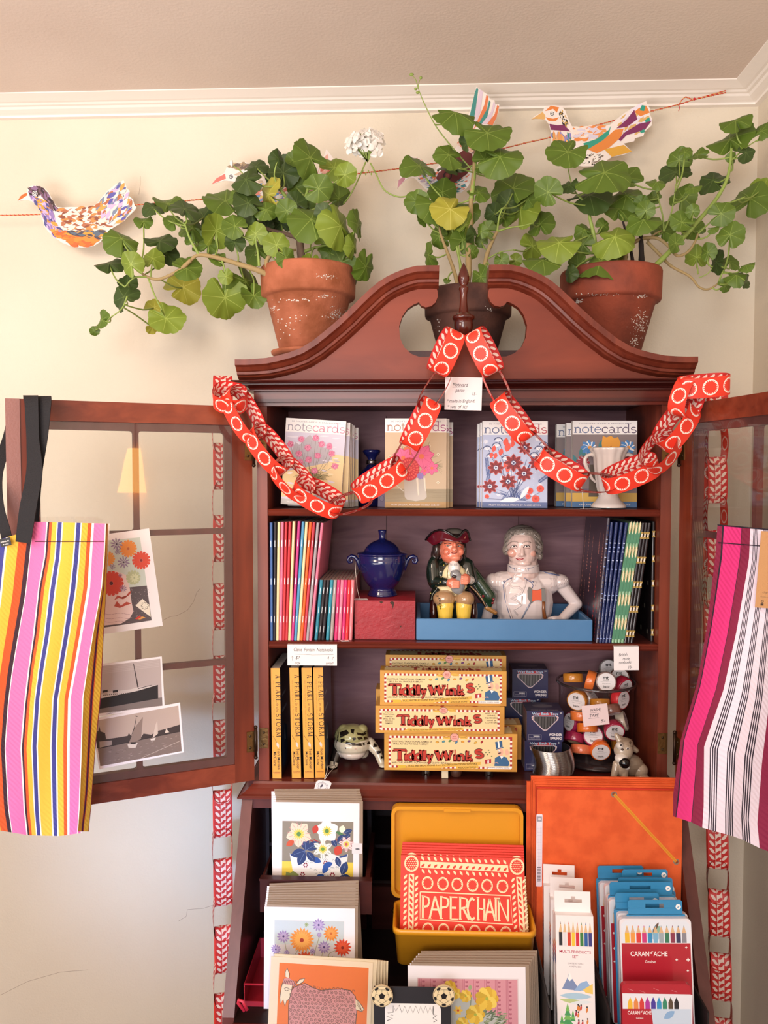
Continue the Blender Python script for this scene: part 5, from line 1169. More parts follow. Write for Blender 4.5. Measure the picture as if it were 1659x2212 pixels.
bb=blob(pr_,.0012)
lo=min(v.z for v in bb.v); sh=zfl-lo
for v in bb.v: v.z=max(v.z,zfl) if sh>0 else v.z
if sh<0:
    b2=MB(); 
build(bb,'frog_body',fr); on=lambda x,y,l=.0003:(lambda q: q if q.x<1e3 else Vector((9e3,0,0)))(g3.on(bb.bvh,x,y,l)); k=g3.k
b=MB()
def patch(pts,m,l=.0004):
    cx=sum(p[0] for p in pts)/len(pts); cy_=sum(p[1] for p in pts)/len(pts); P=[on(cx,cy_,l)]; n=len(pts)*3; ring=[]
    for i in range(len(pts)):
        a=pts[i]; c2=pts[(i+1)%len(pts)]
        for t in (0,.33,.66): ring.append((a[0]+(c2[0]-a[0])*t,a[1]+(c2[1]-a[1])*t))
    def o2(x,y,f):
        for t in (1,.85,.7,.5,.3,.1):
            q=on(cx+(x-cx)*f*t,cy_+(y-cy_)*f*t,l)
            if q.x<1e3: return q
        return q
    P+=[o2(x,y,.5) for x,y in ring]+[o2(x,y,1) for x,y in ring]
    Fs=[(0,1+i,1+(i+1)%n) for i in range(n)]+[(1+i,1+n+i,1+n+(i+1)%n,1+(i+1)%n) for i in range(n)]
    if max(p.x for p in P)<1e3: b.raw(P,Fs,m,True)
for pts in ([(955,1020),(1010,1045),(1090,1048),(1190,1020),(1200,1045),(1110,1065),(1000,1062),(950,1045)],[(1015,985),(1050,980),(1060,1000),(1030,1012)],[(1065,980),(1110,975),(1125,995),(1080,1008)],[(1130,975),(1165,975),(1175,1000),(1140,1005)],[(900,1000),(935,990),(945,1015),(905,1035)],
 [(890,930),(960,905),(990,940),(930,970),(900,985)],[(1000,900),(1040,900),(1030,950),(1010,935)],[(1060,930),(1110,950),(1150,920),(1180,930),(1130,965),(1070,955)],[(870,960),(885,920),(880,1000),(860,1040)],[(1180,960),(1200,940),(1210,1000)],[(1230,1040),(1275,1040),(1265,1075),(1225,1080)],[(1255,1120),(1300,1110),(1305,1135),(1265,1150)],[(1300,1170),(1325,1165),(1322,1190),(1303,1195)],[(830,1220),(850,1225),(845,1255),(828,1250)],[(940,1085),(960,1075),(955,1100)]):
    patch(pts,FB)
patch([(1040,1090),(1060,1088),(1060,1102),(1042,1104)],gl('#c9a99a'))
build(b,'black_markings',fr)
o=flat_tag(679,1704,715,1704,1.452,z_wst+.0,'x') if False else None
tx0=T(690,1700,1.449)
b=MB(MM(T(678,1706,1.446).x,1.446,T(678,1706,1.446).z,6,0,-12)); b.prism([(0,0),(27,0),(31,17),(27,21),(8,21),(3,17)],0,.0006,PAPER)
b.ell(15,9,10.5,8,c_('#6a6470')); b.ell(15,9,9.9,7.4,PAPER); b.ell(15,9,8.2,6,c_('#6a6470')); b.ell(15,9,7.7,5.5,PAPER); b.leaf2(11,6,9,4,1,c_('#5a5460')); b.ell(15,18.5,1,1,INK,8)
tg=build(b,'price_tag',label='cream price tag with oval stamp hanging over cabinet ledge from the frog',cat='tag')
b=MB(); p0=Vector(g3.p(875,1205,-150)); b.tube([tuple(T(701,1683,1.447)),tuple(T(706,1668,1.462)),tuple(T(708,1655,1.50)),tuple(p0)],.0006,M_str,5); b.tube([tuple(T(702,1683,1.447)),tuple(T(711,1670,1.47)),tuple(p0)],.0006,M_str,5); build(b,'string',tg)
# dog
g4=Fig(1080,1380,4.366,1.507); DT=gl('#8f7c68'); DOW=gl('#d8cfc4'); DG=gl('#b3a18c')
pr_=[g4.e(1255,1190,(120,90,110),DT,60),g4.e(1330,1230,(80,80,75),DG,40),g4.e(1150,1170,(75,70,110),DG,0),g4.c((1095,1150,-20),(1060,1262,-50),38,30,DG),g4.c((1170,1180,-20),(1165,1275,-50),38,30,DG),g4.e(1040,1282,(45,42,22),DOW,-60),g4.e(1170,1285,(45,40,22),DOW,-60),g4.e(1350,1280,(60,60,28),DG,0),
 g4.e(1160,1020,(90,85,88),DG,-20),g4.e(1185,960,(75,75,55),DT,0),g4.e(1125,1075,(62,60,48),DOW,-80),g4.e(1155,1110,(45,45,35),DOW,-80),g4.e(1115,960,(35,45,35),DOW,-60),
 g4.c((1135,950,0),(1100,885,10),32,20,DG),g4.c((1110,890,10),(1150,905,20),18,14,DT),g4.c((1240,1000,20),(1290,1030,10),36,24,DT),g4.e(1175,1150,(30,30,30),DOW,-90)]
dg_=thing('ceramic_dog','small glazed ceramic dog figurine sitting with a black ball in front of the jar','dog figurine',(g4.p(1180,1290)[0],g4.Y,zfl))
bb=blob(pr_,.0009)
lo=min(v.z for v in bb.v); 
for v in bb.v: v.z+=(zfl-lo)
bb.bvh=BVHTree.FromPolygons([tuple(v) for v in bb.v],bb.f)
build(bb,'dog_body',dg_); on=lambda x,y,l=.0003:g4.on(bb.bvh,x,y,l); k=g4.k
b=MB(); b.ball(on(1175,1170,-.001),52*k,gl('#0d0b0c',.08),20); build(b,'black_ball',dg_)
b=MB()
for x,y in ((1140,1000),(1205,1035)): b.ball(on(x,y),10*k,FB,10); b.ball(on(x,y),(16*k,3*k,12*k),gl('#e8e0d8'),10)
b.ball(on(1155,1045),(14*k,10*k,11*k),gl('#3a2620'),10); patch([(1225,960),(1240,975),(1230,1000),(1215,980)],gl('#5a4a3c'))
build(b,'face_features',dg_)
# ------------------------------------------------------------ flower pots and geraniums
TC=mat('#b5694a',.8,bump=(120,.5),var=(16,'#93502f',.4,.62),name='terracotta'); TCd=mat('#6e4436',.8,bump=(120,.5),var=(14,'#4c2f28',.35,.6),name='old_terracotta'); TCr=mat('#92432c',.75,bump=(120,.5),var=(12,'#6f3222',.4,.65),name='red_terracotta')
LIME=mat('#d8cfc6',.9); SOIL=mat('#2a1d16',.95,bump=(300,1)); 
def leafmat(name,c,vein):
    def fn(u,v):
        th=E.op('ARCTAN2',v,u); r=(u*u+v*v).sq(); a=(th*(7/(2*PI))+.5).fr()-.5
        return [(((a.ab()*r*(2*PI/7))<(.020-.014*r)),vein),((r<.05),vein)]
    m=uvmat(name,c,fn,.5,.4)
    b=m.node_tree.nodes['Principled BSDF']; b.inputs['Subsurface Weight'].default_value=0
    try: b.inputs['Transmission Weight'].default_value=.0
    except: pass
    return m
LM=[leafmat('leaf_mid','#556d22','#7a9040'),leafmat('leaf_light','#74882c','#96a84c'),leafmat('leaf_dark','#3a4e20','#586c38'),leafmat('leaf_yellow','#a09c38','#bcb85c')]
STG=mat('#8aa04c',.5,name='green_stem'); STB=mat('#a08a5e',.8,bump=(200,.4),name='brown_stem'); STD=mat('#7d6656',.9,bump=(150,.6),name='woody_trunk'); STK=mat('#2a211c',.9,bump=(150,.6))
def add_leaf(b,c,w,h,rot,m,stem,seed):
    r=random.Random(seed); s=c.y/F; W,H=w*s,h*s; big=max(W,H); rad=big/2*1.03; ratio=min(W,H)/big; ct=max(.22,min(1,ratio*1.0)); st=math.sqrt(1-ct*ct)
    tc=(CAM-c).normalized(); up=Vector((0,0,1)); up=(up-tc*up.dot(tc)).normalized(); rt=up.cross(tc); 
    a=R(-rot); ax=rt*math.cos(a)-up*math.sin(a)*-1 if False else rt*math.cos(R(rot))-up*math.sin(R(rot)); ay=tc.cross(ax)
    if W>=H: n=tc*ct+ay*st
    else: n=tc*ct+ax*st*(1 if (stem-c).dot(ax)<0 else -1)
    n=n.normalized(); g_=(stem-c); g_=g_-n*g_.dot(n); g_=g_.normalized() if g_.length>1e-6 else ax; k_=n.cross(g_)
    N=54; P=[c+n*rad*.10]; U=[(0,0)]; rings=(.35,.7,1.0); ph=r.uniform(0,6); cup=r.uniform(.10,.3) if ct<.8 else r.uniform(-.05,.15)
    fold=r.choice([-.42,-.3,-.15,.12,.3])*(1 if ct<.85 else .6)
    for q in rings:
        for i in range(N):
            t=2*PI*i/N   # t=0 along g_ (towards the petiole)
            lob=1-.09*(1-abs(math.cos(3.5*(t-PI))))**1.5+.035*abs(math.sin(12*t))-.03-.05*math.sin(t+ph)-.04*math.sin(2*t+ph*2)
            notch=math.exp(-(min(t,2*PI-t)/.20)**2)*.72
            rr=rad*q*(lob if q==1 else 1)*(1-notch)
            hh=-cup*(q*q)*rad+fold*rad*q*(abs(math.sin(t))**1.5)*.8+.035*rad*q*q*math.cos(7*(t-PI))+.03*rad*q*q*math.sin(12*t+ph)*(q==1)+.16*rad*q*q*math.sin(2*t+ph)+.07*rad*q*q*math.sin(3*t+ph*1.7)
            P.append(c+g_*rr*math.cos(t)+k_*rr*math.sin(t)+n*(hh+rad*.1)); U.append((-math.cos(t)*rr/rad,math.sin(t)*rr/rad))
    Fs=[(0,1+i,1+(i+1)%N) for i in range(N)]
    for j in range(2): Fs+=[(1+j*N+i,1+(j+1)*N+i,1+(j+1)*N+(i+1)%N,1+j*N+(i+1)%N) for i in range(N)]
    b.raw(P,Fs,m,True,U)
def curve(pts,n=6):
    "Catmull-Rom through points"
    pts=[Vector(p) for p in pts]; o=[]
    for i in range(len(pts)-1):
        p0=pts[max(0,i-1)];p1=pts[i];p2=pts[i+1];p3=pts[min(len(pts)-1,i+2)]
        for k in range(n):
            t=k/n; o.append(.5*((2*p1)+(p2-p0)*t+(2*p0-5*p1+4*p2-p3)*t*t+(3*p1-p0-3*p2+p3)*t**3))
    return o+[pts[-1]]
def pot(px,py_top,ri_px,band_px,tb_px,Yc,zb,mat_,name,label,stains,saucer=False,soildepth=.012):
    "terracotta pot; py_top is the picture row of its rim"
    c=T(px,py_top,Yc); r=ri_px*Yc/F; zt=c.z; band=band_px*Yc/F; rb=tb_px*Yc/F
    t=thing(name,label,'potted plant',(c.x,Yc,zb))
    b=MB(); z=zb+(.0105 if saucer else .0004)
    b.lathe([(0,z),(rb,z),(rb+.002,z+.002),(r*.87,zt-band-.002),(r*.90,zt-band),(r*.97,zt-band+.002),(r*.985,zt-band+.006),(r,zt-.004),(r*.985,zt),(r*.92,zt),(r*.90,zt-.004),(r*.88,zt-soildepth)],mat_,(c.x,Yc,0),56,cap=False)
    bv=BVHTree.FromPolygons([tuple(v) for v in b.v],b.f)
    rr=random.Random(px)
    for (sx,sy,sw,sh,n) in stains:
        for i in range(n):
            x=sx+rr.gauss(0,sw/3); y=sy+rr.gauss(0,sh/3); s=rr.uniform(.4,2.2)*(.6 if n>40 else .9)
            P=[]
            for q in range(7): 
                a=2*PI*q/7; d=(T(x+s*rr.uniform(.5,1.5)*math.cos(a),y+s*rr.uniform(.4,1.2)*math.sin(a),Yc)-CAM).normalized(); h,_,_,_=bv.ray_cast(CAM,d)
                if h is None: break
                P.append(h-d*.0003)
            if len(P)==7: b.raw(P,[tuple(range(7))],LIME)
    build(b,'pot',t)
    b=MB(); b.lathe([(0,zt-soildepth+.002),(r*.87,zt-soildepth)],SOIL,(c.x,Yc,0),32,cap=False); build(b,'soil',t)
    if saucer:
        b=MB(); b.lathe([(0,zb+.0005),(rb+.012,zb+.0005),(rb+.018,zb+.006),(rb+.019,zb+.011),(rb+.016,zb+.0115),(rb+.012,zb+.006),(0,zb+.004)],mat_,(c.x,Yc,0),48,cap=False); build(b,'saucer',t)
    return t,Vector((c.x,Yc,zt))
def plant(root,stems,leaves,Ydef,seed,nodes_extra=[]):
    r=random.Random(seed); nodes=[]
    byM={}
    for pts,rad,m in stems:
        q=curve([T(p[0],p[1],p[2] if len(p)>2 else Ydef) for p in pts],6); byM.setdefault(m.name,(m,[]))[1].append((q,rad)); nodes+=q[len(q)//3:]
    sb={}
    for m,lst in byM.values():
        b=MB()
        for q,rad in lst: 
            n=len(q); b.tube(q,[rad*(1-.55*i/n)*(1+.10*(i%3==0)) for i in range(n)],m,8)
        sb[m.name]=b
    lb=MB()
    gb=sb.get(STG.name) or MB()
    for i,L in enumerate(leaves):
        x,y,w,h=L[:4]; rot=L[4] if len(L)>4 else 0; tone=L[5] if len(L)>5 else r.choice([0,0,1,0])
        Y=L[6] if len(L)>6 else Ydef+r.uniform(-.06,.055)
        if seed==12 and x>1088: Y=1.685-r.uniform(0,.02)
        if seed==13 and x<1215: Y=1.56-r.uniform(0,.03)
        c=T(x,y,Y); 
        # petiole from a stem node lower or inward
        best=min(nodes,key=lambda n_:(n_-c).length+ (0.03 if n_.z>c.z else 0)+r.uniform(0,.02)+(.5 if (n_-c).length<.018 else 0))
        add_leaf(lb,c,w,h,rot,LM[tone],best,seed*100+i)
        mid=(best+c)/2+Vector((r.uniform(-.006,.006),r.uniform(-.004,.004),-.006 if best.z<c.z else .004))
        gb.tube(curve([best,mid,c],4),[.0016]*8+[.0012],STG,5)
    sb[STG.name]=gb
    build(lb,'foliage',root)
    for nme,b in sb.items(): build(b,'stem',root)
# left
YP=1.625
L1,c1=pot(666,584,102,62,60,YP,z_rise,TC,'potted_geranium','large terracotta pot of trailing geranium with white flower, left on the cabinet top',[(705,597,30,8,60),(587,668,12,10,25),(735,680,42,26,160),(700,640,30,6,20),(640,648,60,5,25),(620,700,60,60,30)],True)
stems=[([(652,590),(650,545),(646,505),(648,470),(650,440)],.0085,STD),([(640,512,1.62),(615,505,1.62),(580,495,1.61),(555,478,1.6)],.005,STD),([(590,600,1.58),(560,585,1.57),(520,572,1.57),(470,557,1.57),(430,551,1.57),(412,562,1.57)],.0062,STB),([(412,562,1.57),(385,585,1.57),(345,603,1.57),(318,598,1.57),(300,585,1.57)],.004,STB),
 ([(583,588,1.57),(576,565,1.57),(590,547,1.57),(612,542,1.59),(640,540)],.005,STB),([(648,470),(632,440,1.6),(612,418,1.59),(598,398,1.58)],.005,STG),([(650,450),(665,410),(668,375)],.004,STG),([(430,551,1.57),(410,515,1.56),(400,485,1.56)],.003,STG),([(560,575,1.57),(557,545,1.57),(552,520,1.57)],.003,STG),([(318,598,1.57),(290,600,1.56),(270,620,1.56)],.0022,STG),([(320,600,1.57),(335,640,1.56),(350,670,1.56)],.0018,STG),([(275,640,1.56),(262,668,1.56),(235,688,1.56)],.0018,STG),([(655,545),(680,535),(712,528)],.0035,STG),([(712,528),(745,545),(770,560)],.0022,STG)]
lv=[(262,518,78,50,5,0),(330,450,48,28,-10,2),(362,443,66,30,5,0),(398,455,72,32,10,2),(415,495,58,44,0,0),(465,498,68,74,0,1),(345,524,72,32,0,2),(236,573,64,24,-8,2),(268,545,42,26,-15,2),(284,572,50,54,0,1),(330,560,50,40,0,1),(360,550,55,45,0,2),(402,582,66,50,10,0),(395,622,78,66,0,3),(275,613,44,36,0,2),(270,643,40,66,35,2),(222,692,20,44,20,0),(205,715,22,22,20,0),(359,690,78,66,0,1),(333,665,42,36,0,3),(328,706,24,30,0,3),(485,643,92,96,0,1),(488,597,34,34,0,1),(528,608,66,92,0,0),(548,640,60,50,10,0),(487,438,92,46,0,0),(535,440,62,52,20,2),(440,470,60,50,0,2),(425,520,50,50,0,0),
 (532,390,66,46,-15,2),(553,362,54,26,-5,2),(545,450,78,54,-25,2),(515,425,48,32,0,0),(612,375,70,64,0,2),(600,343,32,40,0,2),(632,347,36,30,0,0),(668,342,64,86,-30,0,1.56),(722,365,66,48,10,1),(745,378,50,50,0,1),(688,408,64,62,10,0,1.56),(597,385,48,40,0,2),(730,428,42,56,20,0),(672,478,100,62,5,0,1.55),(732,490,66,98,-25,1,1.55),(770,487,24,66,-15,0),(700,525,44,44,0,1),(738,567,60,64,0,0),(788,575,44,66,15,0),(712,547,40,36,0,0),(762,532,30,56,0,1),(582,420,34,70,0,3),(607,482,50,54,0,2),(553,505,46,50,0,1),(578,492,40,48,0,2),(556,540,66,46,-30,0),(597,530,56,54,0,1),(617,557,40,44,0,0),(610,583,48,18,0,1),(672,566,40,34,0,1),(508,490,56,48,0,0),(507,525,48,44,0,2),(470,560,40,26,0,0),(640,440,50,44,0,2),(620,455,50,50,0,0),(660,440,44,40,0,0),(700,460,40,44,0,2),(640,405,44,40,0,0),(575,455,50,40,0,0),(450,530,40,34,0,0),(745,605,50,50,0,2,1.69),(375,480,44,30,0,0),(310,480,40,26,-10,0)]
plant(L1,stems,lv,1.60,11)
FW=mat('#f0ece6',.5)
def flower_head(root,cx,cy,n,rad,Y,stalk,seed):
    r=random.Random(seed); b=MB()
    for i in range(n):
        a=2*PI*i/n+r.uniform(-.2,.2); q=rad*(.45 if i%3==0 else .85)*r.uniform(.8,1.1); x=cx+q*math.cos(a); y=cy-q*.85*math.sin(a)*(1 if math.sin(a)>0 else .8); c=T(x,y,Y+r.uniform(-.02,.01))
        d=Vector((math.cos(a)*.8,-.8,math.sin(a)*.8+.2)).normalized(); t1=d.cross(Vector((0,0,1))).normalized(); t2=d.cross(t1)
        for k in range(5):
            aa=2*PI*k/5+r.uniform(-.2,.2); u=t1*math.cos(aa)+t2*math.sin(aa); v=d.cross(u); s=.0155*r.uniform(.7,1.2); P=[c]; 
            for t_,w_ in ((.35,.22),(.7,.42),(1,.38),(1.12,.12)): P.append(c+u*s*t_+v*s*w_+d*s*(.35*t_-.18*t_*t_*r.uniform(1,3)))
            for t_,w_ in ((1.12,-.12),(1,-.38),(.7,-.42),(.35,-.22)): P.append(c+u*s*t_+v*s*w_+d*s*(.35*t_-.18*t_*t_*r.uniform(1,3)))
            b.raw(P,[(0,1,8),(1,2,7,8),(2,3,6,7),(3,4,5,6)],FW,False)
    build(b,'flower_head',root)
    b=MB(); hub=T(cx+4,cy+42,Y)
    for i in range(n): 
        a=2*PI*i/n; b.tube([hub,T(cx+rad*.6*math.cos(a),cy-rad*.6*math.sin(a),Y)],.0009,STG,5)
    for q in stalk: b.tube(curve([T(*p) for p in q],6),.0015,STG,6)
    for k in range(6): b.ball(T(cx+2+k*6-8,cy+62+(k%2)*6,Y-.005),(.0014,.0014,.003),STG,6)
    build(b,'flower_stalk',root)
flower_head(L1,790,308,18,38,1.60,[[(790,350,1.60),(775,385,1.60),(757,420,1.61),(742,440,1.62)]],3)
# bud on bird head
b=MB(); b.ball(T(500,352,1.60),(.0035,.0035,.007),FW,8); b.tube([T(505,358,1.60),T(520,370,1.6),T(535,388,1.6)],.0012,STG,5); build(b,'flower_bud',L1)
# centre
L2,c2=pot(1011,632,93,55,58,1.63,z_rise,TCd,'potted_geranium','dark weathered terracotta pot of tall geranium behind the finial in the middle',[(1055,668,20,10,12),(945,700,10,20,10)])
stems=[([(1005,640),(1012,590),(1012,540),(1016,480),(1018,430),(1022,390),(1026,340),(1030,312)],.0065,STB),([(1018,430),(1024,380),(1028,330)],.005,STG),([(990,640),(985,600),(970,555),(955,515),(948,490)],.0045,STB),([(1035,640),(1045,590),(1052,550),(1064,520),(1074,500)],.0055,STB),([(1074,500),(1100,492),(1128,488),(1150,482)],.002,STG),([(1074,500),(1078,470),(1085,450)],.0022,STG),([(1052,560),(1080,545),(1110,540)],.0015,STG),([(1000,600),(988,540),(978,500),(975,470)],.003,STG),([(1020,430),(990,440),(960,440)],.002,STG),
 ([(995,600),(992,550),(990,500)],.002,STG),([(1026,375),(1000,345),(970,310),(940,270),(915,220),(903,190)],.0016,STG),([(903,190),(898,172),(890,163)],.001,STG),([(903,190),(905,178),(908,170)],.001,STG)]
lv=[(982,247,92,38,12,0,1.58),(1052,292,98,56,5,0,1.57),(1010,308,36,40,0,2),(968,337,66,44,28,0),(905,362,80,36,12,0),(975,360,64,26,0,2),(1080,342,92,66,0,0,1.57),(1045,345,50,54,0,0),(1110,410,92,66,-20,0),(1125,452,96,66,-20,1),(1085,378,24,22,-30,0),(1033,418,52,28,15,0),(900,436,54,52,0,0),(955,417,66,54,30,0),(935,442,78,42,32,0),(972,455,82,64,15,3,1.58),(1003,452,66,44,15,0),(917,474,36,28,20,0),(1068,462,46,40,0,2),(1052,496,40,38,0,0),(1040,500,24,30,0,0),(950,510,40,50,0,0),(985,490,64,64,0,1),(998,518,54,58,0,0),(928,550,24,54,-10,0),(1040,522,28,28,0,0),(1167,486,62,44,-25,0),(1148,532,42,58,-20,1),(1083,562,32,32,0,0),(1113,563,30,30,0,1),(1040,597,42,52,0,0),(1060,614,30,28,0,0),(966,606,16,12,0,0),(1095,440,54,50,0,2),(1140,430,50,44,0,0),(1090,470,50,40,0,0),(965,480,44,50,0,1),(1005,485,40,50,0,1),(1020,545,26,30,0,0),(1022,505,24,36,0,2)]
plant(L2,stems,lv,1.61,12)
b=MB(); 
for x,y,a in ((889,161,.0050),(909,168,.0032),(898,192,.0035),(902,200,.0035)): b.ball(T(x,y,1.61),(a,.0028,.0028),STG,8)
b.tube(curve([T(800,352,1.60),T(812,375,1.6),T(830,410,1.60),T(860,425,1.60),T(890,424,1.6),T(925,440,1.60)],6),.0015,STG,6); build(b,'flower_buds',L2)
# right
L3,c3=pot(1319,590,105,65,60,YP,z_rise,TCr,'potted_geranium','terracotta pot with chalky stains holding sprawling geranium, right on cabinet top',[(1385,700,28,40,170),(1370,738,14,18,60),(1250,650,14,8,25),(1290,636,60,5,50),(1385,640,20,4,25)])
stems=[([(1385,598),(1386,560),(1384,505)],.0075,STK),([(1372,598),(1366,560),(1358,520),(1345,478)],.004,STK),([(1290,575),(1286,530),(1281,500),(1274,470),(1271,445)],.005,STG),([(1350,600),(1352,570),(1348,548),(1330,552),(1300,548)],.004,STB),([(1355,596,1.6),(1350,560,1.6),(1362,530,1.6),(1390,515,1.6),(1420,515,1.6),(1442,530,1.6),(1462,552,1.6),(1485,545,1.6),(1500,525,1.6),(1508,505,1.6)],.0042,STB),([(1398,522,1.61),(1425,550,1.61),(1450,575,1.61),(1490,597,1.61),(1510,620,1.61),(1530,625,1.61),(1552,612,1.61)],.0035,STB),
 ([(1395,592,1.59),(1430,560,1.59),(1470,520,1.59),(1510,475,1.59),(1540,440,1.59),(1565,400,1.59),(1576,365,1.59),(1580,320,1.59)],.0052,STG),([(1540,440,1.59),(1575,438,1.59),(1610,425,1.59)],.002,STG),([(1434,500,1.60),(1432,470,1.6),(1425,440,1.6),(1418,410,1.6)],.002,STG),([(1434,500,1.6),(1450,460,1.6),(1460,400,1.6)],.0018,STG),([(1271,445),(1240,410),(1226,360)],.0018,STG),([(1398,520,1.61),(1415,505,1.6),(1430,498,1.6)],.0025,STB),([(1508,505,1.6),(1535,480,1.6),(1555,470,1.6)],.0018,STG),([(1552,612,1.61),(1560,590,1.6),(1570,575,1.6)],.002,STG),([(1508,592,1.61),(1506,570,1.6)],.0015,STG),([(1510,600,1.61),(1530,590,1.6),(1540,575,1.6)],.0012,STG),([(1576,350,1.59),(1610,320,1.59),(1640,300,1.59)],.0015,STG)]
lv=[(1225,332,88,54,8,0),(1305,378,114,68,5,0,1.55),(1350,390,70,30,0,0),(1185,415,58,62,0,0),(1230,402,42,24,-20,2),(1273,426,98,48,0,2),(1353,425,78,48,0,0),(1335,455,80,32,12,0),(1387,440,30,34,0,0),(1467,346,52,50,0,0),(1508,337,44,16,-15,0),(1460,375,64,34,0,2),(1578,306,96,40,-15,0),(1590,264,66,26,-8,0),(1645,285,44,30,-10,0),(1610,330,30,40,-30,2),(1582,343,20,26,0,0),(1417,395,40,20,15,0),(1412,428,30,28,0,0),(1474,427,58,50,-5,0),(1497,408,34,16,0,0),(1541,392,66,38,-10,2),(1620,432,86,62,0,0),(1642,412,60,48,0,1),(1558,462,54,52,-20,0),(1497,456,30,30,0,0),(1577,508,58,52,0,0),(1540,495,24,14,0,0),(1390,478,72,46,0,0,1.56),(1473,482,50,42,20,0),(1432,502,54,36,0,0),(1497,500,50,42,0,0),(1458,525,32,40,0,0),(1263,498,44,32,10,0),(1302,488,28,34,0,0),(1328,515,88,64,0,1,1.55),(1208,528,90,54,0,1),(1172,566,82,34,5,0),(1260,528,44,46,20,0),(1250,573,42,46,0,0),(1297,568,94,48,0,0,1.55),(1232,590,28,38,0,2),(1340,565,28,36,0,1),(1505,557,50,44,0,1),(1530,545,34,38,0,0),(1550,566,28,50,0,2),(1575,567,42,26,0,0),(1590,597,50,30,0,0),(1612,575,36,16,-20,0),(1565,618,26,30,0,0),(1611,608,10,32,10,2),(1395,455,40,40,0,0),(1480,330,30,20,0,0)]
plant(L3,stems,lv,1.60,13)
# ------------------------------------------------------------ string of paper birds
YB_=1.7405
TW1=mat('#b8452e',.8); 
def twisty(pts,r=.0013,Y=YB_):
    q=curve([T(x,y,Y) for x,y in pts],5)
    # resample finely and twist two strands
    L=[0]
    for a,c in zip(q,q[1:]): L.append(L[-1]+(c-a).length)
    n=int(L[-1]/.0022); A=[];B=[]
    xs=np.interp(np.linspace(0,L[-1],n),L,[p.x for p in q]); zs=np.interp(np.linspace(0,L[-1],n),L,[p.z for p in q])
    for i in range(n):
        a=i*.0022/.009*2*PI; A.append((xs[i],Y+r*.62*math.cos(a),zs[i]+r*.62*math.sin(a))); B.append((xs[i],Y-r*.62*math.cos(a),zs[i]-r*.62*math.sin(a)))
    return A,B
b=MB()
for pts in ([(-60,466),(85,463),(185,452),(290,443),(460,428),(590,407),(740,380),(870,363),(1000,342),(1130,310),(1188,297),(1290,270),(1400,242),(1465,226),(1500,215),(1568,196)],[(1465,228),(1480,210),(1500,214),(1568,200)]):
    A,B=twisty(pts); b.tube(A,.0009,mat('#c63a2c',.8),5); b.tube(B,.0009,mat('#d8a06a',.8),5)
b.ball(T(1500,214,YB_-.001),.0028,mat('#c8202c',.8),8); b.tube([T(1470,224,YB_-.003),T(1466,240,YB_-.003)],.0008,mat('#c8202c',.8),5)
build(b,'twine_string',label='red and tan twisted string stretched across the wall carrying the paper birds',cat='string')
b=MB(); b.tube([T(1569,197,YW),T(1569,195,YW-.027)],.0012,mat('#8a8580',.3,1),8); b.ball(T(1569,195,YW-.028),(.0022,.0009,.0022),mat('#8a8580',.3,1),8); build(b,'wall_nail',label='small nail in cornice holding the end of the bird string',cat='nail')
def inside(p,poly):
    x,y=p;c=False;n=len(poly)
    for i in range(n):
        x1,y1=poly[i];x2,y2=poly[(i+1)%n]
        if (y1>y)!=(y2>y) and x<(x2-x1)*(y-y1)/(y2-y1)+x1: c=not c
    return c
def bird(ox,oy,s_,outline,regions,eye,lab,seed,extra=None,Y=1.735):
    r=random.Random(seed); W_=lambda p:(lambda q:(q.x*1000,q.z*1000))(T(ox+p[0]/s_,oy+p[1]/s_,Y))
    b=MB(Matrix.Translation((0,Y,0))@Matrix.Diagonal((.001,1,.001,1))); out=[W_(p) for p in outline]
    b.prism(out,0,.0014,c_('#ece2dc')); 
    for poly,cols,n,size,ang in regions:
        if n==0: b.poly([W_(p) for p in poly],c_(cols[0])); continue
        xs=[p[0] for p in poly]; ys=[p[1] for p in poly]
        k=0; tries=0
        n=int(n*1.7)
        while k<n and tries<n*8:
            tries+=1; p=(r.uniform(min(xs),max(xs)),r.uniform(min(ys),max(ys))); a=R(ang+r.uniform(-25,25)); L=size*r.uniform(.6,1.3); e=(p[0]+L*math.cos(a),p[1]-L*math.sin(a))
            if inside(p,poly) and inside(e,outline): q=W_(p); b.leaf2(q[0],q[1],L/s_*Y/F*1000,L/s_*Y/F*1000*r.uniform(.25,.5),a,c_(r.choice(cols)),4); k+=1
    if extra: extra(b,W_)
    ex,ey=W_(eye); q=1/s_*Y/F*1000*(.36 if s_==1 else 1)
    b.ell(ex,ey,17*q,17*q,c_('#f0ece8'),14); b.ell(ex,ey,13*q,13*q,c_('#35303c'),14); b.ell(ex,ey,9*q,9*q,c_('#f0ece8'),14); b.ell(ex,ey,5*q,5*q,c_('#2a2430'),10)
    return build(b,'paper_bird',label=lab,cat='paper bird',group='paper birds on the string')
oA=[(112,843),(130,812),(150,797),(172,790),(172,770),(190,748),(215,742),(250,745),(285,760),(310,785),(325,815),(340,845),(365,880),(400,884),(450,880),(520,882),(585,878),(615,865),(650,820),(690,775),(740,735),(790,708),(800,725),(812,760),(830,778),(825,810),(850,830),(858,860),(874,885),(850,915),(815,945),(800,965),(770,985),(745,1000),(720,1015),(690,1050),(660,1080),(640,1105),(600,1130),(550,1140),(500,1138),(450,1130),(400,1110),(350,1075),(310,1040),(285,1005),(275,970),(262,930),(250,890),(235,870),(205,845),(170,835),(140,838)]
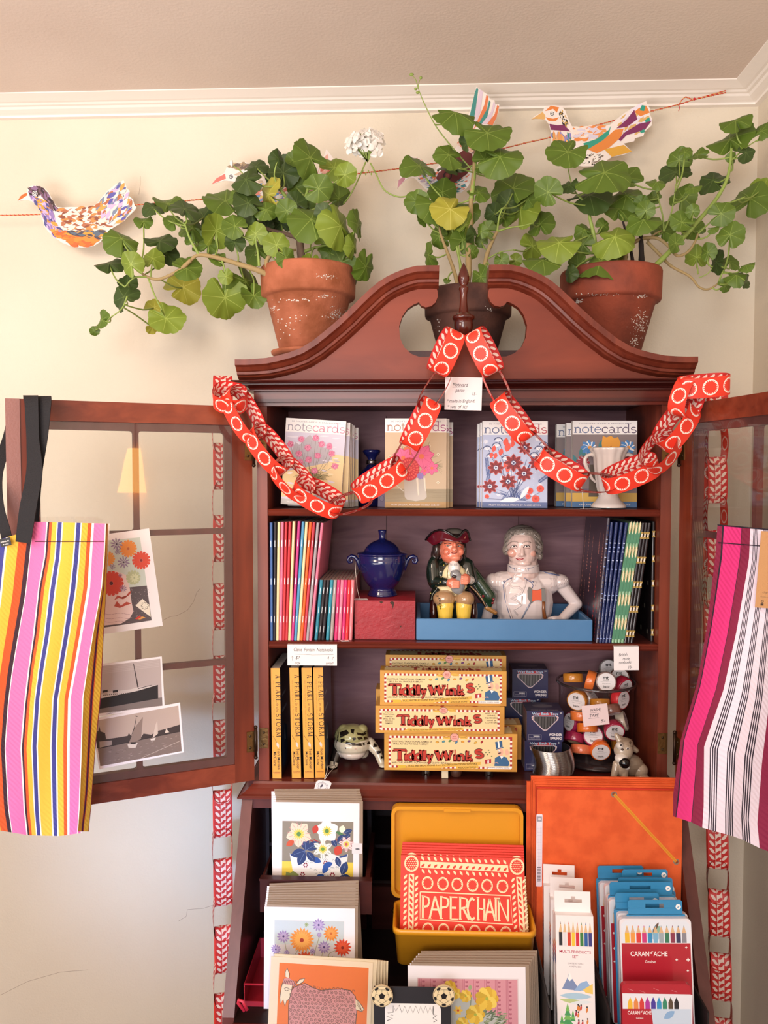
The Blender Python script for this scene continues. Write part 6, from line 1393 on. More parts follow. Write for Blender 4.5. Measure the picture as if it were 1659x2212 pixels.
bird(0,150,2.9625,oA,[([(112,843),(130,812),(150,797),(172,790),(175,805),(140,828)],['#e2682c'],0,0,0),
 ([(175,745),(250,745),(310,790),(360,880),(330,900),(290,830),(240,780),(180,790)],['#3f2a2c','#6a4a58','#2e2028','#8a6a90'],90,38,-50),([(180,795),(300,840),(350,960),(400,1050),(340,1060),(280,980),(250,890),(210,840)],['#b59ad0','#8f76b4','#4a4a88','#e09a3c','#c4acd8'],90,44,-50),
 ([(350,890),(600,890),(700,1010),(600,1050),(400,1040)],['#b06a4a','#e8dcd0','#d8d8d0','#8a4a34','#c88a4a','#e8e4dc'],130,50,0),([(600,890),(790,720),(860,860),(800,960),(680,1010)],['#c9b2d8','#5a58a8','#e8e4e0','#b46a44','#d8dcd4','#7a88a0','#e0a050'],130,60,45),
 ([(330,1045),(640,1060),(600,1128),(450,1128)],['#e8782a','#ea8a34','#d8642c'],70,60,-10),([(400,1030),(650,1050),(640,1075),(420,1060)],['#4a4450','#58687a','#e89a3a'],40,44,0)],(224,795),'paper bird with purple neck and orange belly at far left',21)
oD=[(85,240),(105,220),(130,205),(160,190),(170,165),(190,150),(240,146),(285,150),(310,180),(325,220),(340,255),(355,285),(400,290),(470,288),(560,285),(610,275),(650,240),(700,200),(750,170),(800,140),(830,125),(850,118),(855,145),(875,165),(872,200),(890,240),(885,280),(840,320),(830,350),(775,365),(770,385),(700,400),(755,455),(700,475),(620,490),(570,525),(500,550),(430,553),(380,545),(340,520),(300,480),(260,450),(230,430),(218,380),(215,320),(200,270),(180,245),(150,235),(110,235)]
def exD(b,W_):
    for pts,c in (([(175,185),(215,150),(270,160),(255,195),(230,170),(200,180)],'#e0803a'),([(180,225),(230,235),(270,225),(250,250),(200,250)],'#e0803a'),([(205,270),(260,280),(300,275),(345,320),(280,315),(215,310)],'#7c2a5c'),
      ([(430,400),(520,370),(600,310),(615,280),(600,340),(560,400),(500,430),(450,440)],'#2f9a84'),([(460,440),(560,380),(640,310),(700,300),(680,360),(600,430),(520,465)],'#e0863c'),([(620,490),(570,440),(700,410),(755,455)],'#dca53c'),([(720,240),(770,175),(790,240),(720,290),(650,300)],'#7c2a5c'),([(700,330),(800,270),(885,250),(840,310),(720,345),(680,385),(665,375)],'#7c2a5c'),([(800,165),(850,150),(872,195),(810,220),(770,190)],'#e0863c'),([(820,145),(845,150),(835,185),(805,180)],'#2f9a84'),([(840,245),(870,225),(875,250),(845,262)],'#2f9a84'),([(805,320),(835,305),(840,325),(815,332)],'#2f9a84')):
        b.poly([W_(p) for p in pts],c_(c))
bird(1120,180,3.078,oD,[([(85,240),(160,190),(180,215),(175,240),(110,235)],['#e0b06a'],0,0,0),([(280,160),(330,250),(300,280),(270,200)],['#2a2422','#f0e8e0','#c9a04a'],50,20,-60),([(215,310),(345,320),(330,430),(225,430)],['#8a86c8','#e09a5a','#2f8a84','#e8b070'],50,60,-85),([(220,390),(340,400),(330,500),(240,440)],['#f0ece4','#1e1a18','#c9a04a'],70,18,30),
 ([(350,290),(560,290),(520,380),(360,380)],['#e69a5a','#f0e0d4','#e88a44','#d8d0e0'],60,50,10),([(340,470),(560,480),(500,548),(380,540)],['#1e1a18','#f0ece4','#8a7a6a'],80,18,30),([(620,270),(850,120),(885,270),(700,390)],['#e8e0ec','#d8cce0','#d8b06a'],40,60,35)],(223,202),'white and orange paper bird with purple and teal tail under the cornice at right',22,exD)
oC=[(130,945),(135,900),(150,870),(150,800),(165,760),(200,720),(240,708),(290,720),(330,745),(360,790),(390,830),(420,790),(480,730),(540,670),(590,600),(600,540),(630,470),(660,380),(690,300),(710,195),(730,210),(790,250),(815,290),(845,295),(850,325),(880,325),(875,380),(845,460),(800,520),(760,600),(740,680),(720,760),(680,860),(650,930),(600,975),(520,985),(430,975),(340,950),(300,910),(260,870),(225,860),(190,880),(160,910)]
def exC(b,W_):
    for pts,c in (([(645,530),(660,420),(700,240),(715,200),(725,215),(700,400),(665,520)],'#3f8a84'),([(680,500),(700,400),(735,215),(760,230),(740,380),(700,480)],'#d8c4d4'),([(690,510),(770,330),(785,255),(800,270),(780,400),(720,480)],'#dc7a4c'),([(720,480),(790,360),(805,295),(815,310),(790,420),(750,470)],'#3f8a84'),([(750,470),(820,380),(840,300),(850,330),(820,430),(790,470)],'#d8c4d4'),([(790,470),(845,400),(865,330),(878,340),(860,420),(830,480)],'#dc7a4c'),
      ([(415,870),(430,830),(500,780),(560,700),(620,660),(680,690),(690,760),(640,840),(540,910),(460,920)],'#6a2f30'),([(130,945),(140,880),(155,870),(190,850),(185,880),(150,920)],'#b8808c')): b.poly([W_(p) for p in pts],c_(c))
    r=random.Random(4)
    for i in range(60): p=(r.uniform(440,680),r.uniform(680,900)); 
    for k in range(3):
        q=W_((500,850)); b.ell(q[0],q[1],9-k*2.6,9-k*2.6,c_(['#2a1a20','#6a2f30','#8a4a44'][k]),18)
bird(820,130,3.403,oC,[([(150,800),(240,710),(340,760),(330,800),(200,780)],['#e08a6a','#d8704a','#a85a4a','#e8d0c4'],60,30,0),([(260,850),(420,830),(430,960),(340,940)],['#e8e4e8','#e07a5a','#3f8a94','#c4b4cc'],70,32,20),([(460,920),(640,840),(680,860),(600,970),(440,970)],['#e8e4e8','#e07a5a','#3f8a94','#f0ece4'],60,34,20),([(560,620),(640,500),(700,600),(620,680)],['#e08a6a','#f0d8cc','#d8704a'],50,40,40),([(600,600),(760,500),(740,680),(700,740)],['#f0ece8','#8a6a70','#e8c0ac'],40,50,40)],(205,800),'coral paper bird with tall striped tail behind the middle geranium',23,exC,Y=1.706)
oB=[(455,392),(470,380),(485,372),(488,360),(500,351),(520,350),(545,356),(560,372),(572,395),(590,410),(640,412),(690,400),(720,370),(745,345),(700,330),(735,350),(748,372),(745,400),(720,425),(690,440),(640,455),(590,458),(550,445),(525,425),(515,405),(500,392),(480,392)]
oB=[(457,398),(468,385),(485,373),(490,360),(502,352),(530,350),(555,362),(575,390),(600,405),(640,405),(670,390),(695,350),(705,322),(715,335),(725,350),(722,380),(715,400),(700,425),(660,445),(610,452),(570,445),(540,425),(520,402),(505,392),(485,390)]
bird(0,0,1,oB,[([(457,398),(468,385),(486,375),(488,386)],['#d8746a'],0,0,0),([(487,360),(530,350),(555,365),(510,366)],['#9a8468','#6a5a50','#c0a888'],40,14,20),([(500,375),(560,380),(560,440),(530,415)],['#d8c0a4','#c8b49c','#e8dccc'],30,16,0),([(540,400),(680,400),(640,450),(560,440)],['#e8d86a','#6a9ad0','#e08a7a','#f0ece8','#e8b0b8'],90,16,20),([(670,390),(715,330),(722,380),(690,420)],['#e0a898','#c8705a','#f0e0d8'],40,18,60)],(499,382),'paper bird mostly hidden behind the left geranium, grey cap and pink beak',24)
# ------------------------------------------------------------ paper chains
def _circ(u,v):
    x=((u/1.04).fr()-.5)*1.04; y=v-.5; r=(x*x+y*y).sq(); th=E.op('ARCTAN2',y,x); t=(th*22).sin()
    inner=r>((t>0)*  .05+.295); return [(inner*(r<.395),'#f6eadd')]
def _leaf(u,v):
    per=.36
    def lf(c,sl,ph=0.):
        q=v-c; p=((u/per+q*sl+ph).fr()-.5)*per; a=E.op('ABSOLUTE',p)/.105; b_=E.op('ABSOLUTE',q)/.145; return (a+b_*b_)<1
    mid=(((v-.5).ab())<.135)
    return [(mid,'#f3ddcf'),(lf(.2,2.2)*(v<.36),'#f3ddcf'),(lf(.8,-2.2)*(v>.64),'#f3ddcf'),(lf(.5,1.8,.3)*mid,'#cf2f2c'),]
M_circ=uvmat('chain_circles','#e63a26',_circ,.5); M_lfp=uvmat('chain_leaves','#cf2f2c',_leaf,.5)
def link(root,p0,p1,phi,W=.034,g=.024,rev=False,toCam=None,side=None,pinch=.75):
    p0,p1=Vector(p0),Vector(p1); c=(p0+p1)/2; d=(p1-p0); a=d.length/2; d.normalize(); tc=toCam or (CAM-c).normalized(); tc=(tc-d*tc.dot(d)).normalized()
    e=d.cross(tc); 
    if side: 
        if e.dot(Vector(side))<0: e=-e
    elif e.z>0: e=-e
    n=(tc*math.cos(R(phi))+e*math.sin(R(phi))).normalized(); w_=d.cross(n); N=44
    pts=[];per=0
    for i in range(N+1):
        t=2*PI*i/N; s=math.sin(t); pts.append((a*math.copysign(abs(math.cos(t))**.8,math.cos(t)),g*math.copysign(abs(s)**pinch,s)))
    L=[0]
    for q,r in zip(pts,pts[1:]): L.append(L[-1]+math.hypot(r[0]-q[0],r[1]-q[1])/W)
    b=MB()
    for lay,m in ((1,M_lfp if rev else M_circ),(0,M_circ if rev else M_lfp)):
        k=1 if lay else 1; P=[];U=[]
        for (x,y),l in zip(pts,L):
            off=.00035 if lay else 0; rr=math.hypot(x/a,y/g) or 1; 
            for s in (-1,1): P.append(c+d*(x+off*x/a)+n*(y+off*(y/g))+w_*(s*W/2)); U.append((l,.5+s*.5))
        Fs=[(2*i,2*i+1,2*i+3,2*i+2) for i in range(N)]
        if lay==0: Fs=[f[::-1] for f in Fs]
        b.raw(P,Fs,m,True,U)
    return build(b,'link',root)
YG=1.41
GL_=[(462,853,532,866,42),(496,842,556,950,48),(545,925,618,1018,42),(596,996,668,1072,62),(636,1046,738,1100,38),(712,1100,802,1072,82),(768,1068,872,1003,22),(852,1022,905,935,86),(882,966,934,864,12),(908,890,968,795,86),(943,806,983,714,16)]
gr=thing('paper_chain_garland','red and white paper chain draped from the left door corner up to the cabinet finial','paper chain',T(745,1100,YG))
for i,(x0,y0,x1,y1,ph) in enumerate(GL_):
    link(gr,T(x0,y0,YG),T(x1,y1,YG),ph,g=.024 if ph<70 else .016,W=.033)
GR_=[(1024,714,1068,806,16),(1050,786,1096,880,84),(1076,858,1142,948,16),(1124,932,1188,1002,84),(1164,984,1262,1042,16),(1238,1040,1328,1046,84),(1304,1046,1420,998,30),(1396,1012,1456,938,62),(1428,966,1492,874,38),(1470,900,1500,818,-35),(1466,838,1574,828,9)]
gr2=thing('paper_chain_garland','red and white paper chain draped from the cabinet finial to the right door corner','paper chain',T(1260,1060,YG))
for i,(x0,y0,x1,y1,ph) in enumerate(GR_):
    YG=1.41 if i<7 else (1.386 if i<9 else 1.372)
    link(gr2,T(x0,y0,YG),T(x1,y1,YG),ph,g=.024 if ph<70 else .016,W=.033)
def hanging(root,xs,ys,Y,roll,W=.036):
    "vertical chain: facing links centred on ys, linked by side-on ones"
    for i,y in enumerate(ys):
        x=np.interp(y,xs[0],xs[1]); h=50
        if y>1250: roll=min(roll,7)
        link(root,T(x,y-h,Y),T(x+1,y+h,Y),roll,W=W,g=.014,rev=True,side=(1,0,0))
        y2=y+(ys[i+1]-y)/2 if i+1<len(ys) else y+75
        x2=np.interp(y2,xs[0],xs[1]); link(root,T(x2,y2-46,Y),T(x2-1,y2+46,Y),roll+88,W=W*.9,g=.0195,rev=True,side=(1,0,0),pinch=.5)
h1=thing('hanging_paper_chain','long red and white paper chain hanging straight down behind the left door','paper chain',T(480,1500,1.60))
hanging(h1,([900,1500,1760,1900,2050,2300],[481,481,480,481,483,482]),[862,1007,1163,1310,1466,1605,1757,1905,2050,2195],1.60,6)
h2=thing('hanging_paper_chain','long red and white paper chain hanging straight down behind the right door','paper chain',T(1548,1500,1.60))
hanging(h2,([900,1100,1500,1830,2100,2300],[1545,1543,1540,1549,1556,1560]),[880,1037,1195,1345,1500,1660,1826,1972,2110,2250],1.60,24,.038)
# ------------------------------------------------------------ striped shopping bags
def weave(h,rough=.75):
    k='w'+h
    if k in _mc: return _mc[k]
    m=bpy.data.materials.new('woven_'+h[1:]); m.use_nodes=True; nt=m.node_tree; b=nt.nodes['Principled BSDF']; b.inputs['Base Color'].default_value=lin(h); b.inputs['Roughness'].default_value=rough; b.inputs['Specular IOR Level'].default_value=.3
    tc=nt.nodes.new('ShaderNodeTexCoord'); wv=nt.nodes.new('ShaderNodeTexWave'); wv.bands_direction='DIAGONAL'; wv.inputs['Scale'].default_value=75; wv.inputs['Distortion'].default_value=1.5; wv.inputs['Detail'].default_value=1
    nt.links.new(tc.outputs['Object'],wv.inputs['Vector']); bp=nt.nodes.new('ShaderNodeBump'); bp.inputs['Strength'].default_value=.4; bp.inputs['Distance'].default_value=.0015
    nt.links.new(wv.outputs[0],bp.inputs['Height']); nt.links.new(bp.outputs[0],b.inputs['Normal']); _mc[k]=m; return m
PKc,YLc,ORc,WHc,PUc,DKc=weave('#ea70a8'),weave('#dfb240'),weave('#c9552a'),weave('#f0e6e0'),weave('#3f4088'),weave('#3a2430')
MRc,PK2,LWc,BKc=weave('#7f2040'),weave('#d8347c'),weave('#dccfdc'),weave('#2a2230')
def bagpanel(b,rows,zones,Yf,nv=6,wav=.004,top=None,bot=None):
    "rows: (y,[knot x...]); zones: per knot gap list of (fraction,material)"
    ys=[r[0] for r in rows]; nk=len(rows[0][1]); cols=[]
    for k in range(nk-1):
        f0=0
        for f1,m in zones[k]: cols.append((k,f0,f1,m)); f0=f1
    Y=np.linspace(ys[0],ys[-1],len(rows)*nv)
    def kx(k,y): return np.interp(y,ys,[r[1][k] for r in rows])
    def pt(k,f,j):
        y=Y[j]; x=kx(k,y)*(1-f)+kx(k+1,y)*f; u=(y-ys[0])/(ys[-1]-ys[0])
        if top is not None: y+= (1-u)*np.interp(x,top[0],top[1])
        if bot is not None: y+= u*np.interp(x,bot[0],bot[1])
        return T(x,y,Yf(x,y)+wav*math.sin(x*.045+y*.009))
    for (k,f0,f1,m) in cols:
        nn=1 if (f1-f0)*abs(kx(k+1,ys[0])-kx(k,ys[0]))<14 else 3
        for q in range(nn):
            a=f0+(f1-f0)*q/nn; c=f0+(f1-f0)*(q+1)/nn; P=[]
            for j in range(len(Y)): P+=[pt(k,a,j),pt(k,c,j)]
            b.raw(P,[(2*j,2*j+1,2*j+3,2*j+2) for j in range(len(Y)-1)],m,True)
    return pt,Y
zA=[(.25,PKc),(.48,YLc),(.51,WHc),(.60,PUc),(.63,WHc),(.80,YLc),(.93,ORc),(1,DKc)]
zP=[(.05,WHc),(.92,PKc),(1,WHc)]
zM=[(.04,DKc),(.10,ORc),(.20,YLc),(.225,WHc),(.31,PUc),(.34,WHc),(.60,YLc),(.63,WHc),(.72,PUc),(.75,WHc),(.88,YLc),(.96,ORc),(1,WHc)]
rowsL=[(1127,[-75,71,103,202,229]),(1200,[-80,62,98,197,226]),(1269,[-85,54,85,193,220]),(1371,[-95,36,74,176,201]),(1439,[-100,25,63,164,190]),(1507,[-103,17,55,151,180]),(1608,[-106,10,47,149,177]),(1744,[-100,17,54,149,172]),(1800,[-92,25,60,149,168])]
bg1=thing('striped_shopping_bag','pink and yellow striped woven bag with black straps hung over the left door','bag',T(90,1800,1.25))
b=MB(); Yf=lambda x,y:1.222+.00008*max(0,x)
topL=([-75,0,60,72,229],[62,38,20,0,4]); botL=([-100,0,60,130,170],[-14,-6,4,6,0])
bagpanel(b,rowsL,[zA,zP,zM,zP],Yf,top=topL,bot=botL); build(b,'front_panel',bg1)
b=MB(); bagpanel(b,[(y,[k[0],k[1],k[2],k[3],k[4]+8]) for y,k in rowsL],[zA,zP,zM,zP],lambda x,y:1.262+.0001*max(0,x),top=topL,bot=botL); build(b,'back_panel',bg1)
# folded gusset on the right
b=MB(); gy=[(1127,229,231,233),(1200,226,228,232),(1269,220,224,230),(1371,201,210,224),(1439,190,204,221),(1507,180,198,218),(1608,177,193,207),(1700,174,188,200),(1744,172,184,197),(1790,168,178,192)]
def gx(i,y): return np.interp(y,[g[0] for g in gy],[g[i] for g in gy])
ysn=np.linspace(1131,1796,40)
segs=[(1,1.25,YLc),(1.25,1.75,YLc),(1.75,1.85,ORc),(1.85,2.1,weave('#4a2048')),(2.1,2.2,ORc),(2.2,2.9,YLc),(2.9,3,MRc)]
def gp(t,y):
    if t<2: x=gx(1,y)*(2-t)+gx(2,y)*(t-1); Y=1.240+.018*(t-1)
    else: x=gx(2,y)*(3-t)+gx(3,y)*(t-2); Y=1.258+.014*(t-2)
    return T(x,y,Y)
for a,c2,m in segs:
    P=[]
    for y in ysn: P+=[gp(a,y),gp(c2,y)]
    b.raw(P,[(2*j,2*j+1,2*j+3,2*j+2) for j in range(len(ysn)-1)],m,True)
build(b,'side_gusset',bg1)
STRP=mat('#17151a',.8,bump=(500,.6),name='black_webbing')
def strap(root,pts,th=.0014):
    "flat webbing through (px,py,Y,width px)"
    C=curve([T(p[0],p[1],p[2]) for p in pts],6); n=len(C); wv=np.interp(np.linspace(0,len(pts)-1,n),range(len(pts)),[p[3]*p[2]/F for p in pts]); b=MB(); P=[]
    for i,c in enumerate(C):
        d=(C[min(n-1,i+1)]-C[max(0,i-1)]).normalized(); w_=Vector((1,0,0)) if abs(d.x)<.75 else Vector((0,-1,0)); w_=(w_-d*w_.dot(d)).normalized(); nn=d.cross(w_)
        for s,t in ((-1,-1),(1,-1),(1,1),(-1,1)): P.append(c+w_*s*wv[i]/2+nn*t*th/2)
    Fs=[(4*i+k,4*i+(k+1)%4,4*i+4+(k+1)%4,4*i+4+k) for i in range(n-1) for k in range(4)]+[(0,1,2,3)[::-1],(4*n-4,4*n-3,4*n-2,4*n-1)]
    b.raw(P,Fs,STRP,False); return build(b,'strap',root)
zt_=z_dt+.0015
def atz(px,Y,z):  # picture row for a height
    lo,hi=0,2212
    for _ in range(30):
        m=(lo+hi)/2
        if T(px,m,Y).z>z: lo=m
        else: hi=m
    return lo
strap(bg1,[(66,atz(66,1.36,zt_-.02),1.36,28),(66,atz(66,1.345,zt_+.0015),1.345,29),(66,atz(66,1.29,zt_+.0025),1.285,30),(68,870,1.262,30),(71,950,1.252,28),(74,1020,1.238,36),(60,1100,1.222,38),(50,1172,1.2175,34)])
strap(bg1,[(94,atz(94,1.37,zt_-.02),1.37,28),(94,atz(94,1.355,zt_+.0015),1.355,29),(94,atz(94,1.30,zt_+.0025),1.292,30),(96,872,1.270,30),(92,940,1.262,24),(83,1010,1.256,20),(76,1080,1.248,22),(72,1135,1.245,24)])
strap(bg1,[(30,atz(66,1.36,zt_-.02),1.375,28),(20,940,1.345,26),(-6,1020,1.29,26),(-4,1090,1.255,24),(12,1150,1.2465,24),(16,1175,1.2465,22)])
b=MB(MM(T(2,1185,1.214).x,1.214,T(2,1182,1.214).z,-12)); b.prism([(0,0),(17,0),(17,12),(0,12)],0,.0005,c_('#17151a')); b.text('ANNA PA',1,6,3.6,WHITE,width=14); b.text('BAGS',4,2,2.6,WHITE,width=9); build(b,'sewn_label',bg1)
# stitched hem
b=MB(); 
P=[T(x,1170+ (229-x)*.0,1.2205+.00008*x+.004*math.sin(x*.045+1170*.009)-.0005) for x in range(75,226,6)]
b.tube(P,.0005,DKc,4); build(b,'hem_stitching',bg1)
zw=[]
for a in (.10,.40,.70):
    for i in range(4): zw+=[(a+i*.04,LWc),(a+i*.04+.021,BKc)]
zw+=[(1,LWc)]
rowsR=[(1135,[1550,1564,1602,1621,1690,1705]),(1200,[1545,1560,1598,1618,1688,1704]),(1350,[1527,1537,1573,1591,1672,1702]),(1475,[1505,1513,1547,1563,1662,1701]),(1600,[1471,1478,1507,1521,1646,1700]),(1725,[1454,1467,1497,1520,1636,1698]),(1772,[1454,1461,1493,1517,1641,1698])]
bg2=thing('striped_shopping_bag','maroon, hot pink and white striped woven bag hung on the right door','bag',T(1600,1800,1.12))
topR=([1550,1659,1752],[-2,8,14]); botR=([1450,1493,1517,1596,1645,1740],[-10,4,16,38,62,95])
b=MB(); bagpanel(b,rowsR,[[(.75,MRc),(1,BKc)],[(1,PK2)],[(.06,BKc),(1,MRc)],zw,[(1,MRc)]],lambda x,y:1.125,top=topR,bot=botR,wav=.005); build(b,'front_panel',bg2)
b=MB(); bagpanel(b,rowsR,[[(.75,MRc),(1,BKc)],[(1,PK2)],[(.06,BKc),(1,MRc)],zw,[(1,MRc)]],lambda x,y:1.165-(x-1450)*.00005,top=topR,bot=botR,wav=.003); build(b,'back_panel',bg2)
strap(bg2,[(1680,1165,1.118,34),(1682,1000,1.118,34),(1686,atz(1686,1.12,zt_-.03),1.12,34),(1694,atz(1694,1.12,zt_+.006),1.12,34),(1725,atz(1725,1.122,zt_+.010),1.122,34),(1790,atz(1790,1.122,zt_+.008),1.122,34)])
b=MB(); b.tube([T(x,1172+ (x-1550)*.08,1.1235+.005*math.sin(x*.045+1180*.009)) for x in range(1552,1660,6)],.0006,BKc,4); b.tube([T(x,1134+(x-1550)*.09,1.1245+.005*math.sin(x*.045+1135*.009)) for x in range(1550,1700,6)],.0009,BKc,4); build(b,'hem_stitching',bg2)
KR=mat('#b98a5c',.8,bump=(400,.3)); a=T(1631,1312,1.112)
b=MB(MM(a.x,1.112,a.z,3.5)); b.box(0,60,0,.0006,0,104,KR)
b.text('Be',14,84,5,c_('#5a4030')); b.text('Su',14,33,8,c_('#5a4030')); b.text('T',18,26,6,c_('#5a4030')); b.text('change',8,20,4.4,c_('#5a4030'),shear=.3); b.line([(6,15),(40,15)],.4,c_('#6a4c38')); b.ell(9,9,2,2,c_('#3a2a22'),12); b.ell(9,9,1.2,1.2,KR,12); b.rect(7,3,11,6,c_('#3a2a22'))
build(b,'hang_tag',label='brown kraft paper hang tag on the maroon striped bag',cat='tag')
# ------------------------------------------------------------ pictures taped to the left door
MI=MDL.inverted()
def PD(px,py):
    o=MI@CAM; d=(MI.to_3x3()@(ROT@Vector(((px-829.5)/F,(1106-py)/F,-1)))); t=(-.0012-o.y)/d.y; q=o+d*t; return (q.x,q.z)
def PZ(p): return PD(200+p[0]/4.095,1140+p[1]/4.095)
def picture(nm,lab,cat,quad,off,draw):
    b=MB(MDL@Matrix.Translation((0,off,0))); q=[PZ(p) for p in quad]; n=len(q)
    b.raw([(a,0,c) for a,c in q]+[(a,.0004,c) for a,c in q],[(0,1,2,3),(7,6,5,4)]+[(i,(i+1)%4,(i+1)%4+4,i+4) for i in range(4)],c_('#ece6e8'))
    draw(b); return build(b,nm,label=lab,cat=cat)
def P_(b,pts,c): b.poly([PZ(p) for p in pts],c_(c))
def Fl(b,x,y,r,k,c,w=.32,a0=0,cen=None):
    for i in range(k):
        a=a0+2*PI*i/k; u=(math.cos(a),math.sin(a)); v=(-u[1],u[0]); P_(b,[(x+u[0]*r*t+v[0]*r*s,y+u[1]*r*t+v[1]*r*s) for t,s in ((.1,0),(.5,w/2),(.95,w*.45),(1,0),(.95,-w*.45),(.5,-w/2))],c)
    if cen: P_(b,[(x+r*.15*math.cos(t),y+r*.15*math.sin(t)) for t in np.linspace(0,2*PI,10)[:-1]],cen)
def dr1(b):
    P_(b,[(-60,130),(420,85),(523,820),(30,895)],'#c3cdc4'); P_(b,[(0,560),(480,512),(523,820),(30,895)],'#574c50')
    r=random.Random(9)
    for i in range(120): x,y=r.uniform(330,500),r.uniform(540,800); P_(b,[(x,y),(x+4,y),(x+4,y+4),(x,y+4)],r.choice(['#8a7c80','#3c3238','#a89ca0']))
    P_(b,[(60,600),(100,420),(200,380),(300,420),(330,540),(345,660),(362,740),(330,800),(250,850),(60,870)],'#e2c8c4')
    for pts in ([(190,640),(220,598),(250,610),(280,628),(320,570),(345,555),(330,590),(270,632),(230,622)],[(190,695),(215,650),(250,690),(300,655),(345,670),(290,690),(240,710)]): P_(b,pts,'#b84838')
    for y in (760,800,830): 
        for i in range(8): P_(b,[(110+i*28,y+6*math.sin(i)),(135+i*28,y+5*math.sin(i+1)),(135+i*28,y+3+5*math.sin(i+1)),(110+i*28,y+3+6*math.sin(i))],'#a87e86')
    P_(b,[(440,628),(500,680),(515,790),(380,690)],'#e8e0d0'); Fl(b,462,690,34,8,'#8a8478',.5); Fl(b,462,690,28,8,'#efe8d8',.4)
    for (x,y,r_,k,c,cc) in ((315,185,78,16,'#df8a3e','#b8602a'),(130,275,70,16,'#e09848','#b8602a'),(430,288,82,16,'#d44a34','#8a2020'),(165,492,112,18,'#cc4030','#5a1a20')): Fl(b,x,y,r_,k,c,.3,0,cc)
    for (x,y,r_) in ((212,145,55),(275,305,55),(222,212,28),(175,345,28),(268,540,34),(245,420,18)): Fl(b,x,y,r_,10,'#8f7a9a',.22,.2,'#4c3a5a'); 
    Fl(b,360,440,66,12,'#b4bc94',.4,.3,'#8a9a6a'); Fl(b,370,445,40,9,'#cdd2ac',.4,.1)
    P_(b,[(375,805),(420,775),(430,785),(395,812)],'#c83a2a'); P_(b,[(400,810),(440,785),(470,795),(420,812)],'#d8964a')
picture('flower_print','white bordered print of orange and red flowers in a vase taped on left door','picture',[(-90,85),(500,5),(622,868),(0,955)],-.0008,dr1)
def dr2(b):
    P_(b,[(-40,1240),(598,1158),(618,1575),(-30,1655)],'#b7a9a6')
    for i in range(5): P_(b,[(60,1230+i*14),(590,1165+i*14),(590,1172+i*14),(60,1240+i*14)],'#bfb2b0')
    P_(b,[(-30,1590),(615,1500),(618,1572),(-30,1652)],'#7c706c'); P_(b,[(-30,1520),(80,1508),(400,1440),(578,1390),(580,1510),(300,1560),(65,1602),(-30,1612)],'#1f1a1c')
    P_(b,[(-30,1510),(150,1450),(330,1430),(400,1412),(440,1405),(570,1392),(400,1442),(80,1508)],'#cfc6c2'); 
    for x in (100,190): P_(b,[(x-10,1445),(x+32,1438),(x+30,1480),(x-8,1488)],'#b8a8a0'); P_(b,[(x-12,1440),(x+34,1432),(x+34,1450),(x-11,1460)],'#241c1c')
    P_(b,[(358,1200),(364,1200),(408,1410),(396,1412)],'#3a3030')
    for i in range(14): x=90+i*18; P_(b,[(x,1478-i*1.5),(x+8,1477-i*1.5),(x+8,1484-i*1.5),(x,1485-i*1.5)],'#4a3f3e')
    P_(b,[(400,1420),(520,1390),(522,1394),(404,1426)],'#4a3f3e')
    q=PZ((125,1652)); b.M=MDL@Matrix.Translation((q[0],-.0014-.0004,q[1]))@Matrix.Diagonal((-.001,1,.001,1)); b.text('CUNARD M.V. BRITANNIC    STAR PIER',0,0,3.2,c_('#5a4a4a'),width=34,rot=.12)
picture('postcard','black and white postcard of an ocean liner taped above the sailing postcard','postcard',[(-60,1222),(612,1138),(638,1592),(-50,1680)],-.0014,dr2)
def dr3(b):
    P_(b,[(15,1708),(758,1572),(788,1975),(68,2108)],'#b9a69a'); P_(b,[(45,1950),(773,1800),(788,1975),(68,2108)],'#7d6c64')
    P_(b,[(20,1800),(50,1800),(60,1755),(70,1800),(110,1815),(120,1870),(250,1850),(310,1840),(320,1815),(340,1840),(430,1850),(450,1820),(520,1830),(560,1800),(640,1780),(770,1740),(772,1798),(400,1880),(60,1950),(40,1950)],'#3a2e2c')
    P_(b,[(60,1890),(170,1880),(170,1920),(62,1945)],'#a3948a'); P_(b,[(60,1945),(772,1797),(772,1804),(62,1953)],'#2f2624')
    P_(b,[(370,1770),(445,1672),(428,1868),(315,1915),(350,1830)],'#8d7a70'); P_(b,[(366,1765),(384,1680),(388,1680),(372,1770),(318,1905)],'#3a2e2c'); P_(b,[(380,1658),(404,1670),(382,1672)],'#1a1414'); P_(b,[(308,1912),(400,1900),(380,1945),(318,1948)],'#d2c8c0'); P_(b,[(335,1895),(385,1895),(380,1912),(335,1915)],'#2a2220')
    P_(b,[(555,1745),(572,1700),(578,1820),(530,1860)],'#cfc0b4'); P_(b,[(510,1868),(558,1855),(548,1878),(515,1880)],'#e0d8d0'); P_(b,[(640,1815),(650,1775),(678,1808)],'#d8ccc0')
    r=random.Random(8)
    for i in range(90):
        x=r.uniform(80,740); t=(x-60)/720; y0=1965-150*t; y=y0+r.uniform(10,130); 
        if y<2095-130*t: P_(b,[(x,y),(x+r.uniform(14,40),y-5),(x+20,y-1)],r.choice(['#5a4a44','#a89488','#8d7c72','#c4b4a8']))
    for i in range(20): x=430+i*17; y=2035-i*7.5; P_(b,[(x,y),(x+16,y-9),(x+17,y-5),(x+2,y+4)],'#bcaea2')
picture('postcard','black and white postcard of sailing boats on a harbour, lowest on left door','postcard',[(-20,1695),(772,1545),(808,1985),(60,2135)],-.0020,dr3)
